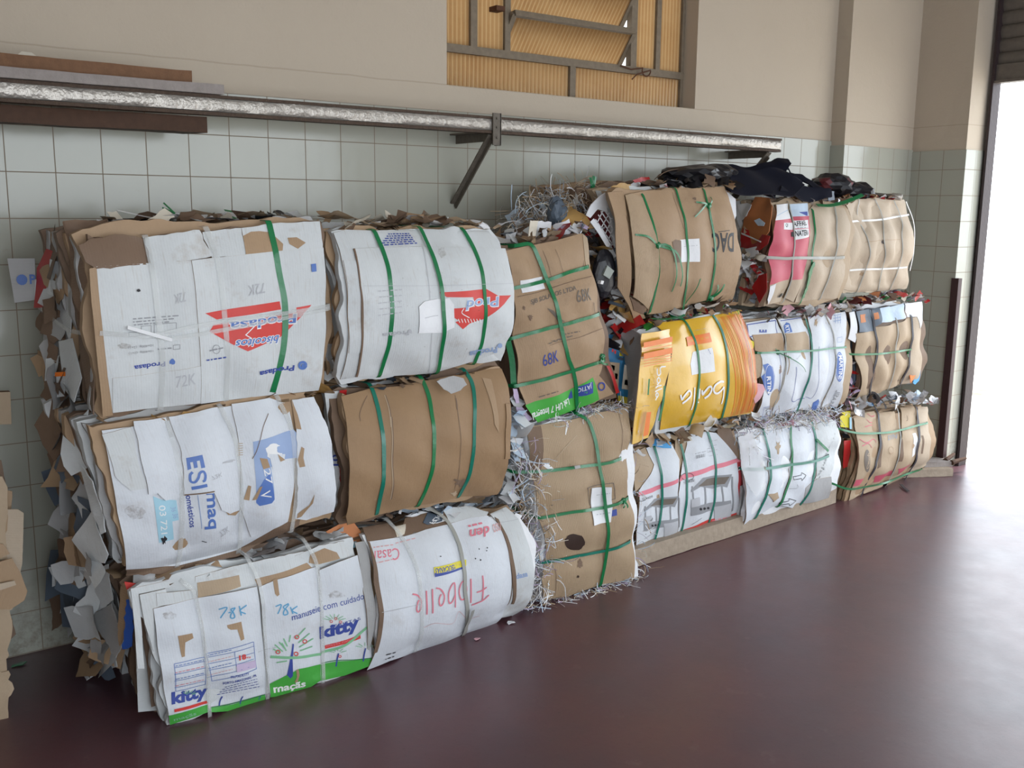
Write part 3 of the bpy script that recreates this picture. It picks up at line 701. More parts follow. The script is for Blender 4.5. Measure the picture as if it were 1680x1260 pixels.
tag(free_p, 'crumpled pale paper sheet peaking above the planks on the rail', 'paper')
# ------------------------------------------------------------------ column of three white bales at the left
G = 'strap_green'
# top: white biscuit cartons, upside-down print
A1 = Bale('white biscuit-carton bale with red arrow print, top left of the stack', [(132, 385), (527, 364), (534, 640), (176, 683)], -.74, .045, .52, 3.2, .15, 4, 11,
          ('kraft_dark', 'white_card', 'kraft', 'kraft_dark', 'grey_card', 'white_card', 'kraft'),
          [([(238, 392), (257, 500), (262, 665)], 'v'), ([(338, 378), (365, 500), (371, 652)], 'v'), ([(440, 370), (466, 500), (446, 640)], 'v')], 15, .022, gd=.012)
s = A1.sheet('front_sheet', [(157.7, 437), (236, 432), (313, 427), (325, 507), (330, 661), (184, 677), (176, 617), (165, 515)], 'white_card', .004)
s.text('Prodasa', (270, 592.5), (219, 599.5), (270.5, 600.5), 'ink_blue', .03); s.blob((281.5, 593), 5, 5, 'ink_midblue', .2)
for k in range(3): s.dashes((292-8*k, 517.5+5*k), (217, 523+5*k), 'ink_grey', 9, .0035, k)
s.frame([(252, 532), (288, 529), (288.5, 545), (252, 548)], .0016, 'ink_grey'); s.frame([(231, 535), (247, 533.5), (247, 548), (231, 550)], .0016, 'ink_grey')
s.frame([(210, 545), (227, 544), (227, 551), (210, 552.5)], .0016, 'ink_grey')
s.text('10x400g  (2x1)', (250, 572.5), (210, 577), (250.2, 577), 'ink_grey'); s.text('10x400g  (2x1)', (250, 563), (208.5, 567.5), (250.2, 568), 'ink_grey')
s.dashes((280, 570.5), (258, 572.5), 'ink_grey', 3, .004); s.frame([(283, 566), (294, 565), (294, 572), (283, 573)], .0014, 'ink_grey')
s.blob((226.5, 476), 3, 2.4, 'ink_black', .3); s.blob((203, 567), 10, 5, 'smudge', .5)
s.text('72K', (303, 478), (284, 483), (304, 494), 'ink_faint'); s.done()
s = A1.sheet('front_sheet', [(184, 620), (238, 614), (292, 607), (329, 600), (331, 661), (184, 677)], 'white_card', .0062)
s.text('72K', (287, 636), (320, 630), (287, 617), 'ink_faint'); s.done()
s = A1.sheet('front_sheet', [(313, 427), (440, 413), (529, 406), (532, 497), (530, 577), (521, 640), (440, 648), (328, 662), (322, 507)], 'white_card', .0075)
z = lambda *p: [(330+x/7.876, 480+y/7.876) for x, y in p]
s.poly(z((40, 265), (500, 185), (1000, 110), (1020, 215), (870, 240), (420, 310), (190, 345)), 'ink_red')
s.poly(z((95, 500), (150, 410), (300, 385), (800, 320), (1215, 255), (1310, 275), (1110, 480), (1010, 570), (590, 755), (390, 665)), 'ink_red')
s.poly(z((1215, 190), (1410, 155), (1300, 277), (1215, 257)), 'ink_red')
s.text('Prodasa', *z((1228, 258), (335, 368), (1240, 400)), 'ink_white', .055, .1); s.text('Prodasa', *z((1215, 270), (350, 375), (1228, 385)), 'ink_midblue', .02, .1)
s.stroke(z((690, 415), (560, 545)), .003, 'ink_white'); s.stroke(z((555, 540), (640, 590)), .003, 'ink_white')
s.text('biscoitos', *z((1000, 535), (420, 605), (995, 655)), 'ink_white', .06, .2); s.text('biscoitos', *z((993, 543), (430, 612), (985, 645)), 'ink_midblue', .02, .2)
s.text('Prodasa', *z((1192, 930), (738, 1015), (1193, 1000)), 'ink_blue', .03, .1); s.ring((330+1295/7.876, 480+935/7.876), 5.6, 5.2, .008, 'ink_midblue'); s.blob((330+1300/7.876, 480+940/7.876), 3, 3, 'ink_midblue')
s.ring((353, 572.5), 6, 7, .0016, 'ink_grey'); s.dashes((364, 570), (341, 575), 'ink_grey', 4, .004); s.dashes((369, 585.5), (337, 590.5), 'ink_blue', 5, .004)
s.text('72K', (432, 463), (404, 468), (433, 480), 'ink_faint'); s.poly([(508, 433), (516, 432), (517, 445), (509, 446)], 'ink_midblue')
s.done()
A1.sheet('top_flap', [(128, 402), (146, 392), (200, 384), (235, 392), (241, 434), (158, 441), (140, 430)], 'kraft_dark', .004, wob=.004).done()
A1.sheet('top_flap', [(237, 390), (280, 383), (326, 377), (347, 420), (300, 428), (247, 434)], 'white_card', .006, wob=.003).done()
A1.sheet('top_flap', [(331, 381), (395, 374), (404, 418), (347, 423)], 'white_card', .005, wob=.003).done()
s = A1.sheet('top_flap', [(395, 374), (450, 366), (523, 363), (528, 410), (402, 420)], 'white_card', .0065, wob=.002)
s.poly([(397, 387), (410, 380), (424, 379), (443, 381), (463, 400), (462, 411), (402, 417)], 'kraft'); s.poly([(470, 390), (485, 389), (500, 398), (487, 408), (473, 400)], 'kraft'); s.done()
A1.sheet('edge_strip', [(146, 441), (159, 437), (166, 515), (177, 617), (185, 681), (168, 684), (160, 600), (150, 500)], 'kraft', .0035).done()
A1.strap([(440, 368), (455, 440), (466, 505), (464, 565), (446, 641)], G, .019, lift=.009)
A1.strap([(238, 392), (250, 450), (257, 510), (265, 585), (262, 668)], 'clear_tape', .016, lift=.010, label='clear plastic strap')
A1.strap([(338, 378), (356, 430), (366, 510), (372, 590), (370, 655)], 'clear_tape', .016, lift=.010, label='clear plastic strap')
A1.strap([(162, 546), (250, 549), (330, 533), (440, 517), (535, 502)], 'clear_tape', .013, (0, 1), .011, label='clear plastic strap')
A1.strap([(280, 555), (340, 545), (440, 526), (535, 506)], 'clear_tape', .012, (0, 1), .012, label='clear plastic strap')
mb = MB(); q = catmull(A1.uv([(206, 536), (240, 546), (279, 557)]), 12); P = A1.S(q[:, 0], q[:, 1], .02); ribbon(mb, P, A1.n+np.array([0, 0, .6]), .011); mb.build('loose_strap_end', 'paper', A1.root, smooth=True)['label'] = 'twisted whitish strap end'
# side of the column seen beyond the front sheet
free_sheet('side_flap', [(104, 364, -.60), (174, 359, -.60), (177, 385, -.70), (141, 396, -.70), (143, 440, -.715), (166, 535, -.725), (158, 600, -.72), (148, 560, -.70), (118, 470, -.63)], 'kraft_dark', A1.root, .004, .006, 1)
free_sheet('side_flap', [(118, 415, -.5), (140, 440, -.66), (156, 560, -.70), (160, 680, -.715), (140, 640, -.62), (125, 520, -.5)], 'kraft_dark', A1.root, .004, .006, 2)
free_sheet('plastic_flap', [(76, 408, -.30), (92, 414, -.36), (78, 440, -.30), (72, 505, -.26), (57, 505, -.2), (60, 440, -.22)], 'plastic_red', A1.root, .003, .006, 3, label='dark red plastic flap')
s = free_sheet('carton_flap', [(12, 424, -.16), (57, 424, -.18), (60, 492, -.18), (24, 497, -.16)], 'grey_card', A1.root, .004, .003, 4, label='pale carton flap with blue print, sticking out to the left')
fs = np.array([on_y(38, 459, -.172)]); 
mb = MB(); c = on_y(36, 459, -.176); mb.add([c+np.array([.016*math.cos(a), 0, .017*math.sin(a)]) for a in np.linspace(0, 6.283, 14, endpoint=False)], [tuple(range(14))]); mb.build('printed_mark', 'ink_midblue', A1.root)
V, F = text2d('P', .03); a = on_y(49, 466, -.181); mesh('printed_letter', [a+np.array([.018*x, 0, .03*y]) for x, y in V], F, 'ink_midblue', None, A1.root, smooth=False)
free_sheet('side_flap', [(83, 425, -.36), (103, 432, -.42), (118, 478, -.5), (115, 560, -.46), (98, 520, -.38), (84, 470, -.32)], 'white_card', A1.root, .003, .006, 5)
free_sheet('side_flap', [(86, 475, -.40), (105, 474, -.45), (102, 490, -.45), (92, 498, -.41)], 'kraft', A1.root, .003, .003, 6)
free_sheet('side_flap', [(96, 560, -.40), (120, 555, -.5), (135, 620, -.58), (125, 660, -.56), (104, 640, -.46)], 'white_card', A1.root, .003, .008, 7)
free_sheet('side_flap', [(84, 590, -.30), (108, 580, -.42), (120, 650, -.5), (100, 690, -.42), (86, 650, -.32)], 'kraft_dark', A1.root, .003, .008, 8)
free_sheet('side_flap', [(90, 611, -.42), (106, 610, -.46), (106, 650, -.46), (93, 652, -.42)], 'white_card', A1.root, .002, .003, 9)
free_sheet('side_flap', [(90, 611, -.425), (106, 610, -.465), (106, 617, -.465), (90, 618, -.425)], 'ink_orange', A1.root, .0015, .001, 9)
mb = MB(); P = catmull([on_y(57, 498, -.18), on_y(80, 518, -.33), on_y(110, 540, -.52), on_y(140, 547, -.68), on_y(163, 547, -.752)], 24); ribbon(mb, P, np.array([-.9, -.5, .1]), .012); mb.build('packing_strap', 'clear_tape', A1.root, smooth=True)['label'] = 'clear plastic strap'
L = [on_y(180, 372, -.45), on_y(260, 362, -.5), on_y(380, 358, -.5), on_y(520, 355, -.5)]
scraps('torn_scraps', L, 90, (.02, .11), ('kraft_dark', 'kraft', 'paper', 'white_card', 'plastic_black', 'paper_warm', 'kraft_pale'), A1.root, 21, (.03, .13, .012), .30, .7)
mb = MB()
for pts in ([(300, 362), (280, 344), (268, 333)], [(303, 360), (282, 348), (266, 341)], [(380, 360), (400, 358), (392, 350), (368, 345)], [(370, 352), (400, 362), (420, 360)]):
    mb = MB(); P = catmull([on_y(x, y, -.5) for x, y in pts], 10); ribbon(mb, P, (0, -.5, .9), .009)
    mb.build('loose_strap_end', G, A1.root, smooth=True)['label'] = 'green strap end sticking up at the top'
for pts in ([(250, 358), (215, 350), (192, 345)], [(330, 366), (290, 356), (250, 352)], [(260, 372), (330, 362), (380, 358)]):
    mb = MB(); P = catmull([on_y(x, y, -.52) for x, y in pts], 10); ribbon(mb, P, (0, -.4, .9), .008)
    mb.build('loose_strap_end', 'strap_white', A1.root, smooth=True)['label'] = 'whitish strap end at the top'
L = [on_y(85, 420, -.3), on_y(80, 540, -.28), on_y(100, 680, -.40)]
scraps('side_scraps', L, 34, (.05, .15), ('kraft_dark', 'kraft', 'white_card', 'grey_card', 'kraft_dark'), A1.root, 22, (.015, .12, .06), .5, .6, axis=(-1, -.3, .15))

# middle: white appliance cartons, print turned sideways
A2 = Bale('white appliance-carton bale with sideways blue lettering, middle of left column', [(140, 700), (500, 640), (545, 852), (205, 932)], (-.76, -.75, -.75, -.76), .075, .52, 2.6, .3, 3, 12,
          ('white_card', 'kraft_dark', 'grey_card', 'kraft', 'white_card'), [([(275, 690), (290, 790), (290, 925)], 'v'), ([(362, 668), (392, 770), (388, 900)], 'v'), ([(455, 652), (480, 750), (478, 870)], 'v')], 14, .02, gd=.02)
s = A2.sheet('front_sheet', [(166, 706), (275, 690), (362, 668), (440, 654), (470, 660), (478, 760), (470, 850), (388, 902), (290, 928), (206, 934), (192, 840), (180, 770)], 'white_card_clean', .004)
z = lambda *p: [(230+x/6, 690+y/6) for x, y in p]
s.poly(z((120, 740), (205, 775), (350, 780), (375, 975), (310, 990), (325, 1165), (180, 1200), (150, 950)), 'ink_sky')
s.text('03 7214', *z((175, 835), (205, 1185), (238, 828)), 'ink_white', .0); s.text('36 36', *z((290, 850), (320, 960), (340, 845)), 'ink_paleblue', .0)
s.text('omésticos', *z((440, 735), (480, 1050), (500, 728)), 'ink_blue', .015)
s.text('maq', *z((602, 700), (628, 1070), (722, 690)), 'ink_midblue', .02)
s.stroke(z((560, 730), (600, 1060)), .002, 'ink_paleblue')
s.poly([(367, 836), (378, 822), (390, 826), (393, 836), (385, 845), (373, 844)], 'kraft'); s.poly([(368, 837), (380, 828), (392, 832), (390, 838)], 'kraft_dark')
s.blob((430, 700), 2, 2, 'ink_black'); s.stroke([(330, 887), (338, 889)], .0025, 'ink_black')
s.blob((220, 840), 16, 12, 'smudge', .5); s.blob((268, 885), 4, 6, 'ink_black', .5)
s.text('72K', (358, 872), (372, 862), (362, 880), 'ink_faint'); s.text('72K', (426, 848), (442, 838), (430, 858), 'ink_faint'); s.done()
s = A2.sheet('torn_flap', [(166, 712), (214, 700), (226, 760), (240, 800), (214, 804), (196, 790), (187, 780), (178, 745)], 'white_card', .008, wob=.002); s.done()
s = A2.sheet('torn_flap', [(217, 690), (270, 684), (285, 720), (296, 790), (297, 815), (270, 820), (257, 808), (242, 810), (228, 745)], 'white_card_clean', .011, wob=.002); s.done()
s = A2.sheet('front_sheet', [(275, 683), (355, 667), (372, 700), (386, 740), (392, 836), (376, 842), (362, 836), (350, 808), (300, 810), (296, 740)], 'white_card_clean', .009, wob=.0015)
E3 = z((440, 362), (600, 330), (628, 455), (590, 462), (575, 385), (545, 392), (555, 455), (520, 463), (508, 400), (480, 405), (492, 468), (455, 482))
s.poly(E3, 'ink_midblue')
s.stroke(z((505, 500), (480, 530), (485, 590), (525, 600), (560, 560), (575, 510), (610, 495), (630, 530), (625, 580), (605, 592)), .0072, 'ink_midblue', 40)
s.poly(z((490, 645), (645, 615), (652, 645), (497, 677)), 'ink_midblue')
s.text('72K', *z((690, 540), (790, 500), (700, 580)), 'ink_faint'); s.stroke(z((800, 410), (900, 395)), .004, 'ink_faint'); s.stroke([(299, 811), (350, 805)], .004, 'kraft_dark'); s.done()
s = A2.sheet('front_sheet', [(378, 662), (440, 652), (470, 662), (481, 740), (480, 800), (470, 855), (410, 880), (392, 830), (393, 760)], 'white_card_clean', .0095)
z = lambda *p: [(80+x*520/1680., 620+y*390/1260.) for x, y in p]
s.poly(z((1075, 335), (1200, 300), (1290, 270), (1315, 300), (1310, 420), (1225, 430), (1170, 470), (1190, 640), (1175, 660), (1110, 675), (1092, 660), (1085, 480)), 'ink_paleblue')
s.poly(z((1130, 540), (1165, 500), (1190, 640), (1175, 660), (1110, 675), (1092, 655), (1095, 600)), 'ink_midblue')
s.blob((80+1190*.3095, 620+385*.3095), 14, 12, 'ink_white', .15); s.blob((80+1225*.3095, 620+375*.3095), 7, 7, 'ink_paleblue', .1); s.poly(z((1160, 400), (1245, 400), (1240, 440), (1180, 480)), 'white_card_clean')
s.text('V', *z((1110, 600), (1120, 640), (1165, 590)), 'ink_white', .0); s.text('27', *z((1130, 480), (1145, 560), (1165, 475)), 'ink_white', .0)
for pl in (((1110, 420), (1150, 425), (1165, 470), (1130, 480)), ((1025, 640), (1050, 565), (1065, 570), (1055, 645)), ((1070, 645), (1110, 575), (1125, 570), (1095, 640)), ((1205, 400), (1245, 430), (1220, 440))): s.poly(z(*pl), 'kraft')
for k in range(6): s.stroke(z((995, 345+12*k), (1020, 343+12*k)), .002, 'kraft_pale')
s.stroke(z((1155, 185), (1130, 250), (1110, 330), (1090, 390), (1070, 425)), .0018, 'kraft_dark', 30); s.stroke(z((930, 440), (980, 430)), .003, 'ink_faint'); s.done()
s = A2.sheet('torn_flap', [(476, 655), (512, 650), (535, 700), (546, 770), (545, 838), (500, 852), (482, 850), (484, 760)], 'white_card_clean', .012, wob=.002)
s.poly(z((1280, 110), (1310, 190), (1330, 270), (1300, 265), (1290, 200)), 'kraft'); s.poly(z((1330, 360), (1345, 370), (1340, 420), (1350, 465), (1320, 470), (1310, 430)), 'kraft'); s.poly(z((1400, 610), (1390, 660), (1330, 730), (1305, 740), (1310, 715), (1370, 670)), 'kraft'); s.done()
A2.sheet('edge_strip', [(205, 932), (290, 922), (388, 898), (470, 850), (500, 840), (490, 862), (400, 908), (300, 936), (206, 944)], 'kraft_dark', .003, wob=.004).done()
for pt in ([(272, 690), (286, 740), (296, 800), (296, 870), (288, 928)], [(360, 668), (385, 725), (393, 790), (393, 850), (388, 905)], [(453, 652), (475, 700), (482, 760), (483, 820), (476, 868)]):
    A2.strap(pt, 'clear_tape', .014, lift=.012, label='clear plastic strap')
free_sheet('side_flap', [(130, 760, -.66), (150, 790, -.74), (172, 850, -.75), (176, 872, -.755), (168, 876, -.74), (148, 842, -.70)], 'white_card', A2.root, .003, .006, 1)
free_sheet('side_flap', [(120, 885, -.56), (150, 840, -.66), (166, 880, -.70), (178, 910, -.72), (172, 924, -.70), (140, 918, -.60)], 'white_card', A2.root, .003, .01, 2)
free_sheet('side_flap', [(112, 772, -.55), (130, 690, -.6), (146, 672, -.64), (142, 700, -.64), (135, 775, -.6)], 'white_card', A2.root, .003, .006, 3)
free_sheet('side_flap', [(150, 810, -.70), (165, 806, -.73), (190, 808, -.765), (188, 820, -.765), (160, 818, -.72)], 'kraft', A2.root, .003, .004, 4)
L = [on_y(115, 690, -.5), on_y(125, 800, -.5), on_y(140, 930, -.5)]
scraps('side_scraps', L, 40, (.06, .17), ('kraft_dark', 'kraft', 'white_card', 'grey_card', 'kraft_dark', 'slate'), A2.root, 23, (.02, .16, .05), .5, .6, axis=(-1, -.3, .15))
L = [on_y(170, 700, -.66), on_y(260, 688, -.68), on_y(380, 662, -.68), on_y(510, 638, -.68)]
scraps('torn_scraps', L, 46, (.02, .09), ('kraft_dark', 'kraft', 'paper', 'kraft', 'gold_paper'), A2.root, 24, (.03, .06, .010), .35, .7)

# bottom: white fruit cartons
A3 = Bale('white fruit-carton bale with green landscape print, bottom left on the floor', [(226, 968), (580, 885), (607, 1088), (275, 1190)], (-.775, -.775, -.805, -.79), .03, .50, 3.0, .2, 4, 13,
          ('white_card', 'kraft_dark', 'white_card', 'kraft', 'white_card'), [([(322, 950), (335, 1050), (342, 1168)], 'v'), ([(418, 925), (432, 1030), (436, 1140)], 'v'), ([(510, 900), (524, 1000), (527, 1110)], 'v')], 14, .02, gd=.013)
z = lambda *p: [(180+x*460/1610., 840+y*360/1260.) for x, y in p]
A3.sheet('back_flap', z((120, 440), (330, 395), (350, 430), (165, 470), (200, 900), (160, 900)), 'white_card', .0).done()
A3.sheet('back_flap', z((170, 475), (320, 440), (340, 520), (250, 555), (250, 800), (200, 640)), 'white_card', .002).done()
A3.sheet('back_flap', z((265, 465), (490, 445), (495, 500), (270, 540)), 'white_card', .004).done()
A3.sheet('back_flap', z((490, 370), (800, 290), (1110, 225), (1140, 260), (1150, 320), (850, 410), (500, 480)), 'white_card', .003, wob=.002).done()
A3.sheet('back_flap', z((500, 405), (740, 360), (750, 425), (505, 490)), 'kraft_pale', .005).done()
s = A3.sheet('top_flap', z((1060, 250), (1200, 190), (1345, 165), (1375, 250), (1190, 300), (1140, 285)), 'white_card', .004, wob=.003); s.poly(z((1140, 290), (1150, 240), (1230, 205), (1300, 230), (1320, 265), (1190, 300)), 'kraft'); s.done()
A3.sheet('back_flap', z((830, 385), (1130, 290), (1160, 320), (850, 425)), 'kraft', .004).done()
s = A3.sheet('front_sheet', z((248, 552), (390, 518), (500, 490), (530, 640), (560, 1110), (570, 1140), (340, 1218), (305, 1000), (270, 760)), 'white_card_clean', .006)
cut = lambda *p: s.poly(z(*p), 'kraft')
cut((387, 708), (470, 692), (477, 720), (430, 745), (428, 825), (410, 830))
s.blob((180+340*.2857, 840+590*.2857), 12, 6, 'smudge', .6)
s.poly(z((335, 1165), (450, 1135), (568, 1098), (570, 1140), (342, 1218)), 'ink_green')
s.text('kitty', *z((352, 1122), (556, 1072), (350, 1030)), 'ink_blue', .045); s.poly(z((366, 1128), (566, 1075), (568, 1090), (368, 1145)), 'ink_red')
s.text('maçãs', *z((365, 1200), (495, 1165), (362, 1180)), 'ink_softgreen', .02)
s.frame(z((365, 868), (540, 828), (545, 985), (375, 1025)), .0016, 'ink_midblue')
for k in range(4): s.stroke(z((366, 890+38*k), (543, 852+38*k)), .0014, 'ink_midblue', 8); s.dashes(*z((372, 880+38*k), (535, 844+38*k)), 'ink_pink' if k % 2 else 'ink_midblue', 8, .002, k)
for a in (-.9, -.5, -.1, .3, .7, 1.0): s.stroke(z((455+18*math.sin(a), 1052-18*math.cos(a)), (455+48*math.sin(a), 1052-36*math.cos(a))), .002, 'ink_softgreen')
s.done()
s = A3.sheet('front_sheet', z((500, 490), (680, 460), (840, 425), (860, 600), (890, 1000), (885, 1080), (790, 1125), (570, 1140), (560, 1100), (530, 640)), 'white_card_clean', .0075)
cut((668, 645), (750, 625), (768, 725), (748, 735), (728, 670), (690, 672), (672, 662))
s.stroke(z((620, 555), (668, 545), (630, 605)), .004, 'ink_marker'); s.stroke(z((675, 575), (690, 570)), .004, 'ink_marker')
s.stroke(z((715, 545), (690, 555), (705, 575), (712, 600), (692, 605), (690, 585), (715, 545)), .004, 'ink_marker'); s.stroke(z((738, 535), (750, 590)), .004, 'ink_marker'); s.stroke(z((780, 530), (742, 562), (775, 580)), .004, 'ink_marker')
s.frame(z((548, 808), (820, 740), (836, 895), (580, 965)), .0016, 'ink_midblue')
for k in range(4): s.stroke(z((550, 830+38*k), (822, 765+36*k)), .0014, 'ink_midblue', 8); s.dashes(*z((556, 818+38*k), (700, 785+37*k)), 'ink_faintpink' if k % 2 else 'ink_midblue', 9, .002, k)
s.stroke(z((710, 795), (722, 880)), .0014, 'ink_midblue'); s.poly(z((720, 870), (830, 845), (834, 885), (724, 915)), 'paper_lilac')
s.text('18', *z((738, 848), (778, 838), (735, 818)), 'ink_red', .04); s.text('Kg', *z((782, 838), (803, 832), (780, 826)), 'ink_red', .01)
s.text('FRUTAS KITTY', *z((690, 950), (795, 930), (688, 936)), 'ink_blue', .02); s.text('PORTO AMAZONAS - PR', *z((645, 985), (838, 938), (642, 972)), 'ink_blue', .02)
for k in range(4): s.dashes(*z((655-15*k, 1000+14*k), (840+8*k, 952+14*k)), 'ink_blue', 12, .002, k)
s.poly(z((572, 1118), (700, 1098), (885, 1045), (886, 1082), (790, 1127), (572, 1142)), 'ink_green'); s.stroke(z((572, 1116), (700, 1092), (886, 1042)), .003, 'ink_deepgreen', 20)
for q in (622, 740, 840): s.stroke(z((q, 1105), (q+6, 1075), (q+18, 1052)), .004, 'ink_blue')
s.stroke(z((845, 798), (900, 780), (960, 770)), .002, 'smudge'); s.done()
s = A3.sheet('front_sheet', z((848, 430), (950, 385), (1180, 310), (1200, 380), (1205, 700), (1205, 960), (1090, 1035), (915, 1058), (895, 900), (870, 600)), 'white_card_clean', .009)
cut((930, 385), (955, 378), (968, 470), (955, 480), (942, 465))
s.stroke(z((945, 538), (978, 528), (958, 580)), .004, 'ink_marker'); s.stroke(z((1020, 520), (990, 540), (1010, 560), (1015, 580), (992, 585), (995, 560), (1022, 525)), .004, 'ink_marker'); s.stroke(z((1030, 540), (1045, 580)), .004, 'ink_marker'); s.stroke(z((1070, 535), (1040, 560), (1070, 578)), .004, 'ink_marker')
s.poly(z((912, 980), (1000, 935), (1080, 895), (1204, 868), (1205, 960), (1090, 1035), (915, 1058)), 'ink_green')
s.text('maçãs', *z((935, 1042), (1115, 1005), (930, 990)), 'ink_white', .03)
s.poly(z((1010, 930), (1028, 840), (1042, 750), (1050, 752), (1042, 840), (1044, 935), (1030, 950)), 'ink_blue')
s.stroke(z((915, 825), (1060, 830), (1205, 810)), .009, 'ink_softgreen', 24)
for p in (((940, 755), (985, 795)), ((965, 740), (1000, 780)), ((990, 720), (1012, 765)), ((1030, 700), (1022, 740)), ((1060, 720), (1115, 660)), ((1075, 745), (1140, 690)), ((1080, 770), (1160, 720)), ((1085, 790), (1155, 765)), ((950, 858), (1010, 848)), ((930, 780), (970, 800)), ((980, 745), (1005, 790))): s.stroke(z(*p), .004, 'ink_softgreen')
for c in ((958, 797), (1066, 712), (1112, 737), (1062, 808)): s.ring((180+c[0]*.2857, 840+c[1]*.2857), 3.2, 2.8, .003, 'ink_red')
s.poly(z((1062, 900), (1075, 895), (1082, 930), (1070, 970), (1052, 972), (1066, 940)), 'kraft'); s.done()
s = A3.sheet('front_sheet', z((1195, 330), (1300, 285), (1415, 243), (1450, 440), (1480, 680), (1497, 870), (1340, 930), (1205, 962), (1204, 640)), 'white_card_clean', .0105)
s.text('manuseie com cuidado', *z((1040, 618), (1452, 494), (1036, 582)), 'ink_blue', .0)
s.text('kitty', *z((1200, 745), (1425, 680), (1196, 655)), 'ink_blue', .05); s.poly(z((1226, 760), (1430, 698), (1432, 720), (1228, 780)), 'ink_red'); s.text('maçãs naturais', *z((1235, 772), (1420, 718), (1233, 758)), 'ink_pink', .0)
s.text('FRUTAS', *z((1282, 655), (1432, 612), (1280, 640)), 'ink_blue', .0)
s.poly(z((1206, 868), (1300, 850), (1400, 845), (1496, 835), (1497, 872), (1340, 932), (1206, 962)), 'ink_green'); s.stroke(z((1206, 862), (1300, 845), (1400, 842), (1496, 832)), .003, 'ink_deepgreen', 20)
s.stroke(z((1206, 800), (1340, 760), (1470, 655)), .009, 'ink_softgreen', 24)
for q, y in ((1290, 880), (1445, 850)): s.stroke(z((q, y), (q+6, y-40), (q+14, y-75)), .005, 'ink_blue'); [s.stroke(z((q+10+20*math.sin(a), y-75-14*math.cos(a)), (q+10+55*math.sin(a), y-75-34*math.cos(a))), .002, 'ink_softgreen') for a in (-1.2, -.7, 0, .6, 1.1)]
for a in (-1.2, -.8, -.4, 0, .4, .8, 1.2): s.stroke(z((1280+25*math.sin(a), 620-15*math.cos(a)), (1280+70*math.sin(a), 620-42*math.cos(a))), .002, 'ink_softgreen')
for c in ((1262, 622), (1288, 606), (1312, 822), (1315, 625)): s.ring((180+c[0]*.2857, 840+c[1]*.2857), 2, 1.8, .002, 'ink_red')
s.blob((180+1290*.2857, 840+470*.2857), 14, 6, 'smudge', .6); s.done()
for pt in ([(300, 955), (318, 975), (334, 1060), (342, 1172)], [(404, 915), (424, 960), (432, 1040), (436, 1148)], [(498, 888), (518, 930), (526, 1010), (528, 1116)]):
    A3.strap(pt, 'clear_tape', .012, lift=.013, label='clear plastic strap')
free_sheet('side_flap', z((150, 560), (250, 560), (300, 1000), (290, 1130), (180, 1150), (160, 900)) and [(x, y, -.70) for x, y in z((150, 470), (250, 560), (300, 1000), (290, 1135), (165, 1150), (150, 800))], 'white_card', A3.root, .004, .004, 3)
free_sheet('side_flap', [(x, y, -.725) for x, y in z((170, 600), (240, 580), (275, 830), (270, 1110), (240, 1120), (215, 880))], 'kraft_dark', A3.root, .004, .004, 4)
for px, mat, sd in (([(128, 1000, -.3), (170, 985, -.42), (185, 1040, -.5), (190, 1095, -.52), (155, 1105, -.36), (152, 1060, -.34)], 'white_card', 1), ([(105, 920, -.25), (150, 900, -.36), (150, 1000, -.4), (110, 1010, -.28)], 'kraft_dark', 2),
                    ([(80, 975, -.15), (112, 950, -.22), (130, 1000, -.3), (85, 1035, -.17)], 'kraft_dark', 3), ([(140, 940, -.42), (180, 925, -.55), (184, 985, -.56), (150, 1010, -.44)], 'white_card', 4),
                    ([(145, 1010, -.40), (185, 990, -.55), (205, 1050, -.62), (190, 1080, -.58)], 'grey_card', 5), ([(92, 885, -.3), (117, 880, -.36), (118, 960, -.36), (100, 940, -.3)], 'kraft_dark', 6),
                    ([(196, 955, -.66), (214, 960, -.7), (208, 1040, -.68), (196, 1060, -.64)], 'kraft', 7), ([(114, 930, -.35), (132, 925, -.4), (130, 945, -.4), (116, 948, -.35)], 'grey_card', 8)):
    free_sheet('side_flap', px, mat, A3.root, .003, .006, sd, wob=.003)
free_sheet('plastic_flap', [(205, 985, -.70), (218, 980, -.72), (217, 1060, -.72), (202, 1065, -.69)], 'plastic_blue', A3.root, .002, .010, 3, .004, 'crumpled blue plastic')
free_sheet('plastic_flap', [(204, 955, -.735), (224, 958, -.745), (208, 968, -.735)], 'ink_red', A3.root, .002, .004, 3, label='red scrap')
L = [on_y(130, 930, -.35), on_y(140, 1010, -.35), on_y(165, 1080, -.40)]
scraps('side_scraps', L, 44, (.06, .18), ('kraft_dark', 'kraft', 'white_card', 'grey_card', 'white_card', 'slate'), A3.root, 25, (.03, .14, .05), .5, .6, axis=(-1, -.3, .15))
L = [on_y(215, 945, -.68), on_y(330, 930, -.68), on_y(470, 880, -.66), on_y(585, 868, -.66)]
scraps('torn_scraps', L, 60, (.02, .10), ('kraft_dark', 'kraft', 'paper', 'white_card', 'grey_card', 'foil'), A3.root, 26, (.04, .07, .014), .4, .8)
def ZZ(x0, y0, k): return lambda *p: [(x0+x/k, y0+y/k) for x, y in p]
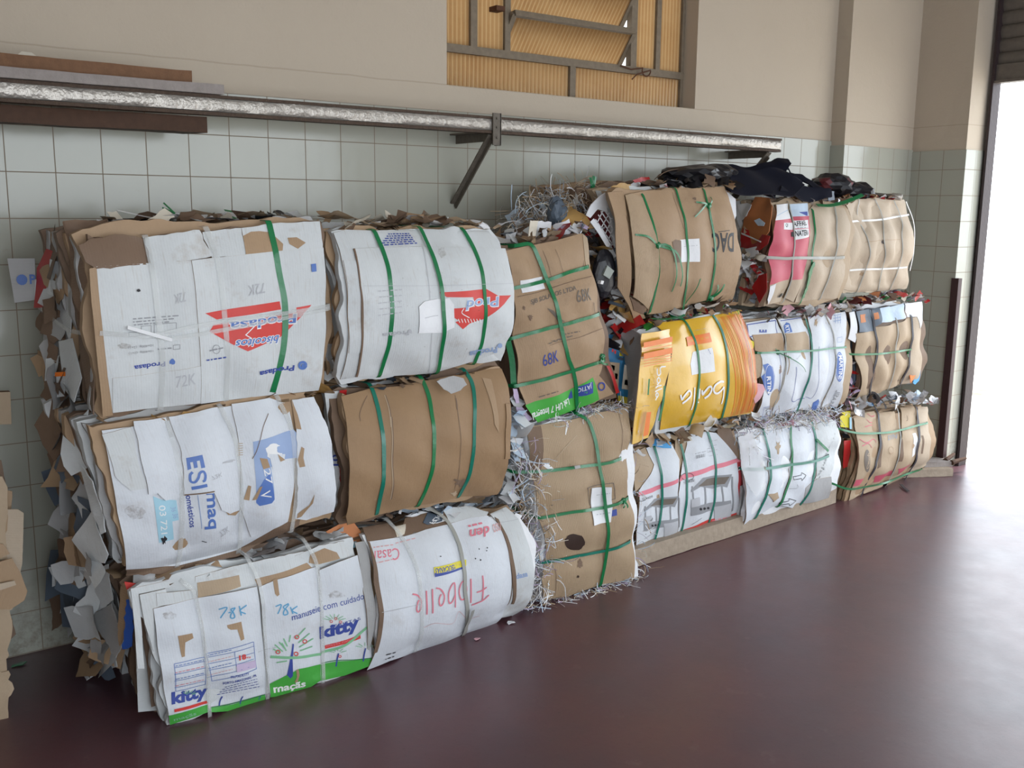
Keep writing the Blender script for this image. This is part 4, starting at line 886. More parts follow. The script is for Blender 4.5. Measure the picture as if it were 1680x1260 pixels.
# ------------------------------------------------------------------ second column
z = ZZ(520, 320, 3.2308)
B1 = Bale('white biscuit-carton bale with three green straps and pinned paper note', z((80, 195), (925, 195), (985, 880), (130, 975)), -.75, .10, .50, 2.3, .3, 4, 31,
          ('white_card', 'kraft_dark', 'white_card', 'kraft', 'plastic_red', 'grey_card'), [(z((300, 205), (380, 480), (390, 650), (325, 945)), 'v'), (z((535, 180), (630, 430), (655, 650), (625, 930)), 'v'), (z((770, 190), (870, 430), (885, 600), (830, 880)), 'v')], 15, .022, gd=.014)
s = B1.sheet('front_sheet', z((85, 200), (150, 183), (300, 188), (540, 178), (770, 188), (905, 188), (970, 280), (600, 300), (230, 300), (235, 470), (225, 780), (205, 965), (120, 978), (160, 840), (160, 600), (130, 345), (118, 290)), 'white_card', .003)
for k in range(6): s.dashes(*z((375-10*k, 206+12*k), (485+8*k, 204+10*k)), 'ink_blue', 9, .0035, k)
s.done()
B1.sheet('front_sheet', z((135, 345), (200, 345), (240, 480), (240, 700), (225, 835), (165, 838), (160, 650)), 'white_card', .006).done()
s = B1.sheet('front_sheet', z((190, 284), (370, 276), (560, 272), (760, 276), (990, 282), (1030, 450), (1038, 600), (1020, 740), (965, 825), (820, 880), (600, 945), (330, 962), (200, 962), (235, 775), (235, 640), (222, 480)), 'white_card', .009)
s.poly(z((640, 515), (890, 497), (950, 532), (1020, 530), (985, 575), (880, 655), (800, 680), (765, 710), (725, 672), (745, 665), (720, 650), (718, 600), (830, 590), (820, 540), (680, 540)), 'ink_red')
s.text('Prod', *z((958, 532), (778, 556), (962, 590)), 'ink_white', .05, .1); s.text('Prod', *z((955, 536), (780, 558), (958, 586)), 'ink_paleblue', .02, .1)
s.stroke(z((770, 600), (760, 625), (800, 650)), .003, 'ink_white')
for k in range(8): s.stroke(z((740+16*k, 655), (748+16*k, 675)), .003, 'ink_white')
s.text('Prodasa', *z((945, 800), (800, 828), (948, 832)), 'ink_paleblue', .03, .1); s.blob(z((960, 797))[0], 3.6, 3.6, 'ink_paleblue')
s.text('Prodasa', *z((478, 715), (338, 730), (480, 740)), 'ink_faint', .02); s.blob(z((484, 722))[0], 3.4, 3.4, 'ink_faint')
for k in range(5): s.dashes(*z((440, 500+30*k), (315, 508+32*k)), 'ink_faint', 6, .003, k)
s.blob(z((652, 305))[0], 6, 8, 'smudge', .6); s.blob(z((645, 425))[0], 4, 6, 'smudge', .6)
for k in range(26): s.blob(z((s.b.rng.uniform(400, 860), s.b.rng.uniform(300, 860)))[0], *s.b.rng.uniform(.5, 1.6, 2), 'smudge', .5, 7)
s.stroke(z((235, 480), (600, 478), (1030, 466)), .0012, 'ink_faint', 30); s.stroke(z((552, 275), (580, 440), (592, 600), (597, 780), (580, 940)), .0022, 'ink_faint', 30); s.done()
B1.sheet('edge_strip', z((186, 283), (194, 282), (226, 480), (240, 640), (238, 780), (208, 963), (198, 963), (230, 775), (220, 480)), 'kraft_dark', .0105).done()
s = B1.sheet('paper_note', z((530, 590), (560, 562), (630, 548), (650, 552), (655, 640), (655, 728), (528, 730)), 'paper', .014)
s.stroke(z((560, 650), (600, 640), (630, 636)), .002, 'ink_faint'); s.done()
B1.sheet('paper_note', z((655, 552), (690, 545), (715, 580), (718, 700), (660, 725)), 'paper', .013).done()
for pt, m in ((((300, 200), (350, 320), (382, 480), (390, 650), (372, 800), (325, 950)), G), (((532, 178), (590, 300), (634, 440), (655, 620), (648, 800), (622, 935)), G), (((768, 188), (830, 300), (872, 440), (886, 600), (870, 760), (826, 885)), G)):
    B1.strap(z(*pt), m, .014, lift=.021 if pt[0][0] == 532 else .012)
free_sheet('plastic_flap', [(x, y, -.72) for x, y in z((85, 360), (110, 370), (100, 460), (135, 560), (125, 700), (110, 640), (95, 500))], 'plastic_red', B1.root, .002, .01, 3, .004, 'crumpled red wrapper')
L = [on_y(x, y, -.6) for x, y in z((20, 170), (300, 150), (600, 130), (900, 180))]
scraps('torn_scraps', L, 70, (.02, .10), ('kraft_dark', 'kraft', 'paper', 'yellow_card', 'kraft_pale', 'paper_warm'), B1.root, 41, (.03, .13, .012), .32, .8, weights=(3, 3, 2, .6, 2, 2))
L = [on_y(x, y, -.62) for x, y in z((60, 250), (60, 600), (70, 950))]
scraps('side_scraps', L, 46, (.03, .10), ('kraft_dark', 'kraft', 'white_card', 'grey_card', 'plastic_black'), B1.root, 42, (.02, .1, .05), .9, .8)

z = ZZ(520, 600, 4.2)
B2 = Bale('plain brown kraft bale with three teal and green straps', z((160, 195), (1270, 25), (1265, 860), (200, 1085)), (-.74, -.74, -.74, -.76), .085, .50, 2.4, .25, 4, 32,
          ('kraft', 'kraft_dark', 'white_card', 'kraft_smooth', 'paper'), [(z((365, 150), (430, 400), (450, 700), (405, 1010)), 'v'), (z((715, 95), (785, 330), (795, 600), (695, 950)), 'v'), (z((1015, 40), (1075, 260), (1075, 560), (975, 890)), 'v')], 13, .02, gd=.013)
s = B2.sheet('front_sheet', z((162, 210), (365, 155), (560, 140), (715, 105), (1015, 55), (1150, 25), (1265, 18), (1310, 130), (1330, 350), (1315, 620), (1270, 830), (1240, 885), (1000, 900), (700, 960), (420, 1025), (205, 1095), (195, 1040), (218, 800), (205, 480)), 'kraft_smooth', .005)
for pl in (((465, 200), (485, 260), (500, 330), (508, 420)), ((508, 350), (515, 600), (518, 850), (505, 920))): s.stroke(z(*pl), .005, 'kraft_dark', 24); s.stroke(z(*[(x-5, y) for x, y in pl]), .003, 'kraft_pale', 24)
s.stroke(z((945, 200), (962, 300), (985, 480), (975, 700), (940, 850)), .002, 'kraft_dark', 30); s.stroke(z((950, 220), (960, 300)), .005, 'kraft_dark')
s.stroke(z((340, 205), (290, 320), (295, 380)), .002, 'kraft_dark'); s.blob(z((940, 880))[0], 5, 4, 'kraft_pale', .5); s.blob(z((985, 800))[0], 9, 6, 'kraft_dark', .5)
s.poly(z((1130, 80), (1190, 90), (1235, 300), (1245, 460), (1215, 400), (1180, 220)), 'kraft') ; s.done()
s = B2.sheet('cardboard_flap', z((1290, 260), (1322, 255), (1325, 440), (1318, 640), (1285, 640), (1290, 440)), 'kraft_smooth', .010); s.done()
for pt, m in ((((362, 140), (405, 260), (438, 420), (452, 620), (445, 830), (405, 1015)), 'strap_teal'), (((712, 88), (760, 210), (788, 360), (798, 540), (775, 760), (692, 955)), G), (((1012, 38), (1060, 130), (1080, 300), (1075, 520), (1045, 740), (970, 895)), 'strap_teal')):
    B2.strap(z(*pt), m, .014, lift=.009)
free_sheet('torn_flap', [(x, y, -.84) for x, y in z((830, 110), (940, 70), (1005, 85), (1030, 130), (990, 170), (930, 195), (880, 165))], 'grey_card', B2.root, .003, .006, 2, .003, 'torn grey liner hanging over the top edge')
s = free_sheet('carton_flap', [(x, y, -.70) for x, y in z((48, 185), (150, 170), (160, 700), (150, 1040), (110, 1050), (100, 600))], 'white_card', B2.root, .004, .004, 5, label='white carton edge with blue lettering')
V, F = text2d('10  500  AB', .02); a, b, c = [on_y(x, y, -.708) for x, y in z((100, 690), (128, 235), (150, 690))]
mesh('printed_lettering', [a+(b-a)*x+(c-a)*y for x, y in V], F, 'ink_blue', None, B2.root, smooth=False)
free_sheet('plastic_flap', [(x, y, -.715) for x, y in z((155, 170), (205, 165), (205, 200), (175, 320), (170, 900), (155, 700))], 'plastic_red', B2.root, .002, .004, 6, .002, 'red card edge')
L = [on_y(x, y, -.66) for x, y in z((1330, 250), (1360, 450), (1330, 700), (1250, 880))]
scraps('paper_edges', L, 34, (.03, .10), ('paper', 'paper_blue', 'white_card', 'paper'), B2.root, 43, (.02, .06, .03), .8, .8)
L = [on_y(x, y, -.70) for x, y in z((300, 130), (600, 95), (900, 60), (1080, 30))]
scraps('torn_scraps', L, 34, (.02, .07), ('kraft_dark', 'kraft', 'kraft_dark', 'grey_card', 'slate'), B2.root, 44, (.03, .05, .010), .35, .8)

z = ZZ(560, 800, 4.2)
B3 = Bale('white bedding-carton bale with pink handwriting, on the floor in the second column', z((150, 330), (1230, 150), (1290, 820), (195, 1245)), (-.76, -.76, -.77, -.80), .105, .50, 2.3, .25, 4, 33,
          ('white_card', 'kraft', 'white_card', 'kraft_dark', 'paper'), [(z((370, 300), (520, 620), (540, 900), (490, 1110)), 'v'), (z((720, 200), (830, 480), (850, 750), (820, 1010)), 'v'), (z((1030, 180), (1150, 420), (1185, 650), (1100, 900)), 'v')], 14, .02, gd=.014)
s = B3.sheet('front_sheet', z((178, 370), (400, 340), (580, 285), (730, 250), (880, 205), (1000, 190), (1080, 250), (1150, 480), (1165, 620), (1140, 800), (1060, 960), (860, 1040), (720, 1085), (500, 1135), (330, 1190), (170, 1255), (230, 1130), (280, 860), (240, 620)), 'white_card_clean', .006)
s.text('Casal', *z((392, 410), (222, 432), (395, 490)), 'ink_pink', .0); s.dashes(*z((350, 390), (200, 410)), 'ink_faintpink', 6, .003); s.dashes(*z((345, 490), (235, 515)), 'ink_faintpink', 4, .003); s.dashes(*z((500, 345), (360, 380)), 'ink_faintpink', 5, .003)
s.text('den', *z((1010, 255), (875, 285), (1012, 325)), 'ink_pink', .02); s.text('nso', *z((1085, 235), (1030, 250), (1090, 290)), 'ink_faintpink', .0); s.dashes(*z((960, 240), (865, 262)), 'ink_pink', 3, .006)
s.poly(z((628, 545), (850, 492), (850, 535), (632, 590)), 'ink_yellow'); s.poly(z((632, 588), (740, 572), (848, 540), (848, 550), (636, 612)), 'ink_blue'); s.text('ERNAMBUCANAS', *z((845, 505), (636, 552), (846, 540)), 'ink_blue', .02)
q = ZZ(660, 930, 10.5)
for p in (((1360, 140), (1370, 340), (1355, 560)), ((1470, 475), (1360, 570), (1170, 650)), ((1260, 430), (1345, 400), (1430, 340)), ((1155, 195), (1160, 400), (1155, 610)), ((1060, 230), (1000, 260), (958, 380), (965, 490), (1000, 555), (1060, 520), (1085, 380), (1060, 235)),
          ((890, 690), (890, 480), (880, 280), (840, 290), (780, 420), (775, 570), (800, 620), (850, 570), (890, 470)), ((560, 355), (640, 380), (700, 480), (690, 600), (640, 660), (612, 600), (620, 520), (650, 460)),
          ((495, 370), (500, 580), (500, 790)), ((390, 400), (400, 600), (400, 810)), ((155, 458), (240, 480), (300, 570), (295, 700), (255, 765), (225, 720), (240, 620), (265, 560))):
    s.stroke(q(*p), .0052, 'ink_pink', 40)
s.stroke(z((560, 960), (640, 930), (760, 930), (800, 850), (860, 900), (940, 880)), .0015, 'ink_faintpink', 30)
s.dashes(*z((365, 1130), (300, 1148)), 'ink_black', 2, .004); s.dashes(*z((355, 1158), (295, 1178)), 'ink_black', 2, .004)
for q in ((675, 470), (940, 420), (995, 410), (990, 430), (950, 495), (915, 485)): s.blob(z(q)[0], 1.2, 1.2, 'ink_black', .4, 7)
s.stroke(z((270, 855), (420, 825), (540, 800)), .0014, 'ink_faint', 16); s.done()
s = B3.sheet('front_sheet', z((1020, 180), (1130, 130), (1215, 210), (1260, 320), (1310, 480), (1328, 620), (1310, 740), (1260, 830), (1180, 880), (1070, 900), (1150, 800), (1178, 620), (1150, 420), (1090, 260)), 'white_card', .003)
s.text('dasa', *z((1200, 630), (1280, 610), (1198, 590)), 'ink_paleblue', .03); s.stroke(z((1080, 240), (1215, 215)), .0016, 'ink_faint'); s.done()
B3.sheet('edge_strip', z((1050, 200), (1075, 215), (1135, 330), (1175, 480), (1198, 640), (1180, 800), (1165, 800), (1172, 640), (1150, 480), (1110, 320)), 'kraft_dark', .008).done()
B3.sheet('edge_strip', z((178, 372), (186, 368), (250, 640), (286, 860), (240, 1130), (215, 1140), (255, 880), (215, 640)), 'kraft_dark', .008).done()
B3.sheet('side_panel', z((105, 385), (175, 372), (215, 620), (250, 860), (205, 1130), (190, 1120), (160, 700)), 'grey_card', -.012).done()
B3.sheet('top_flap', z((145, 275), (320, 245), (400, 335), (330, 352), (180, 372)), 'kraft_dark', .001).done()
B3.sheet('top_flap', z((440, 210), (580, 160), (720, 170), (740, 250), (580, 285), (420, 335), (400, 290)), 'kraft_dark', .000, wob=.003).done()
B3.sheet('top_flap', z((355, 270), (440, 250), (430, 320), (380, 340)), 'paper_warm', .004).done()
s = B3.sheet('top_flap', z((600, 150), (700, 135), (690, 230), (590, 255), (560, 240)), 'slate', .004); s.text('FLIC', *z((600, 240), (670, 170), (630, 250)), 'ink_white', .02); s.done()
B3.sheet('top_flap', z((690, 145), (880, 125), (1010, 165), (990, 200), (820, 225), (740, 245)), 'white_card', .005, wob=.003).done()
B3.sheet('top_flap', z((430, 195), (600, 135), (690, 120), (600, 165), (480, 200)), 'paper', .007, wob=.002).done()
B3.strap(z((560, 120), (660, 180), (740, 260), (800, 390), (835, 560), (848, 760), (822, 1015)), 'strap_grey', .014, lift=.013, label='dull grey-green plastic strap')
B3.strap(z((310, 225), (400, 330), (490, 500), (535, 700), (545, 880), (495, 1125)), 'clear_tape', .014, lift=.013, label='clear plastic strap')
mb = MB(); q = catmull(B3.uv(z((825, 1000), (850, 920), (875, 830))), 10); ribbon(mb, B3.S(q[:, 0], q[:, 1], np.linspace(.016, .03, 10)), B3.n, .013); mb.build('loose_strap_end', 'strap_grey', B3.root, smooth=True)
s = free_sheet('carton_flap', [(535, 872, -.70), (575, 850, -.70), (592, 872, -.72), (590, 895, -.73), (560, 900, -.72)], 'carton_orange', B3.root, .003, .004, 3, label='orange carton corner')
free_sheet('carton_flap', [(575, 890, -.735), (585, 888, -.735), (585, 898, -.735), (575, 899, -.735)], 'ink_sky', B3.root, .002, .001, 3, label='small blue corner')
L = [on_y(x, y, -.66) for x, y in z((160, 200), (450, 140), (700, 110), (1000, 90))]
scraps('torn_scraps', L, 56, (.02, .09), ('kraft_dark', 'paper', 'paper_blue', 'white_card', 'plastic_black', 'foil', 'kraft'), B3.root, 45, (.03, .06, .014), .4, .8)

# ------------------------------------------------------------------ two brown bales standing on end
z = ZZ(820, 360, 3.7077)
C1 = Bale('brown kraft bale on end, tilted, with green and blue print at its foot', z((30, 185), (510, 95), (715, 1085), (215, 1225)), (-.67, -.67, -.67, -.70), .075, .50, 2.6, .55, 2.6, 51,
          ('kraft', 'kraft_dark', 'white_card', 'paper', 'kraft_dark'), [(z((180, 160), (280, 400), (350, 640), (430, 920), (455, 1150)), 'v'), (z((85, 415), (270, 375), (520, 295)), 'h'), (z((70, 715), (345, 645), (585, 580)), 'h'), (z((110, 1005), (430, 920), (620, 855)), 'h')], 14, .018, gd=.018)
s = C1.sheet('front_sheet', z((30, 190), (170, 160), (330, 130), (490, 85), (520, 120), (545, 290), (590, 480), (600, 600), (635, 720), (625, 860), (600, 950), (690, 1060), (560, 1120), (440, 1150), (230, 1235), (160, 1140), (105, 1000), (75, 720), (90, 520), (70, 330)), 'kraft', .004)
s.poly(z((150, 1130), (210, 1105), (410, 1040), (560, 960), (600, 1095), (440, 1160), (225, 1235), (190, 1190)), 'ink_green')
s.poly(z((455, 1020), (560, 985), (562, 1055), (465, 1085)), 'ink_blue'); s.poly(z((405, 1100), (430, 1035), (440, 1095)), 'ink_blue')
s.text('JATIC', *z((552, 990), (465, 1020), (556, 1025)), 'ink_white', .0) ; s.text('Lek UH 7 Integral', *z((412, 1072), (185, 1165), (420, 1125)), 'ink_white', .02)
s.text('SJB SOLADOS LTDA', *z((185, 525), (462, 435), (182, 488)), 'ink_kraftgrey', .02)
s.text('68K', *z((462, 505), (552, 490), (455, 430)), 'ink_kraftgrey', .0); s.text('68K', *z((258, 895), (352, 862), (250, 825)), 'ink_blue', .0)
for k in range(4): s.stroke(z((285+10*k, 540+4*k), (330+12*k, 590+6*k), (350+12*k, 620)), .003, 'ink_kraftgrey')
s.dashes(*z((380, 700), (480, 680)), 'ink_kraftgrey', 4, .004); s.dashes(*z((290, 755), (440, 705)), 'ink_kraftgrey', 5, .003); s.dashes(*z((310, 740), (410, 712)), 'ink_kraftgrey', 4, .003)
s.dashes(*z((230, 1080), (350, 1045)), 'ink_kraftgrey', 4, .004)
s.stroke(z((100, 470), (280, 425), (420, 380), (550, 345)), .002, 'kraft_dark', 24); s.stroke(z((300, 765), (480, 715), (620, 660)), .0014, 'kraft_dark', 24)
s.stroke(z((255, 190), (310, 360)), .0016, 'kraft_dark'); s.stroke(z((330, 180), (385, 340)), .0016, 'kraft_dark'); s.stroke(z((565, 505), (572, 570)), .002, 'ink_black')
s.blob(z((180, 590))[0], 3, 5, 'kraft_dark', .6); s.blob(z((140, 540))[0], 2, 3, 'kraft_dark', .6); s.ring(z((612, 1015))[0], 5, 6, .006, 'ink_blue')
s.poly(z((640, 890), (660, 890), (720, 1050), (700, 1060)), 'plastic_red'); s.done()
C1.sheet('paper_label', z((118, 372), (250, 348), (268, 420), (130, 447)), 'paper', .0075, label='white paper label under the strap').done()
s = C1.sheet('top_flap', z((495, 85), (525, 112), (545, 285), (520, 292), (505, 170)), 'kraft_pale', .006); s.done()
C1.strap(z((100, 158), (170, 152), (215, 220), (280, 400), (350, 640), (405, 830), (435, 930), (460, 1150)), G, .015, lift=.010)
for pt in (((80, 416), (180, 395), (275, 368), (400, 325), (525, 288)), ((62, 722), (200, 685), (345, 645), (480, 610), (592, 575)), ((95, 1010), (250, 975), (430, 920), (540, 885), (625, 855))):
    C1.strap(z(*pt), G, .013, lift=.012)
mb = MB(); P = catmull([on_y(x, y, -.68) for x, y in z((50, 740), (75, 860), (85, 1010))], 10); ribbon(mb, P, (-.5, -.8, 0), .022); mb.build('packing_strap', G, C1.root, smooth=True)
C1.knot(z((612, 835))[0], G, [z((600, 870), (640, 880))])
free_sheet('plastic_flap', [(x, y, -.69) for x, y in z((78, 1030), (105, 1030), (120, 1120), (200, 1215), (170, 1230), (105, 1170))], 'paper_lilac', C1.root, .002, .012, 3, .003, 'crumpled lilac film')
L = [on_y(x, y, -.5) for x, y in z((545, 160), (590, 400), (640, 640), (660, 800))]
scraps('side_scraps', L, 80, (.02, .09), ('plastic_black', 'white_card', 'kraft_dark', 'paper', 'plastic_red', 'slate', 'gold_paper', 'foil', 'kraft'), C1.root, 52, (.03, .16, .05), .9, .9)
L = [on_y(x, y, -.5) for x, y in z((10, 130), (120, 100), (300, 70), (480, 40))]
scraps('torn_scraps', L, 90, (.02, .08), ('kraft_dark', 'paper', 'kraft_pale', 'kraft', 'paper_lilac', 'plastic_red', 'white_card', 'slate'), C1.root, 53, (.03, .14, .015), .6, .9, weights=(3, 3, 2, 3, 1, .7, 2, 1))

z = ZZ(820, 640, 3.15)
C2 = Bale('brown ribbed kraft bale on end spilling shredded paper, dark oil stain', z((130, 185), (665, 90), (690, 985), (225, 1085)), -.70, .075, .50, 2.8, .45, 2.8, 54,
          ('kraft', 'paper', 'kraft_dark', 'paper', 'kraft_corr'), [(z((420, 140), (490, 300), (520, 560), (540, 830), (515, 1000)), 'v'), (z((100, 415), (380, 395), (610, 355)), 'h'), (z((215, 650), (450, 610), (640, 565)), 'h'), (z((230, 880), (540, 825), (655, 785)), 'h')], 13, .014, gd=.020)
s = C2.sheet('front_sheet', z((132, 190), (215, 178), (360, 155), (480, 120), (660, 85), (672, 200), (650, 340), (655, 470), (690, 640), (680, 780), (690, 975), (540, 1000), (360, 1060), (222, 1085), (215, 980), (235, 860), (190, 560), (150, 380)), 'kraft_corr', .004)
s.poly(z((135, 195), (208, 182), (212, 400), (185, 480), (150, 390)), 'kraft_dark'); s.stroke(z((395, 230), (330, 300), (255, 395)), .004, 'kraft_pale'); s.stroke(z((345, 160), (335, 230), (350, 170)), .003, 'ink_white')
s.blob(z((382, 785))[0], 16.5, 13.5, 'oil_stain', .07, 22); s.blob(z((410, 895))[0], 4, 7, 'kraft_dark', .4); s.blob(z((400, 962))[0], 2, 2, 'oil_stain', .3)
s.frame(z((450, 505), (582, 478), (592, 560), (460, 590)), .003, 'ink_kraftgrey'); s.poly(z((570, 620), (598, 612), (600, 645), (572, 652)), 'ink_blue')
s.stroke(z((280, 920), (280, 1060)), .002, 'kraft_dark'); s.stroke(z((610, 120), (620, 330)), .002, 'kraft_dark'); s.done()
s = C2.sheet('paper_note', z((468, 505), (570, 500), (575, 595), (565, 680), (480, 698), (465, 600)), 'paper', .010, label='white paper note under the crossed straps'); s.dashes(*z((490, 540), (560, 530)), 'ink_faint', 4, .003); s.dashes(*z((490, 640), (560, 630)), 'ink_faint', 4, .003); s.done()
C2.strap(z((400, 125), (450, 165), (490, 290), (508, 420), (525, 600), (540, 800), (512, 1000)), G, .014, lift=.012)
for pt in (((75, 420), (230, 415), (390, 395), (510, 378), (612, 352)), ((205, 655), (380, 625), (520, 600), (650, 555)), ((215, 885), (380, 855), (540, 822), (660, 780))):
    C2.strap(z(*pt), 'strap_teal' if pt[0][0] == 215 else G, .012, lift=.014)
C2.knot(z((632, 570))[0], G, [z((628, 590), (625, 605)), z((640, 585), (648, 604))])
free_sheet('tape_piece', [(x, y, -.785) for x, y in z((385, 392), (415, 388), (418, 402), (390, 408))], 'grey_card', C2.root, .001, .001, 3, label='bit of grey tape on the strap')
SH = ('paper', 'paper_blue', 'paper_warm', 'paper', 'paper', 'kraft_pale', 'paper_lilac')
shreds('shredded_paper', [on_y(x, y, -.70) for x, y in z((110, 300), (140, 470), (180, 640), (210, 800), (210, 960), (150, 1120))], 520, (.05, .13), SH, C2.root, 55, (.055, .06, .04), .1, out=(-.8, -.5, 0))
shreds('shredded_paper', [on_y(x, y, -.68) for x, y in z((200, 1110), (330, 1075), (480, 1020), (690, 985))], 320, (.03, .09), SH, C2.root, 56, (.03, .06, .02), -.2)
shreds('shredded_paper', [on_y(x, y, -.66) for x, y in z((200, 165), (330, 135), (480, 95), (660, 75))], 260, (.03, .07), SH, C2.root, 57, (.03, .06, .014), .9)
shreds('shredded_paper', [on_y(x, y, -.66) for x, y in z((668, 180), (672, 400), (700, 640), (710, 950))], 70, (.04, .10), SH, C2.root, 58, (.012, .06, .04), .1, out=(.6, -.5, 0))
C2.sheet('paper_strip', z((690, 850), (712, 900), (715, 960), (690, 1040), (672, 1035), (690, 960), (682, 880)), 'paper', .0, label='white paper strip curling off the edge').done()
# ------------------------------------------------------------------ fourth column
z = ZZ(960, 260, 4.5)
D1 = Bale('brown carton bale with big black letters and knotted green cords, topmost of its column', z((215, 245), (1030, 210), (1100, 1035), (370, 1175)), (-.66, -.60, -.56, -.62), .085, .50, 2.5, .25, 4, 61,
          ('kraft', 'kraft_pale', 'kraft_dark', 'kraft', 'white_card'), [(z((420, 280), (500, 560), (530, 760), (470, 1120)), 'v'), (z((660, 235), (730, 520), (750, 720), (715, 1100)), 'v'), (z((870, 240), (935, 560), (950, 740), (905, 1010)), 'v')], 13, .02, gd=.013)
s = D1.sheet('front_sheet', z((330, 260), (460, 235), (660, 230), (860, 215), (1020, 205), (1060, 400), (1095, 620), (1100, 830), (1080, 1040), (900, 1045), (720, 1085), (560, 1140), (450, 1150), (520, 900), (520, 700), (440, 480)), 'kraft', .005)
s.text('DAC', *z((1090, 545), (925, 545), (1088, 690)), 'ink_black', .02); s.stroke(z((975, 540), (1060, 530)), .003, 'ink_black')
s.poly(z((635, 615), (660, 598), (700, 605), (700, 768), (650, 765)), 'kraft_dark')
s.blob(z((800, 295))[0], 3, 2, 'kraft_dark', .5); s.stroke(z((635, 250), (690, 420), (720, 520)), .002, 'kraft_dark'); s.done()
s = D1.sheet('paper_note', z((695, 600), (835, 590), (840, 762), (695, 766)), 'paper', .0055, thick=.001, label='white paper note'); s.dashes(*z((720, 650), (820, 640)), 'ink_faint', 4, .002); s.done()
D1.sheet('cardboard_flap', z((280, 270), (330, 255), (410, 290), (490, 520), (530, 700), (520, 900), (450, 1110), (340, 1020), (345, 700), (320, 480)), 'kraft_corr', .012).done()
D1.sheet('cardboard_flap', z((160, 250), (275, 240), (300, 440), (330, 700), (320, 1020), (420, 1140), (440, 1180), (350, 1190), (290, 1040), (235, 950), (225, 700)), 'kraft', .004).done()
D1.sheet('cardboard_flap', z((320, 1020), (400, 1080), (440, 1090), (420, 1150), (350, 1120)), 'kraft_dark', .008).done()
for pt in (((415, 275), (470, 420), (510, 560), (530, 760), (510, 960), (465, 1130)), ((658, 232), (700, 370), (735, 540), (750, 720), (740, 920), (710, 1110)), ((865, 235), (905, 380), (938, 560), (950, 740), (930, 900), (895, 1040))):
    D1.strap(z(*pt), G, .011, lift=.010)
D1.knot(z((525, 640))[0], G, [z((600, 640), (640, 740), (620, 980)), z((650, 690), (685, 800), (685, 940)), z((440, 575), (350, 560))], .010)
D1.knot(z((900, 350))[0], G, [z((860, 350), (790, 430)), z((860, 330), (800, 320)), z((910, 300), (905, 285))], .009)
D1.knot(z((915, 1030))[0], G, [z((960, 990), (1010, 925)), z((950, 970), (960, 930))], .012)
mb = MB(); q = catmull(D1.uv(z((725, 1070), (770, 980), (795, 880))), 10); ribbon(mb, D1.S(q[:, 0], q[:, 1], np.linspace(.012, .04, 10)), D1.n, .007); mb.build('loose_strap_end', G, D1.root, smooth=True)
free_sheet('card_flap', [(x, y, -.52) for x, y in z((1030, 230), (1110, 300), (1115, 420), (1085, 500), (1060, 420))], 'paper', D1.root, .003, .008, 3, label='pale card flap beside the carton')
L = [on_y(x, y, -.52) for x, y in z((420, 240), (640, 190), (850, 170), (1010, 190))]
scraps('torn_scraps', L, 70, (.02, .09), ('plastic_black', 'kraft_dark', 'plastic_red', 'kraft', 'foil', 'plastic_black', 'paper'), D1.root, 62, (.03, .10, .016), .5, .9, weights=(3, 2, .6, 2, .6, 2, 1))
L = [on_y(x, y, -.58) for x, y in z((470, 1165), (640, 1130), (830, 1090), (1060, 1060))]
scraps('torn_scraps', L, 46, (.02, .07), ('kraft_dark', 'paper', 'plastic_black', 'white_card', 'kraft'), D1.root, 63, (.03, .06, .014), .5, .9)
mb = MB(); c = on_y(1040, 277, -.45)
for k in range(2):
    th = np.linspace(.1, 3.0, 14); pts = [on_y(*q) for q in ((1078, 292, -.5), (1088, 284, -.5), (1100, 281, -.48), (1115, 281, -.46), (1126, 286, -.45), (1130, 292, -.45))]
P = catmull(pts, 16); ribbon(mb, P, np.array([0, .3, 1.]), .05, .002); mb.build('curled_sheet', 'kraft_dark', D1.root, smooth=True)
free_sheet('plastic_flap', [(1036, 296, -.5), (1050, 291, -.5), (1064, 290, -.48), (1066, 294, -.48), (1050, 299, -.5), (1040, 300, -.5)], 'plastic_red', D1.root, .002, .008, 3, .002, 'red wrapper on top')
free_sheet('paper_flap', [(x, y, -.56) for x, y in z((180, 210), (260, 180), (330, 190), (430, 240), (440, 270), (380, 320), (330, 290), (270, 250))], 'gold_paper', D1.root, .002, .016, 3, .003, 'crumpled shiny kraft paper at the corner')

z = ZZ(980, 490, 5.04)
D2 = Bale('bright yellow carton bale with orange stripes, white lettering and white note', z((330, 275), (1165, 100), (1275, 945), (480, 1110)), (-.63, -.56, -.53, -.63), .07, .50, 2.6, .25, 4, 64,
          ('kraft', 'kraft_dark', 'yellow_card', 'white_card'), [(z((700, 180), (800, 380), (830, 640), (750, 1040)), 'v'), (z((940, 140), (1045, 360), (1070, 640), (1020, 960)), 'v')], 13, .02, gd=.012)
s = D2.sheet('front_sheet', z((410, 185), (560, 190), (710, 175), (940, 140), (1165, 98), (1195, 280), (1240, 520), (1270, 700), (1275, 945), (1020, 985), (760, 1040), (510, 1085), (530, 850), (590, 560), (600, 330), (500, 240)), 'yellow_card', .005)
rg = np.random.RandomState(9)
for k in range(17):
    u0 = .735+.0155*k+rg.uniform(-.003, .003); w = rg.uniform(.004, .012); m_ = ('ink_orange', 'ink_amber', 'ink_amber', 'ink_orange')[k % 4]
    s.poly([(u0, .02), (u0+w, .02), (u0+w*1.1+.004, .5), (u0+w, .985), (u0, .985), (u0+.004, .5)], m_, True)
s.poly(z((722, 318), (915, 278), (935, 355), (735, 392)), 'ink_orange'); s.dashes(*z((910, 318), (735, 352)), 'ink_amber', 4, .008)
q = ZZ(1100, 610, 15.75)
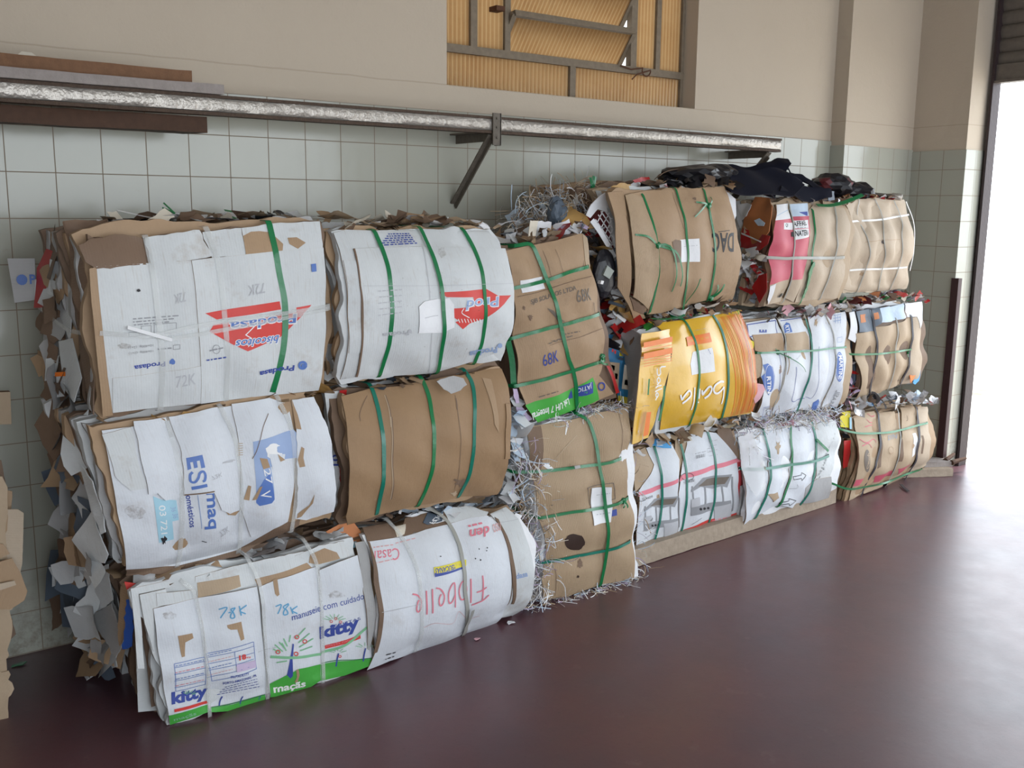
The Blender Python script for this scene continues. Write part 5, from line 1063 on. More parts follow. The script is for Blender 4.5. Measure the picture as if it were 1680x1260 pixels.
for p in (((1280, 830), (1330, 640), (1345, 380)), ((1345, 250), (1250, 250), (1130, 330), (1080, 440), (1100, 530), (1180, 550), (1280, 470), (1340, 390)), ((840, 680), (960, 590), (1030, 450), (1000, 380), (940, 400), (850, 510), (790, 580), (780, 470)),
          ((715, 430), (710, 560), (690, 690)), ((680, 760), (675, 800)), ((590, 400), (580, 620), (560, 800), (500, 980)), ((270, 810), (390, 720), (490, 600), (480, 500), (420, 500), (320, 620), (255, 710), (225, 590))):
    s.stroke(q(*p), .0105, 'ink_white', 40)
s.dashes(*z((880, 245), (790, 262)), 'cream_card', 5, .002); s.done()
s = D2.sheet('paper_note', z((780, 440), (940, 402), (965, 600), (772, 632), (760, 540)), 'paper', .0062, thick=.001, label='white paper note'); s.dashes(*z((905, 415), (925, 455)), 'ink_blue', 3, .003); s.done()
s = free_sheet('carton_flap', [(x, y, Y) for (x, y), Y in zip(z((365, 290), (600, 250), (612, 420), (600, 560), (550, 760), (480, 1000), (420, 1150), (285, 1205), (330, 800), (360, 500)), (-.72, -.665, -.69, -.70, -.70, -.69, -.69, -.74, -.745, -.74))], 'yellow_card', D2.root, .004, .001, 3, edge='kraft', label='folded-out yellow flap with white lettering')
def on_flap(pts, mat, w=None, lift=.003):
    """print on the folded-out yellow flap"""
    def Yf(x, y):
        t = (x-325)/(600-325); return -.745+.05*min(max(t+ (y-700)/2600., -.1), 1.05)
    P = [on_y(980+x/5.04, 490+y/5.04, Yf(x, y)) for x, y in pts]; mb = MB()
    if w: ribbon(mb, catmull(P, 24)+np.array([0, -.012-lift, 0]), (-.1, -1, 0), w, .0006)
    else: mb.add([np.array(p)+np.array([0, -.012-lift, 0]) for p in P], [tuple(range(len(P)))])
    return mb
FM = MB()
for path in (((595, 165), (480, 180), (455, 240), (465, 340), (415, 400), (380, 340), (378, 220)), ((420, 440), (380, 500), (385, 570), (430, 580), (455, 520), (420, 440)), ((420, 590), (375, 640)), ((490, 650), (400, 670), (335, 720)), ((500, 735), (400, 770), (325, 820)), ((375, 830), (340, 900), (375, 960), (405, 890), (375, 830)), ((370, 960), (335, 1035))):
    b = on_flap([((1050+x/15.75-980)*5.04, (590+y/15.75-490)*5.04) for x, y in path], 'ink_white', .0055); FM.add(b.V, b.F, 0)
for k, (y0, y1, m_) in enumerate(((330, 375, 1), (395, 402, 1), (420, 470, 1), (480, 488, 1), (505, 512, 1), (525, 532, 1))):
    b = on_flap(((362, y0+30), (600, y0-20), (600, y1-22), (362, y1+28)), None); FM.add(b.V, b.F, m_)
b = on_flap(((388, 935), (425, 930), (400, 1120), (358, 1135)), None); FM.add(b.V, b.F, 1)
b = on_flap(((402, 660), (414, 658), (405, 790), (392, 792)), None); FM.add(b.V, b.F, 2)
FM.build('flap_print', ['ink_white', 'ink_orange', 'ink_deepgreen'], D2.root)
free_sheet('carton_flap', [(x, y, Y) for (x, y), Y in zip(z((185, 260), (270, 230), (350, 290), (360, 520), (330, 800), (290, 1010), (260, 980), (255, 700), (220, 420)), (-.58, -.62, -.70, -.73, -.73, -.70, -.66, -.62, -.58))], 'grey_card', D2.root, .004, .004, 4, label='grey carton flap standing beside the yellow one')
D2.strap(z((640, 150), (710, 185), (780, 310), (820, 460), (832, 640), (810, 850), (745, 1045)), G, .012, lift=.010)
D2.strap(z((925, 120), (990, 210), (1040, 340), (1068, 520), (1072, 700), (1050, 860), (1015, 985)), 'strap_teal', .013, lift=.010)
mb = MB(); P = catmull([on_y(x, y, -.70) for x, y in z((555, 720), (545, 850), (510, 1010))], 8); ribbon(mb, P, (0, -1, 0), .012); mb.build('packing_strap', G, D2.root, smooth=True)
mb = MB(); P = catmull([on_y(x, y, -.64) for x, y in z((440, 165), (560, 170), (690, 150), (720, 130))], 12); ribbon(mb, P, (0, -.3, 1), .014); mb.build('packing_strap', G, D2.root, smooth=True)
D2.sheet('torn_flap', z((650, 1120), (740, 1040), (980, 990), (1000, 1030), (860, 1075), (700, 1090), (655, 1140)), 'paper', .004, wob=.002).done()
L = [on_y(x, y, -.58) for x, y in z((380, 230), (460, 200), (700, 130), (1000, 100), (1180, 110))]
scraps('torn_scraps', L, 40, (.02, .06), ('kraft_dark', 'paper', 'plastic_red', 'ink_green', 'foil', 'kraft'), D2.root, 65, (.03, .06, .012), .5, .9)
L = [on_y(x, y, -.6) for x, y in z((330, 1150), (600, 1140), (800, 1070), (1100, 1010), (1270, 960))]
scraps('torn_scraps', L, 44, (.02, .08), ('kraft_dark', 'paper', 'white_card', 'kraft', 'kraft_pale'), D2.root, 66, (.03, .06, .016), .5, .9)

z = ZZ(1010, 670, 5.04)
D3 = Bale('white carton bale with red bands and grey grill pictures, resting on the pale timber', z((140, 330), (990, 170), (1040, 900), (160, 1190)), (-.56, -.53, -.50, -.56), .05, .48, 2.6, .2, 4, 67,
          ('kraft', 'white_card', 'kraft_pale', 'kraft_dark', 'plastic_red'), [(z((300, 310), (370, 620), (360, 850), (285, 1160)), 'v'), (z((510, 240), (580, 560), (560, 830), (520, 1080)), 'v'), (z((745, 190), (810, 420), (800, 740), (740, 990)), 'v')], 12, .02, gd=.012)
D3.sheet('back_flap', z((130, 380), (240, 320), (310, 460), (200, 650), (160, 690)), 'kraft_pale', .003).done()
D3.sheet('back_flap', z((480, 220), (570, 200), (585, 290), (550, 420), (515, 560), (490, 400)), 'kraft_pale', .003).done()
D3.sheet('back_flap', z((830, 130), (940, 150), (1000, 330), (990, 410), (830, 250)), 'kraft_dark', .003).done()
def grill(s, dx, dy, k):
    """grey picture of a hooded barbecue on its stand"""
    q = lambda *p: z(*[(dx+x*k, dy+y*k) for x, y in p])
    s.poly(q((0, 130), (100, 30), (340, 0), (300, 110), (250, 100), (180, 120), (80, 105), (0, 150)), 'ink_grey'); s.poly(q((60, 100), (130, 40), (320, 20), (280, 80), (180, 90)), 'ink_kraftgrey') 
    for x in (5, 110, 250, 335): s.poly(q((x, 20 if x > 300 else 100), (x+12, 20 if x > 300 else 100), (x+12, 300), (x, 310)), 'ink_grey')
    s.poly(q((0, 265), (330, 215), (335, 270), (0, 345)), 'ink_grey'); s.poly(q((190, 270), (330, 240), (320, 400), (250, 440), (195, 420)), 'ink_faint')
    for x in (80, 110, 140): s.blob(q((x, 300-.14*x))[0], 2.2*k, 2.2*k, 'ink_black', .2)
    s.poly(q((0, 210), (70, 190), (75, 260), (0, 275)), 'ink_faint'); s.stroke(q((0, 420), (90, 360)), .002, 'ink_grey'); s.ring(q((-30, 20))[0], 10*k, 6*k, .002, 'ink_black'); 
s = D3.sheet('front_sheet', z((245, 325), (310, 300), (460, 300), (520, 420), (515, 560), (505, 700), (495, 1080), (290, 1155), (155, 1190), (165, 1020), (185, 680), (310, 462)), 'white_card_clean', .006)
s.poly(z((183, 690), (300, 650), (512, 575), (508, 610), (300, 690), (178, 725)), 'ink_pink'); s.poly(z((158, 1170), (290, 1105), (495, 1030), (494, 1082), (290, 1160), (156, 1195)), 'ink_pink'); grill(s, 225, 720, .85)
s.text('TONOSI', *z((208, 760), (295, 730), (204, 742)), 'ink_black', .0); s.done()
s = D3.sheet('front_sheet', z((560, 205), (745, 190), (820, 200), (990, 400), (1000, 640), (1000, 900), (820, 960), (730, 1005), (495, 1080), (510, 700), (530, 540), (580, 295)), 'white_card_clean', .008)
s.poly(z((525, 555), (700, 500), (990, 410), (1035, 435), (1000, 440), (700, 540), (515, 605)), 'ink_pink'); s.poly(z((497, 1025), (700, 940), (1000, 855), (1002, 905), (730, 1000), (495, 1082)), 'ink_red'); grill(s, 610, 540, 1.0)
s.text('TONOSI', *z((548, 625), (635, 600), (545, 605)), 'ink_black', .0)
s.dashes(*z((780, 925), (975, 882)), 'ink_pink', 6, .005); s.poly(z((795, 965), (855, 955), (857, 970), (800, 980)), 'ink_red'); s.poly(z((880, 940), (1000, 910), (1000, 935), (885, 960)), 'ink_blue')
for k in range(9): s.stroke(z((650+9*k, 385-2*k), (652+9*k, 412-2*k)), .002+.002*(k % 2), 'ink_grey')
s.dashes(*z((640, 372), (730, 350)), 'ink_grey', 3, .002); s.frame(z((740, 330), (800, 320), (805, 350), (745, 360)), .0014, 'ink_grey'); [s.dashes(*z((760, 270+40*k), (830, 255+40*k)), 'ink_faint', 3, .003, k) for k in range(4)]; s.done()
s = D3.sheet('edge_strip', z((1000, 420), (1050, 440), (1060, 600), (1030, 880), (1002, 900), (1002, 640)), 'red_card', .002); s.stroke(z((1030, 500), (1040, 600), (1020, 760)), .003, 'ink_black'); s.done()
for pt in (((300, 300), (340, 440), (368, 600), (368, 760), (345, 960), (285, 1165)), ((495, 225), (545, 380), (575, 560), (575, 740), (550, 920), (510, 1085)), ((740, 180), (790, 330), (815, 480), (808, 680), (780, 860), (735, 1000))):
    D3.strap(z(*pt), 'strap_teal', .012, lift=.012)
mb = MB(); P = catmull([on_y(x, y, -.565) for x, y in z((505, 1080), (560, 1100), (640, 1125), (690, 1110))], 10); ribbon(mb, P, (0, -.5, 1), .01); mb.build('loose_strap_end', G, D3.root, smooth=True)
s = free_sheet('carton_flap', [(x, y, -.585) for x, y in z((280, 250), (400, 245), (460, 285), (460, 330), (380, 325), (290, 300))], 'carton_blue', D3.root, .003, .005, 5, label='crushed bright blue packet at the top edge')
free_sheet('packet_label', [(x, y, -.592) for x, y in z((338, 262), (400, 262), (402, 310), (342, 310))], 'paper_blue', D3.root, .001, .004, 5)
L = [on_y(x, y, -.5) for x, y in z((85, 420), (110, 650), (140, 900), (140, 1120))]
scraps('side_scraps', L, 44, (.02, .07), ('plastic_red', 'plastic_black', 'paper', 'wine_mesh', 'white_card'), D3.root, 68, (.014, .08, .04), .9, .9)
L = [on_y(x, y, -.52) for x, y in z((200, 260), (460, 220), (800, 130), (990, 120))]
scraps('torn_scraps', L, 40, (.02, .07), ('kraft_dark', 'paper', 'white_card', 'kraft', 'paper_warm'), D3.root, 69, (.03, .06, .014), .5, .9)

# ------------------------------------------------------------------ fifth column
z = ZZ(1200, 320, 7)
E1 = Bale('red and cream bale with white printed cards, below the navy plastic', z((430, 60), (1300, 80), (1260, 1210), (385, 1270)), (-.54, -.50, -.50, -.56), .085, .42, 2.4, .25, 4, 71,
          ('cream_card', 'white_card', 'kraft_pale', 'paper', 'kraft_dark'), [(z((645, 90), (700, 430), (680, 760), (590, 1150)), 'v'), (z((880, 170), (940, 420), (900, 800), (780, 1230)), 'v'), (z((1160, 150), (1180, 500), (1130, 850), (1010, 1180)), 'v'), (z((420, 720), (700, 722), (1270, 722)), 'h')], 13, .022, gd=.018)
s = E1.sheet('front_sheet', z((500, 110), (640, 95), (670, 260), (700, 450), (690, 720), (650, 980), (560, 1220), (400, 1260), (430, 1030), (420, 720), (470, 420)), 'cream_card', .005)
s.poly(z((495, 290), (668, 270), (700, 450), (690, 720), (645, 970), (530, 1000), (425, 1035), (418, 760), (430, 600), (470, 420)), 'pink_red'); s.poly(z((505, 112), (638, 97), (666, 270), (492, 292)), 'paper'); s.stroke(z((510, 240), (580, 200), (640, 170)), .003, 'paper_blue')
s.poly(z((590, 318), (690, 318), (690, 400), (590, 395)), 'paper'); s.text('QI', *z((608, 372), (635, 372), (608, 325)), 'ink_black', .02); s.poly(z((430, 1050), (500, 1015), (470, 1130), (410, 1255), (400, 1200)), 'paper'); s.done()
s = E1.sheet('front_sheet', z((655, 100), (860, 90), (880, 250), (870, 480), (850, 720), (800, 960), (700, 1230), (590, 1180), (690, 800), (705, 480)), 'cream_card', .006)
s.poly(z((680, 245), (878, 240), (880, 480), (858, 720), (800, 965), (660, 975), (695, 760), (708, 480)), 'pink_red'); s.poly(z((655, 105), (860, 92), (876, 240), (678, 248)), 'paper_blue'); s.poly(z((760, 195), (860, 190), (858, 240), (775, 205)), 'ink_blue')
s.poly(z((682, 295), (865, 285), (870, 380), (700, 385)), 'paper'); s.poly(z((705, 395), (870, 385), (872, 480), (720, 515)), 'paper')
s.text('AFFAEL', *z((688, 362), (850, 345), (688, 305)), 'ink_black', .02); s.text('NATERA', *z((715, 475), (868, 460), (712, 410)), 'ink_black', .03); s.dashes(*z((740, 378), (860, 370)), 'ink_grey', 4, .003); s.poly(z((672, 420), (702, 425), (700, 478), (672, 478)), 'ink_black'); s.done()
E1.sheet('front_sheet', z((880, 170), (930, 110), (1160, 130), (1190, 400), (1180, 700), (1130, 900), (1000, 1190), (720, 1235), (800, 980), (870, 720), (890, 450)), 'cream_card', .004).done()
E1.sheet('front_sheet', z((1160, 130), (1290, 150), (1360, 330), (1330, 560), (1270, 720), (1300, 800), (1250, 1050), (1200, 1190), (1000, 1190), (1140, 880), (1190, 560)), 'cream_card', .003).done()
E1.strap(z((410, 718), (500, 722), (600, 728), (720, 722), (900, 722), (1100, 722), (1270, 715)), 'strap_grey', .014, lift=.013, label='grey plastic strap')
for pt, m, w in (((640, 95), (690, 300), (710, 520), (680, 800), (575, 1220)), 'strap_grey', .007), (((915, 180), (935, 330), (935, 520), (905, 800), (770, 1240)), G, .010), (((1165, 140), (1185, 400), (1165, 700), (1110, 930), (1000, 1185)), 'strap_grey', .008):
    E1.strap(z(*pt), m, w, lift=.010)
mb = MB(); q = catmull(E1.uv(z((920, 770), (880, 860), (850, 1000), (790, 1180))), 14); ribbon(mb, E1.S(q[:, 0], q[:, 1], .014), E1.n, np.array([.01, .022, .02, .022, .03, .022, .018, .02, .02, .012, .028, .02, .02, .02]), .004); mb.build('strap_knot', G, E1.root, smooth=True)
# its left end: red packets and scraps
s = free_sheet('packet_flap', [(x, y, Y-.07) for (x, y), Y in zip(z((270, 20), (430, 30), (470, 130), (430, 420), (330, 540), (110, 600), (105, 420), (170, 200)), (-.40, -.48, -.53, -.53, -.48, -.32, -.32, -.36))], 'carton_orange', E1.root, .003, .004, 3, label='red printed packet sheet')
free_sheet('packet_flap', [(x, y, Y-.07) for (x, y), Y in zip(z((130, 380), (300, 440), (440, 470), (420, 560), (330, 640), (110, 600), (110, 470)), (-.34, -.44, -.545, -.545, -.50, -.335, -.335))], 'plastic_red', E1.root, .002, .004, 4)
free_sheet('packet_label', [(x, y, Y-.07) for (x, y), Y in zip(z((255, 290), (320, 265), (385, 320), (370, 355), (300, 350)), (-.44, -.47, -.51, -.51, -.47))], 'paper_blue', E1.root, .002, .002, 5)
free_sheet('packet_flap', [(x, y, Y-.07) for (x, y), Y in zip(z((70, 110), (180, 90), (230, 110), (170, 240), (110, 290)), (-.30, -.36, -.40, -.38, -.33))], 'paper', E1.root, .002, .003, 6)
free_sheet('packet_flap', [(x, y, Y-.07) for (x, y), Y in zip(z((150, 620), (290, 590), (320, 700), (200, 720)), (-.38, -.47, -.49, -.42))], 'paper', E1.root, .002, .003, 7)
free_sheet('packet_flap', [(x, y, Y-.07) for (x, y), Y in zip(z((110, 432), (340, 530), (335, 545), (115, 450)), (-.345, -.495, -.495, -.345))], 'paper', E1.root, .002, .001, 7)
free_sheet('packet_flap', [(x, y, Y-.07) for (x, y), Y in zip(z((320, 920), (400, 900), (410, 1100), (330, 1240), (240, 1060)), (-.5, -.56, -.56, -.5, -.46))], 'plastic_red', E1.root, .002, .012, 8, .003)
L = [on_y(x, y, -.47) for x, y in z((120, 700), (200, 850), (250, 1000), (330, 1150))]
scraps('side_scraps', L, 90, (.02, .08), ('paper', 'plastic_red', 'paper_warm', 'paper_blue', 'kraft_dark', 'white_card', 'foil'), E1.root, 72, (.05, .10, .04), .9, .9, weights=(3, 1.5, 2, 2, 2, 2, 1))
L = [on_y(x, y, -.46) for x, y in z((380, 40), (650, 50), (900, 60), (1250, 80))]
scraps('torn_scraps', L, 50, (.02, .07), ('plastic_red', 'kraft_dark', 'paper', 'kraft', 'foil'), E1.root, 73, (.03, .08, .010), .4, .9)

z = ZZ(1210, 500, 6.3)
E2 = Bale('white carton bale with blue oval emblems and thin green cord', z((70, 185), (1110, 80), (1090, 1040), (200, 1170)), (-.52, -.48, -.47, -.53), .085, .40, 2.3, .2, 4, 74,
          ('white_card', 'kraft', 'paper', 'white_card', 'kraft_pale'), [(z((400, 150), (465, 400), (450, 800), (330, 1140)), 'v'), (z((660, 100), (740, 420), (710, 800), (600, 1080)), 'v'), (z((890, 90), (985, 420), (970, 800), (850, 1050)), 'v'), (z((215, 490), (700, 470), (1090, 435)), 'h')], 13, .02, gd=.020)
s = E2.sheet('front_sheet', z((75, 185), (380, 140), (440, 260), (470, 500), (450, 800), (330, 1130), (290, 1190), (170, 1165), (250, 960), (280, 850), (250, 780), (230, 740), (245, 560), (220, 480), (100, 300)), 'white_card_clean', .005)
s.frame(z((88, 205), (385, 160), (400, 300), (100, 330)), .004, 'ink_blue'); s.text('E', *z((215, 285), (215, 255), (290, 285)), 'ink_blue', .03)
s.poly(z((250, 620), (300, 605), (350, 640), (372, 740), (360, 860), (310, 935), (265, 850), (235, 740), (280, 700)), 'ink_midblue'); s.ring(z((318, 770))[0], 7.4, 24, .002, 'ink_white')
s.text('RTIN', *z((285, 740), (300, 915), (330, 738)), 'ink_white', .03)
s.stroke(z((415, 500), (430, 700), (415, 880), (345, 1120)), .002, 'ink_blue', 24); s.frame(z((260, 1060), (345, 1040), (325, 1140), (240, 1160)), .002, 'ink_blue'); s.text('RC', *z((270, 1070), (290, 1140), (320, 1055)), 'ink_grey', .0); s.done()
s = E2.sheet('front_sheet', z((400, 150), (640, 125), (710, 250), (740, 470), (720, 760), (610, 1085), (340, 1135), (450, 860), (475, 480), (445, 240)), 'white_card_clean', .006)
s.stroke(z((430, 165), (650, 132)), .003, 'ink_blue'); s.poly(z((465, 215), (490, 180), (525, 190), (555, 280), (475, 290)), 'ink_midblue'); s.text('RTI', *z((478, 215), (490, 285), (515, 205)), 'ink_white', .02)
s.stroke(z((595, 640), (585, 800), (550, 992), (680, 965)), .0028, 'ink_blue', 36); s.text('K', *z((590, 560), (640, 510), (605, 560)), 'ink_faint', .0); s.stroke(z((510, 520), (500, 720)), .004, 'kraft_pale'); s.done()
s = E2.sheet('front_sheet', z((715, 125), (890, 95), (960, 230), (990, 470), (970, 770), (850, 1055), (740, 1095), (620, 1080), (730, 720), (755, 470)), 'white_card_clean', .005)
s.stroke(z((725, 128), (895, 85)), .003, 'ink_blue'); s.stroke(z((835, 430), (830, 640), (775, 945), (690, 950)), .002, 'ink_blue', 30); s.stroke(z((935, 400), (940, 640), (880, 880), (850, 960)), .0016, 'ink_paleblue', 30)
s.poly(z((745, 1085), (770, 1010), (825, 975), (835, 1000), (800, 1085)), 'ink_midblue'); s.blob(z((800, 185))[0], 3, 6, 'kraft_pale', .5); s.done()
s = E2.sheet('front_sheet', z((910, 95), (1105, 70), (1115, 250), (1105, 480), (1110, 620), (1080, 820), (1020, 1060), (860, 1055), (985, 760), (995, 470), (970, 250)), 'white_card_clean', .004)
s.poly([tuple(q) for q in z(*[(1045+42*math.cos(a), 640+155*math.sin(a)) for a in np.linspace(0, 6.283, 20, endpoint=False)])], 'ink_midblue'); s.ring(z((1045, 640))[0], 5.4, 22, .002, 'ink_white'); s.text('MARTINI', *z((1030, 520), (1030, 760), (1068, 520)), 'ink_white', .02)
for k in range(3): s.stroke(z((980, 110+30*k), (1060, 95+30*k)), .003, 'ink_paleblue'); s.stroke(z((1000+25*k, 110), (1004+25*k, 190)), .003, 'ink_paleblue')
s.frame(z((1020, 340), (1070, 330), (1072, 380), (1022, 388)), .0018, 'ink_paleblue'); s.text('BRASIL', *z((925, 1050), (1010, 880), (955, 1055)), 'ink_grey', .0); s.done()
E2.sheet('kraft_patch', z((140, 310), (300, 300), (440, 290), (460, 380), (470, 470), (225, 490), (165, 470)), 'kraft', .009, label='brown kraft patch').done(); E2.sheet('kraft_patch', z((478, 295), (690, 275), (720, 330), (730, 460), (485, 480)), 'kraft_pale', .0085, label='brown kraft patch').done()
E2.sheet('kraft_patch', z((130, 520), (230, 500), (250, 560), (235, 740), (150, 790)), 'kraft_pale', .002, wob=.003).done(); E2.sheet('pink_sheet', z((140, 800), (250, 820), (275, 870), (230, 960), (170, 1020), (150, 960)), 'paper_pink', .007, label='pink paper sheet').done(); E2.sheet('yellow_scrap', z((95, 355), (165, 380), (155, 450), (110, 465)), 'ink_yellow', .006).done()
E2.strap(z((205, 495), (350, 488), (500, 482), (700, 472), (900, 450), (1100, 435)), G, .009, lift=.014, label='thin green cord')
E2.knot(z((400, 490))[0], G, [z((520, 550), (680, 690)), z((460, 520), (530, 545)), z((360, 450), (375, 470))], .004)
for pt, m, w in (((665, 95), (720, 260), (750, 480), (725, 760), (600, 1095)), 'strap_teal', .010), (((395, 145), (445, 260), (472, 470), (455, 800), (325, 1145)), 'strap_grey', .006), (((885, 90), (960, 250), (992, 470), (975, 770), (845, 1060)), 'strap_grey', .006):
    E2.strap(z(*pt), m, w, lift=.010)
L = [on_y(x, y, -.5) for x, y in z((250, 130), (500, 90), (750, 55), (1100, 30))]
scraps('torn_scraps', L, 60, (.02, .06), ('foil', 'paper', 'clear_film', 'kraft_dark', 'paper_warm', 'paper_pink'), E2.root, 75, (.03, .06, .02), .7, .9)
L = [on_y(x, y, -.46) for x, y in z((1120, 550), (1150, 750), (1130, 950), (1090, 1040))]
scraps('side_scraps', L, 36, (.02, .06), ('paper_pink', 'paper', 'plastic_red', 'paper_lilac'), E2.root, 76, (.02, .05, .03), .9, .9)
shreds('shredded_paper', [on_y(x, y, -.55) for x, y in z((180, 1190), (400, 1160), (620, 1120), (850, 1080), (1000, 1060))], 170, (.03, .08), SH, E2.root, 77, (.03, .06, .02), -.2)

z = ZZ(1190, 640, 4.308)
E3 = Bale('white carton bale with outlined arrows and green straps, bottom of fifth column', z((90, 320), (770, 180), (720, 800), (110, 985)), (-.53, -.49, -.49, -.56), .08, .40, 2.4, .2, 4, 78,
          ('white_card', 'paper', 'kraft', 'white_card', 'paper_warm'), [(z((260, 290), (300, 480), (290, 680), (210, 880)), 'v'), (z((445, 260), (455, 450), (440, 620), (370, 800)), 'v'), (z((605, 240), (625, 400), (610, 620), (520, 800)), 'v'), (z((130, 552), (450, 520), (700, 475)), 'h')], 12, .02, gd=.018)
s = E3.sheet('front_sheet', z((80, 330), (260, 290), (300, 480), (290, 680), (215, 880), (95, 1005), (140, 760), (120, 540)), 'white_card_clean', .004); s.done()
s = E3.sheet('front_sheet', z((265, 290), (445, 262), (458, 450), (440, 620), (360, 815), (215, 885), (295, 680), (305, 480)), 'white_card_clean', .005); s.blob(z((365, 400))[0], 5, 9, 'kraft_pale', .5); s.done()
s = E3.sheet('front_sheet', z((455, 262), (605, 240), (628, 400), (615, 620), (500, 840), (370, 810), (445, 620), (465, 450)), 'white_card_clean', .006)
s.frame(z((470, 610), (530, 598), (530, 582), (562, 600), (532, 638), (530, 622), (475, 632)), .0032, 'ink_black')
s.stroke(z((440, 695), (500, 690), (500, 665)), .002, 'ink_grey'); s.frame(z((370, 795), (440, 780), (440, 765), (490, 780), (445, 815), (440, 800), (375, 808)), .003, 'ink_black'); s.stroke(z((482, 258), (540, 246), (525, 242)), .004, 'ink_black'); s.done()
E3.sheet('front_sheet', z((615, 242), (770, 200), (778, 420), (730, 620), (620, 640), (560, 740), (545, 800), (640, 600), (635, 400)), 'white_card', .004).done()
E3.sheet('torn_flap', z((560, 690), (640, 625), (740, 610), (720, 760), (620, 790), (540, 800)), 'grey_card', .008).done(); E3.sheet('torn_flap', z((290, 735), (360, 720), (370, 760), (330, 790)), 'kraft_pale', .009, wob=.002).done()
for pt, m in (((258, 285), (295, 420), (305, 560), (290, 700), (205, 895)), 'strap_teal'), (((445, 220), (458, 400), (455, 560), (435, 660), (365, 815)), G), (((600, 225), (628, 340), (628, 470), (612, 620), (515, 810)), 'strap_teal'):
    E3.strap(z(*pt), m, .012, lift=.011)
E3.strap(z((120, 556), (270, 548), (450, 522), (600, 498), (715, 462)), 'strap_teal', .013, lift=.014)
mb = MB(); q = catmull(E3.uv(z((628, 345), (660, 385), (692, 425))), 8); ribbon(mb, E3.S(q[:, 0], q[:, 1], np.linspace(.014, .03, 8)), E3.n, .014); mb.build('loose_strap_end', G, E3.root, smooth=True)
L = [on_y(x, y, -.5) for x, y in z((50, 330), (200, 250), (400, 220), (650, 180), (780, 160))]
shreds('shredded_paper', L, 420, (.03, .11), SH, E3.root, 79, (.04, .07, .03), .0); scraps('torn_scraps', L, 30, (.02, .06), ('paper', 'kraft_dark', 'paper_pink', 'clear_film'), E3.root, 80, (.04, .06, .015), .6, .9)
shreds('shredded_paper', [on_y(x, y, -.55) for x, y in z((120, 330), (150, 420), (200, 470))], 130, (.06, .16), SH, E3.root, 81, (.05, .03, .04), -.8, out=(0, -.6, -.6))
free_sheet('clear_wrap', [(x, y, -.625) for x, y in z((85, 330), (200, 300), (250, 480), (265, 640), (200, 760), (120, 560))], 'clear_film', E3.root, .001, .012, 3, .002, 'clear plastic film wrapping the left end')

# ------------------------------------------------------------------ last column, beside the corner
z = ZZ(1180, 260, 4.667)
F1 = Bale('cream cardboard bale with thin white straps, top right beside the corner', z((985, 325), (1400, 310), (1440, 995), (950, 1010)), (-.50, -.45, -.45, -.50), .085, .30, 2.2, .35, 3, 91,
          ('cream_card', 'kraft', 'kraft_pale', 'cream_card'), [(z((1070, 330), (1120, 560), (1100, 830), (1045, 1010)), 'v'), (z((1190, 330), (1245, 560), (1240, 800), (1200, 1000)), 'v'), (z((1330, 330), (1385, 560), (1350, 850), (1290, 1010)), 'v'), (z((1000, 480), (1430, 435)), 'h'), (z((980, 850), (1420, 835)), 'h')], 12, .016, gd=.024)
s = F1.sheet('front_sheet', z((940, 320), (1070, 310), (1190, 310), (1330, 320), (1410, 315), (1440, 440), (1480, 600), (1450, 800), (1435, 980), (1290, 1010), (1045, 1025), (940, 1000), (965, 700), (1000, 440)), 'cream_card', .004)
s.blob(z((1245, 640))[0], 2, 4, 'oil_stain', .4); s.stroke(z((1110, 640), (1250, 625), (1380, 620)), .002, 'kraft', 20); s.blob(z((1085, 880))[0], 4, 3, 'kraft', .5); s.done()
for pt, m, w in (((1060, 320), (1100, 440), (1128, 620), (1110, 830), (1040, 1020)), 'strap_grey', .006), (((1185, 320), (1230, 440), (1252, 620), (1245, 800), (1205, 1005)), 'strap_grey', .006), (((1325, 320), (1365, 440), (1388, 600), (1360, 840), (1285, 1015)), 'strap_grey', .006), (((1000, 484), (1100, 480), (1200, 470), (1320, 450), (1440, 430)), 'strap_white', .010), (((985, 856), (1100, 848), (1250, 845), (1425, 832)), 'strap_white', .010):
    F1.strap(z(*pt), m, w, lift=.009)
mb = MB(); P = catmull([on_y(x, y, -.47) for x, y in z((1430, 330), (1490, 500), (1490, 700), (1460, 860))], 14); ribbon(mb, P, (0, -1, 0), .006); mb.build('loose_strap_end', 'strap_white', F1.root, smooth=True)
L = [on_y(x, y, -.46) for x, y in z((930, 300), (1100, 290), (1350, 300))]
scraps('torn_scraps', L, 26, (.015, .05), ('kraft_dark', 'plastic_red', 'kraft', 'paper'), F1.root, 92, (.02, .06, .006), .4, .9)
z = ZZ(1200, 470, 4.667)
F2 = Bale('crushed brown bale with blue printed cards along its top, middle of last column', z((900, 190), (1420, 130), (1440, 730), (930, 850)), (-.49, -.45, -.45, -.49), .08, .30, 2.4, .25, 4, 93,
          ('kraft_pale', 'kraft', 'paper', 'kraft_dark', 'slate'), [(z((1080, 300), (1090, 550), (1020, 850)), 'v'), (z((1260, 250), (1230, 500), (1190, 780)), 'v'), (z((1370, 230), (1350, 480), (1290, 740)), 'v'), (z((880, 515), (1100, 515), (1360, 480)), 'h')], 12, .02, gd=.022)
F2.sheet('front_sheet', z((950, 360), (1080, 330), (1095, 520), (1080, 640), (1010, 860), (940, 870), (945, 560), (940, 500)), 'kraft_pale', .004).done()
F2.sheet('front_sheet', z((1085, 310), (1255, 280), (1250, 480), (1230, 620), (1140, 810), (1030, 850), (1090, 640), (1100, 500)), 'kraft_pale', .005).done()
F2.sheet('front_sheet', z((1260, 280), (1365, 235), (1370, 420), (1340, 620), (1280, 745), (1150, 800), (1240, 600), (1255, 480)), 'kraft_pale', .004).done()
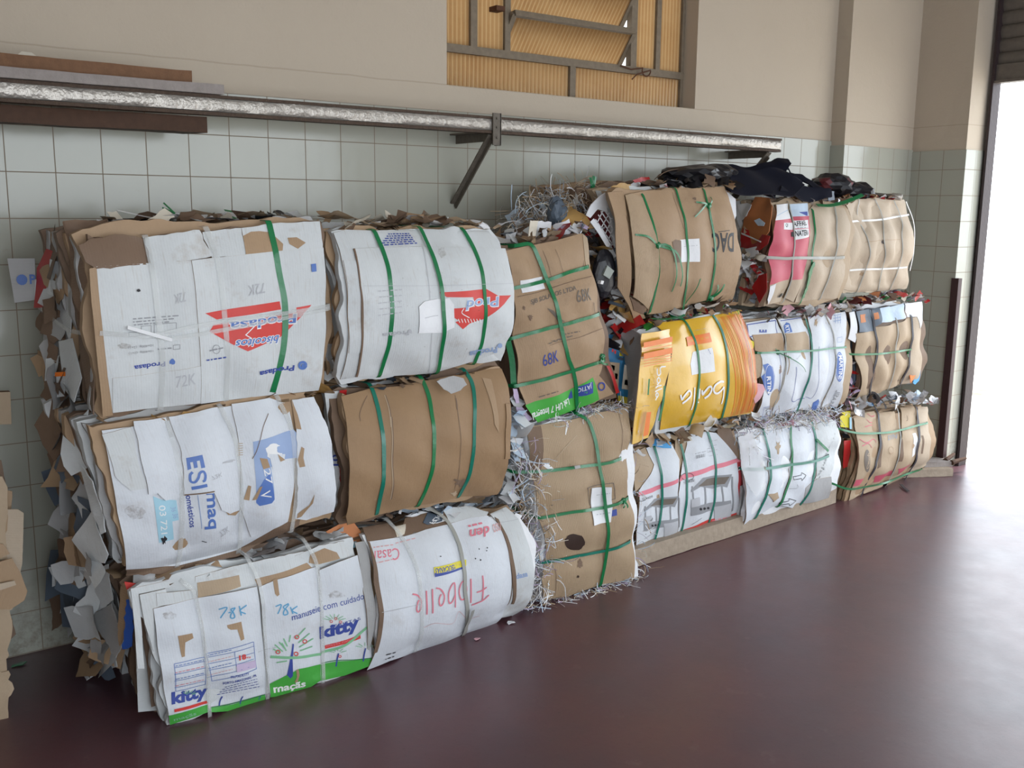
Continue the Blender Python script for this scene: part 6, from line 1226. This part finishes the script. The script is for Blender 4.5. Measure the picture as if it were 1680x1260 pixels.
F2.sheet('front_sheet', z((1370, 240), (1420, 230), (1440, 480), (1450, 620), (1400, 740), (1290, 745), (1350, 600), (1375, 440)), 'cream_card', .003).done()
s = F2.sheet('printed_card', z((945, 190), (1040, 170), (1085, 340), (970, 350)), 'slate', .008, label='blue printed card'); s.poly(z((975, 215), (1015, 210), (1020, 270), (980, 278)), 'carton_orange'); s.done()
s = F2.sheet('printed_card', z((1045, 180), (1120, 160), (1140, 280), (1085, 310)), 'slate', .009, label='dark blue printed card'); s.poly(z((1065, 205), (1110, 195), (1120, 245), (1075, 255)), 'carton_orange'); s.done()
F2.sheet('printed_card', z((1125, 165), (1200, 150), (1220, 265), (1140, 275)), 'paper_blue', .009).done(); F2.sheet('printed_card', z((1205, 155), (1310, 130), (1330, 235), (1220, 265)), 'paper_blue', .007).done(); F2.sheet('printed_card', z((1320, 130), (1450, 115), (1440, 320), (1415, 230), (1340, 235)), 'paper', .006).done()
F2.sheet('printed_card', z((900, 200), (940, 190), (960, 350), (945, 430), (890, 400)), 'paper', .002).done()
free_sheet('packet_flap', [(x, y, -.50) for x, y in z((1395, 560), (1445, 545), (1420, 650), (1370, 740), (1360, 680))], 'ink_orange', F2.root, .003, .006, 2, label='orange packet edge'); free_sheet('packet_flap', [(x, y, -.48) for x, y in z((1440, 550), (1455, 600), (1430, 720), (1400, 750), (1385, 740))], 'carton_blue', F2.root, .003, .006, 2, label='blue packet edge')
for pt, m, w in (((1065, 190), (1088, 350), (1098, 520), (1075, 650), (1000, 870)), 'strap_black', .012), (((1250, 250), (1262, 380), (1240, 520), (1190, 780)), 'strap_grey', .007), (((1365, 230), (1375, 400), (1350, 560), (1275, 760)), 'strap_black', .012):
    F2.strap(z(*pt), m, w, lift=.011)
F2.strap(z((875, 515), (1000, 518), (1150, 510), (1270, 495), (1360, 480)), G, .010, lift=.015); F2.knot(z((1340, 500))[0], G, [z((1325, 520), (1335, 540))], .006)
L = [on_y(x, y, -.47) for x, y in z((880, 130), (1050, 80), (1250, 60), (1440, 90))]
scraps('torn_scraps', L, 70, (.02, .07), ('kraft_dark', 'paper', 'plastic_red', 'carton_orange', 'ink_deepgreen', 'foil', 'wine_mesh', 'paper_warm', 'paper_lilac'), F2.root, 94, (.03, .06, .014), .6, .9)
z = ZZ(1360, 640, 7)
F3 = Bale('brown carton bale with red band print and dark straps, on the floor by the corner', z((270, 330), (1110, 190), (1140, 860), (190, 1290)), (-.50, -.46, -.46, -.53), .08, .31, 2.4, .25, 4, 95,
          ('kraft_pale', 'kraft', 'kraft_dark', 'paper', 'kraft'), [(z((540, 270), (560, 560), (500, 900), (370, 1200)), 'v'), (z((760, 250), (800, 520), (760, 800), (620, 1110)), 'v'), (z((1000, 240), (1000, 600), (960, 860), (830, 1070)), 'v'), (z((270, 490), (700, 470), (1100, 380)), 'h'), (z((250, 1130), (620, 1060), (1050, 910)), 'h')], 12, .02, gd=.018)
s = F3.sheet('front_sheet', z((270, 320), (400, 260), (510, 240), (545, 480), (535, 700), (480, 950), (370, 1180), (210, 1280), (300, 1020), (335, 700), (300, 480)), 'kraft_pale', .005)
s.poly(z((300, 1030), (400, 1010), (470, 985), (430, 1070), (265, 1105)), 'pink_red'); s.poly([tuple(q) for q in z(*[(428+34*math.cos(a), 810+130*math.sin(a)) for a in np.linspace(0, 6.283, 18, endpoint=False)])], 'ink_kraftgrey'); s.text('Camp', *z((405, 905), (425, 715), (440, 905)), 'kraft_pale', .02)
for p in (((420, 330), (460, 370), (520, 360)), ((400, 420), (470, 400), (530, 420)), ((340, 560), (420, 600), (500, 560), (530, 600)), ((370, 640), (440, 610), (480, 660)), ((430, 270), (480, 300), (510, 290))): s.stroke(z(*p), .004, 'pink_red', 16)
s.done()
s = F3.sheet('front_sheet', z((555, 260), (740, 240), (780, 380), (800, 520), (780, 760), (700, 960), (600, 1110), (390, 1190), (500, 930), (560, 720), (575, 480)), 'kraft_pale', .004)
s.poly(z((520, 985), (720, 920), (700, 975), (640, 1030), (500, 1060)), 'pink_red'); s.text('DYN', *z((670, 575), (770, 555), (668, 520)), 'ink_grey', .03); s.ring(z((705, 690))[0], 4, 6, .003, 'kraft'); s.poly(z((590, 510), (600, 700), (585, 880), (545, 900), (565, 700)), 'kraft_dark'); s.done()
s = F3.sheet('front_sheet', z((810, 200), (980, 190), (1000, 420), (1000, 620), (960, 830), (840, 1060), (650, 1100), (770, 860), (800, 640)), 'kraft_pale', .004)
s.poly(z((785, 905), (935, 850), (900, 935), (775, 975)), 'pink_red'); s.poly(z((800, 560), (835, 560), (830, 820), (780, 820)), 'kraft_dark'); s.poly(z((950, 500), (985, 490), (975, 740), (945, 770)), 'paper'); s.stroke(z((885, 290), (895, 340), (880, 350)), .003, 'kraft_dark'); s.done()
s = F3.sheet('front_sheet', z((1010, 190), (1125, 190), (1140, 480), (1150, 720), (1110, 860), (1050, 900), (860, 1040), (990, 800), (1005, 500)), 'cream_card', .003); s.poly(z((1050, 520), (1075, 520), (1070, 730), (1050, 730)), 'kraft_dark'); s.done()
for pt, m, w in (((500, 180), (545, 330), (565, 520), (535, 780), (470, 960), (350, 1210)), 'strap_black', .013), (((740, 150), (780, 350), (805, 520), (785, 760), (700, 960), (590, 1140)), 'strap_grey', .007), (((985, 200), (1005, 420), (1000, 640), (950, 860), (820, 1090)), 'strap_black', .013):
    F3.strap(z(*pt), m, w, lift=.011)
F3.strap(z((90, 440), (270, 485), (430, 495), (700, 475), (920, 420), (1105, 375)), G, .011, lift=.015); F3.strap(z((20, 1070), (200, 1130), (380, 1100), (620, 1050), (850, 960), (1040, 905)), G, .011, lift=.015)
L = [on_y(x, y, -.48) for x, y in z((240, 200), (450, 120), (700, 130), (900, 80), (1150, 110))]
scraps('torn_scraps', L, 80, (.02, .08), ('paper', 'foil', 'plastic_black', 'carton_blue', 'plastic_red', 'kraft_dark', 'paper_blue', 'paper', 'clear_film'), F3.root, 96, (.03, .06, .022), .7, .9, weights=(3, 2, 1, .5, .5, 2, 2, 2, 1))
L = [on_y(x, y, -.44) for x, y in z((120, 400), (150, 650), (160, 900), (140, 1180))]
scraps('side_scraps', L, 70, (.02, .07), ('paper', 'kraft_dark', 'plastic_red', 'gold_paper', 'plastic_black', 'carton_orange', 'foil'), F3.root, 97, (.03, .08, .04), .9, .9)
free_sheet('packet_flap', [(x, y, -.52) for x, y in z((165, 580), (245, 570), (250, 720), (220, 880), (165, 900))], 'plastic_red', F3.root, .002, .008, 2, .002); free_sheet('packet_flap', [(x, y, -.50) for x, y in z((125, 260), (240, 240), (245, 440), (130, 420))], 'ink_yellow', F3.root, .002, .006, 2, .002, 'yellow packet at the upper left')
free_sheet('packet_flap', [(x, y, -.51) for x, y in z((238, 315), (262, 310), (262, 450), (238, 445))], 'ink_sky', F3.root, .002, .003, 2)
# ------------------------------------------------------------------ loose things on and around the stack
def crumple(name, c, r, mats, seed=1, parent=None, rough=.35, sub=3, loc=None):
    """a crushed wad of paper or film"""
    rg = np.random.RandomState(seed); bm = bmesh.new(); bmesh.ops.create_icosphere(bm, subdivisions=sub, radius=1.0)
    V = np.array([v.co[:] for v in bm.verts]); F = [[v.index for v in f.verts] for f in bm.faces]; bm.free()
    D = np.zeros(len(V))
    for k in range(9):
        n = rg.normal(0, 1, 3); n /= np.linalg.norm(n); D += rough*.32*np.abs(np.sin((V@n)*rg.uniform(2, 7)+rg.rand()*6))
    D += rg.uniform(-.07, .07, len(V))*rough*2
    V = V*(1-rough*.6+D)[:, None]*np.array(r)+np.array(c)
    cen = V[[f[0] for f in F]]; s = np.sin(cen@rg.normal(0, 9, 3))
    MI = (np.digitize(s, np.linspace(-1, 1, len(mats)+1)[1:-1])).tolist() if len(mats) > 1 else None
    return mesh(name, V, F, list(mats), MI, parent, None, False, loc=loc)
zc = ZZ(820, 280, 7)
# heap of shredded paper behind and on top of the tilted brown bale
hl = [on_y(x, y, -.38) for x, y in zc((230, 640), (420, 480), (620, 380), (900, 330), (1080, 330))]
hp = thing('shredded_paper_heap', 'tangled heap of shredded paper on top of the tilted brown bale', 'paper heap', hl[2]-np.array([0, 0, .12]))
shreds('paper_strips', hl, 560, (.05, .15), ('kraft_pale', 'paper_warm', 'paper', 'grey_card', 'kraft_pale', 'paper_blue'), hp, 201, (.05, .12, .05), .25, droop=.8)
shreds('paper_strips', [p-np.array([0, 0, .06]) for p in hl], 420, (.05, .14), ('kraft_pale', 'grey_card', 'kraft', 'paper_warm', 'slate'), hp, 202, (.05, .13, .05), .0, droop=.8)
scraps('paper_bits', [p-np.array([0, .02, .03]) for p in hl], 70, (.03, .08), ('grey_card', 'paper', 'kraft_dark', 'paper_blue', 'slate', 'kraft_pale'), hp, 203, (.05, .10, .05), .8, .9)
o = free_sheet('crumpled_paper', [(x, y, Y) for (x, y), Y in zip(zc((560, 770), (740, 560), (790, 360), (870, 450), (990, 540), (1090, 650), (1010, 660), (900, 620), (740, 700)), (-.56, -.54, -.46, -.52, -.56, -.60, -.58, -.56, -.56))], 'gold_paper', None, .003, .03, 5, .004)
tag(o, 'torn shiny golden-brown paper on the shredded heap', 'paper')
o = free_sheet('paper_sheet', [(x, y, Y) for (x, y), Y in zip(zc((350, 570), (440, 580), (580, 590), (580, 680), (480, 720), (430, 700)), (-.55,)*6)], 'paper', None, .002, .015, 6, .003); tag(o, 'crumpled white paper sheet at the left foot of the shredded heap', 'paper')
o = free_sheet('card_strip', [(x, y, -.60) for x, y in zc((350, 575), (440, 575), (395, 850), (320, 830))], 'paper_warm', None, .003, .003, 6); tag(o, 'stiff beige card strip standing at the front of the tilted brown bale top', 'card')
o = crumple('crumpled_wrapper', on_y(*zc((650, 490))[0], -.50), (.026, .03, .045), ['slate', 'plastic_black', 'paper_lilac'], 11, loc=on_y(*zc((650, 490))[0], -.50)-np.array([0, 0, .06])); tag(o, 'dark violet crumpled wrapper stuck in the shredded heap', 'wrapper')
gr = thing('strap_tuft', 'bright green strap ends sticking up from the shredded heap', 'strap', on_y(*zc((1060, 230))[0], -.45))
for a, b in (((1055, 230), (1040, 80)), ((1065, 230), (1075, 60)), ((1062, 240), (1100, 70))):
    mb = MB(); P = catmull([on_y(*zc(a)[0], -.45), on_y(*zc(((a[0]+b[0])/2+6, (a[1]+b[1])/2))[0], -.455), on_y(*zc(b)[0], -.45)], 8); ribbon(mb, P, (0.2*(b[0]-1060)/40, -1, 0), .011); mb.build('strap_end', G, gr, smooth=True)
# net bag jammed between the columns
z = ZZ(960, 260, 4.5)
nb = thing('net_bag', 'wine-red net bag with white lattice and white hem, jammed left of the black-lettered brown bale', 'bag', on_y(*z((180, 700))[0], -.62))
YY = lambda x, y: -.60-(x-60)*.0004
pts = z((60, 450), (110, 385), (195, 410), (200, 560), (215, 690), (170, 620), (110, 530)); s = free_sheet('bag_body', [(p[0], p[1], -.60) for p in pts], 'wine_mesh', nb, .02, .004, 3)
mb = MB()
for (a, b) in (((75, 450), (205, 640)), ((95, 415), (210, 590)), ((115, 390), (205, 520)), ((150, 395), (200, 460)), ((85, 480), (130, 388)), ((110, 525), (180, 400)), ((140, 575), (200, 440)), ((165, 615), (205, 520)), ((190, 650), (212, 590))):
    P = np.array([on_y(*z(a)[0], -.618), on_y(*z(b)[0], -.618)]); ribbon(mb, P, (0, -1, 0), .0045)
mb.build('lattice', 'paper', nb)
mb = MB(); P = catmull([on_y(x, y, -.625) for x, y in z((50, 455), (110, 540), (170, 640), (225, 750))], 10); ribbon(mb, P, (-.4, -1, 0), .02); mb.build('hem', 'paper', nb, smooth=True)
free_sheet('top_roll', [(x, y, -.61) for x, y in z((20, 420), (60, 340), (120, 270), (165, 240), (195, 400), (110, 375), (50, 440))], 'paper', nb, .004, .02, 5)
# black remote-like device caught in the gap
dv = thing('handset', 'black plastic handset with grey display hanging in the gap left of the black-lettered brown bale', 'device', on_y(*z((150, 980))[0], -.66))
o = crumple('casing', on_y(*z((140, 850))[0], -.64), (.05, .025, .085), ['plastic_black'], 4, dv, .12)
for nm, pl, m_ in (('display', ((165, 790), (215, 830), (180, 890), (135, 860)), 'lcd'), ('button', ((120, 900), (140, 905), (132, 930), (114, 925)), 'ink_white')):
    P = [on_y(x, y, -.675) for x, y in z(*pl)]; mb = MB(); mb.add(P+[p+np.array([0, .02, 0]) for p in P], [(0, 1, 2, 3), (0, 4, 5, 1), (1, 5, 6, 2), (2, 6, 7, 3), (3, 7, 4, 0)]); mb.build(nm, m_, dv)
o = free_sheet('slate_offcut', [(x, y, -.66) for x, y in z((230, 745), (290, 722), (265, 800), (235, 870))], 'slate', None, .004, .003, 2); tag(o, 'pointed slate-grey offcut wedged at the left edge of the black-lettered brown bale', 'offcut')
scraps('gap_scraps', [on_y(x, y, -.50) for x, y in z((20, 500), (60, 750), (150, 1000), (200, 1180))], 110, (.03, .10), ('plastic_black', 'slate', 'kraft_dark', 'plastic_red', 'paper', 'gold_paper', 'grey_card'), D1.root, 204, (.06, .14, .06), .9, .9)
# blue printed carton standing behind, part of the yellow bale's end
z = ZZ(970, 540, 9)
free_sheet('printed_carton', [(x, y, Y) for (x, y), Y in zip(z((190, 60), (370, 90), (380, 150), (470, 300), (560, 520), (565, 1000), (560, 1130), (400, 1050), (330, 700), (230, 480), (170, 440), (200, 240)), (-.52, -.55, -.55, -.57, -.58, -.58, -.58, -.56, -.55, -.53, -.52, -.52))], 'carton_blue', D2.root, .004, .003, 3, label='bright blue printed carton side')
def decal(pl, Y, mat, parent, name='printed_mark'):
    P = [on_y(x, y, Y) for x, y in z(*pl)]; mb = MB(); mb.add(P, [tuple(range(len(P)))]); return mb.build(name, mat, parent)
for pl, m_ in ((((240, 480), (420, 500), (400, 880), (370, 920), (300, 620)), 'kraft_pale'), (((490, 520), (560, 560), (560, 900), (450, 880)), 'paper_warm'), (((400, 980), (560, 1010), (560, 1140), (400, 1060)), 'ink_yellow'), (((310, 290), (335, 300), (325, 340), (300, 330)), 'ink_red'), (((345, 310), (370, 320), (360, 370), (340, 355)), 'ink_red'), (((420, 340), (470, 360), (465, 400), (415, 395)), 'ink_yellow'), (((200, 260), (235, 270), (225, 300), (200, 290)), 'ink_yellow'), (((350, 650), (395, 660), (385, 740), (355, 740)), 'ink_red'), (((270, 520), (350, 540), (340, 620), (290, 590)), 'ink_softgreen'), (((500, 740), (545, 760), (540, 830), (490, 820)), 'ink_sky')):
    decal(pl, -.605, m_, D2.root)
# navy plastic over the red bale
z = ZZ(1160, 260, 6.4615)
nv = thing('plastic_sheet', 'large navy-black plastic sheet draped over the red and cream bale', 'plastic sheet', on_y(1270, 318, -.45))
sh = lambda nm, pts, mat='navy_sheet', t=.006, cu=.02, sd=1, lab=None: free_sheet(nm, [(*z((x, y))[0], Y) for x, y, Y in pts], mat, nv, t, cu, sd, label=lab)
sh('drape', ((150, 95, -.34), (420, 100, -.34), (620, 92, -.34), (740, 40, -.34), (830, 60, -.36), (860, 130, -.40), (800, 200, -.44), (760, 260, -.48), (740, 385, -.58), (560, 392, -.59), (330, 390, -.59), (240, 385, -.58), (170, 330, -.54), (240, 240, -.45), (230, 180, -.42)))
sh('drape', ((730, 385, -.59), (780, 250, -.52), (800, 180, -.48), (900, 220, -.50), (1010, 280, -.52), (1180, 330, -.54), (1280, 350, -.55), (1290, 440, -.56), (1180, 440, -.56), (1000, 410, -.58), (850, 395, -.585)), sd=2)
sh('drape', ((780, 45, -.33), (850, 75, -.34), (1000, 170, -.36), (1140, 260, -.40), (1240, 320, -.46), (1250, 360, -.5), (1130, 310, -.44), (1010, 230, -.38), (900, 150, -.35), (820, 110, -.34)), cu=.008, sd=3)
sh('drape', ((860, 180, -.47), (940, 170, -.46), (1020, 240, -.47), (1030, 290, -.50), (930, 270, -.5)), cu=.01, sd=4)
sh('drape', ((190, 330, -.60), (235, 375, -.63), (560, 385, -.63), (760, 385, -.63), (920, 395, -.63), (1020, 300, -.58), (880, 190, -.53), (790, 130, -.48), (640, 110, -.48), (420, 120, -.50), (250, 150, -.52), (240, 240, -.57)), cu=.007, sd=7)
sh('fold', ((1280, 340, -.552), (1360, 345, -.54), (1350, 440, -.555), (1275, 450, -.56)), 'slate', .004, .006, 5, 'pale blue-grey folded end')
sh('tape_piece', ((290, 240, -.53), (330, 170, -.50), (355, 180, -.50), (315, 245, -.53)), 'strap_green', .002, .001, 6, 'green scrap')
o = free_sheet('card_sheet', [(*z((x, y))[0], -.42) for x, y in ((40, 110), (130, 75), (170, 110), (235, 190), (200, 215), (100, 170))], 'paper', None, .003, .006, 4); tag(o, 'white card sheet poking out at the left of the navy plastic', 'card')
c = on_y(1365, 305, -.36); o = crumple('crumpled_wrapper', c, (.09, .07, .045), ['plastic_black', 'slate', 'plastic_black', 'wine_mesh', 'plastic_black'], 5, loc=c-np.array([0, 0, .045])); tag(o, 'dark crumpled wrapper right of the navy plastic', 'wrapper')
c = on_y(1403, 314, -.40); o = crumple('crumpled_wrapper', c, (.075, .06, .035), ['plastic_black', 'carton_orange', 'slate', 'paper'], 6, loc=c-np.array([0, 0, .035])); tag(o, 'black and orange crumpled wrapper beside the broom handle', 'wrapper')
mb = MB(); P = catmull([on_y(x, y, -.565) for x, y in z((1165, 495), (1300, 500), (1440, 470), (1560, 425), (1650, 385))], 16); ribbon(mb, P, (0, -.6, .8), .022)
o = mb.build('green_strap', G, None, smooth=True, loc=P[8]); tag(o, 'loose green strap lying across the top of the cream bales', 'strap')
bt = thing('broom_handle', 'metal broom handle with round end cap lying on the cream bale by the corner', 'handle', on_y(1445, 320, -.40))
a, b = on_y(1405, 317, -.33), on_y(1462, 322, -.46); mb = MB(); mb.tube([a, b], .012, 12); mb.build('pole', 'bracket_steel', bt, smooth=True)
mb = MB(); d = (b-a)/np.linalg.norm(b-a); mb.tube([b, b+d*.006, b+d*.05, b+d*.056], [.015, .019, .019, .015], 14); mb.build('end_cap', 'galvanized', bt, smooth=True)
c = on_y(1140, 289, -.46); o = crumple('plastic_bag', c, (.13, .08, .035), ['plastic_black'], 8, loc=c-np.array([0, 0, .035])); tag(o, 'black crumpled plastic bag on top of the black-lettered brown bale', 'bag')
c = on_y(1178, 287, -.46); o = crumple('plastic_bag', c, (.07, .06, .035), ['plastic_black'], 9, loc=c-np.array([0, 0, .035])); tag(o, 'small black film wad beside the navy plastic sheet', 'bag')
# beam under the bottom bales, boards at the corner
def beam(name, label, a, b, w, h, mat, seed, cat='timber', group=None):
    o = plank(name, label, a, b, w, h, mat, seed, .004, .0, 24, group); o['category'] = cat; return o
a = on_z(1040, 934, 0.0); b = on_z(1372, 826, 0.0); d = np.array([0, .055, .045])
beam('squared_timber', 'long pale squared timber on the floor under the grill and arrow carton bales', a+d, b+d, .10, .085, 'wood_pale', 31)
beam('floor_board', 'grey split board with forked end on the floor beside the corner', (4.66, -.33, .062), (4.985, -.50, .062), .12, .03, 'wood_grey', 32, 'plank', 'boards on the floor by the door')
beam('floor_board', 'pale board lying under the grey split board by the corner', (4.62, -.36, .024), (4.94, -.53, .024), .13, .045, 'wood_pale', 33, 'plank', 'boards on the floor by the door')
for k, (a, b) in enumerate((((4.95, -.51, .075), (5.06, -.50, .098)), ((4.95, -.55, .07), (5.07, -.57, .085)))):
    mb = MB(); mb.tube([a, b], [.016, .009], 8); o = mb.build('wood_splinter', 'wood_dark', None, smooth=True, loc=a); tag(o, ('dark upright splinter at the end of the grey split board', 'dark lower splinter pointing to the door, at the split board end')[k], 'splinter', 'boards on the floor by the door')
# heap cut off by the left edge
LS = Bale('pile of loose brown cardboard cut off by the left edge of the photo', [(-330, 800), (4, 790), (13, 1180), (-330, 1235)], -.46, .02, .34, 3, .2, 4, 210, ('kraft', 'kraft_pale', 'kraft_dark', 'kraft_pale'), [], 14, .03)
LS.root.name = 'cardboard_pile'; LS.root['category'] = 'pile'; del LS.root['group']
fsL = lambda pts, m_, sd, w=.002, lab=None, nm='cardboard_flap': free_sheet(nm, [(x, y, Y) for x, y, Y in pts], m_, LS.root, .004, .004, sd, w, lab)
fsL(((-60, 745, -.36), (2, 755, -.36), (12, 805, -.36), (10, 840, -.36), (-60, 840, -.36)), 'kraft_dark', 1); fsL(((-60, 800, -.40), (20, 806, -.40), (18, 850, -.40), (-60, 850, -.40)), 'kraft', 2)
fsL(((-80, 838, -.44), (30, 836, -.44), (39, 842, -.44), (36, 925, -.44), (20, 1000, -.44), (-80, 1010, -.44)), 'cream_card', 3, .0005)
fsL(((-60, 890, -.47), (5, 892, -.47), (16, 908, -.48), (-60, 940, -.47)), 'kraft', 4); fsL(((-80, 935, -.50), (0, 922, -.50), (20, 916, -.50), (34, 940, -.50), (45, 970, -.50), (40, 985, -.50), (18, 1000, -.50), (-80, 1002, -.50)), 'kraft', 5, .0005)
fsL(((-20, 962, -.515), (24, 953, -.515), (27, 960, -.515), (-20, 975, -.515)), 'cream_card', 6, .0, 'pale strip on the brown flap')
fsL(((-60, 1000, -.46), (10, 990, -.46), (16, 1010, -.47), (5, 1060, -.47), (15, 1075, -.47), (8, 1090, -.47), (-60, 1090, -.46)), 'kraft_pale', 7, .006); fsL(((-60, 1090, -.46), (14, 1100, -.47), (20, 1120, -.47), (18, 1140, -.48), (6, 1160, -.48), (-60, 1165, -.46)), 'kraft_pale', 8, .008)
fsL(((0, 1015, -.3), (20, 1015, -.3), (26, 1040, -.3), (18, 1048, -.3), (2, 1035, -.3)), 'kraft_dark', 9)
o = free_sheet('wooden_board', [(-60, 645, -.20), (17, 643, -.20), (19, 696, -.20), (-60, 698, -.20)], 'kraft_pale', None, .03, .0, 3, edge='wood_brown'); tag(o, 'pale board end at the left edge, above the loose cardboard pile', 'board')
# small bits on the floor
for k, (x, y, r, m_, lab) in enumerate(((838, 1022, .016, 'paper', 'small white paper scrap on the floor below the pink handwriting bale'), (783, 1048, .014, 'paper_pink', 'tiny reddish scrap on the floor left of the white paper scrap'), (1168, 963, .0, 'paper', ''), (1435, 858, .012, 'plastic_black', ''), (30, 1090, .02, 'strap_green', 'small green scrap on the dark floor near the left wall foot'))):
    if not r or not lab: continue
    c = on_z(x, y, .004); rg = np.random.RandomState(k); mb = MB(); a = np.linspace(0, 6.283, 8)[:-1]; V = [c+np.array([r*rg.uniform(.6, 1.4)*math.cos(q), r*rg.uniform(.4, 1.0)*math.sin(q), .004*rg.rand()]) for q in a]
    mb.add(V+[v-np.array([0, 0, .002]) for v in V], [tuple(range(7)), tuple(range(13, 6, -1))]+[(i, 7+i, 7+(i+1) % 7, (i+1) % 7) for i in range(7)]); o = mb.build('paper_scrap', m_, None, loc=c); tag(o, lab, 'scrap', 'scraps on the floor')
mb = MB(); P = catmull([on_z(1478, 795, .01), on_z(1484, 801, .008), on_z(1490, 806, .006)], 6); ribbon(mb, P, (0, 0, 1), .016, .003); o = mb.build('strap_offcut', 'strap_black', None, loc=P[3]); tag(o, 'short black strap offcut on the floor below the last brown bale', 'strap')
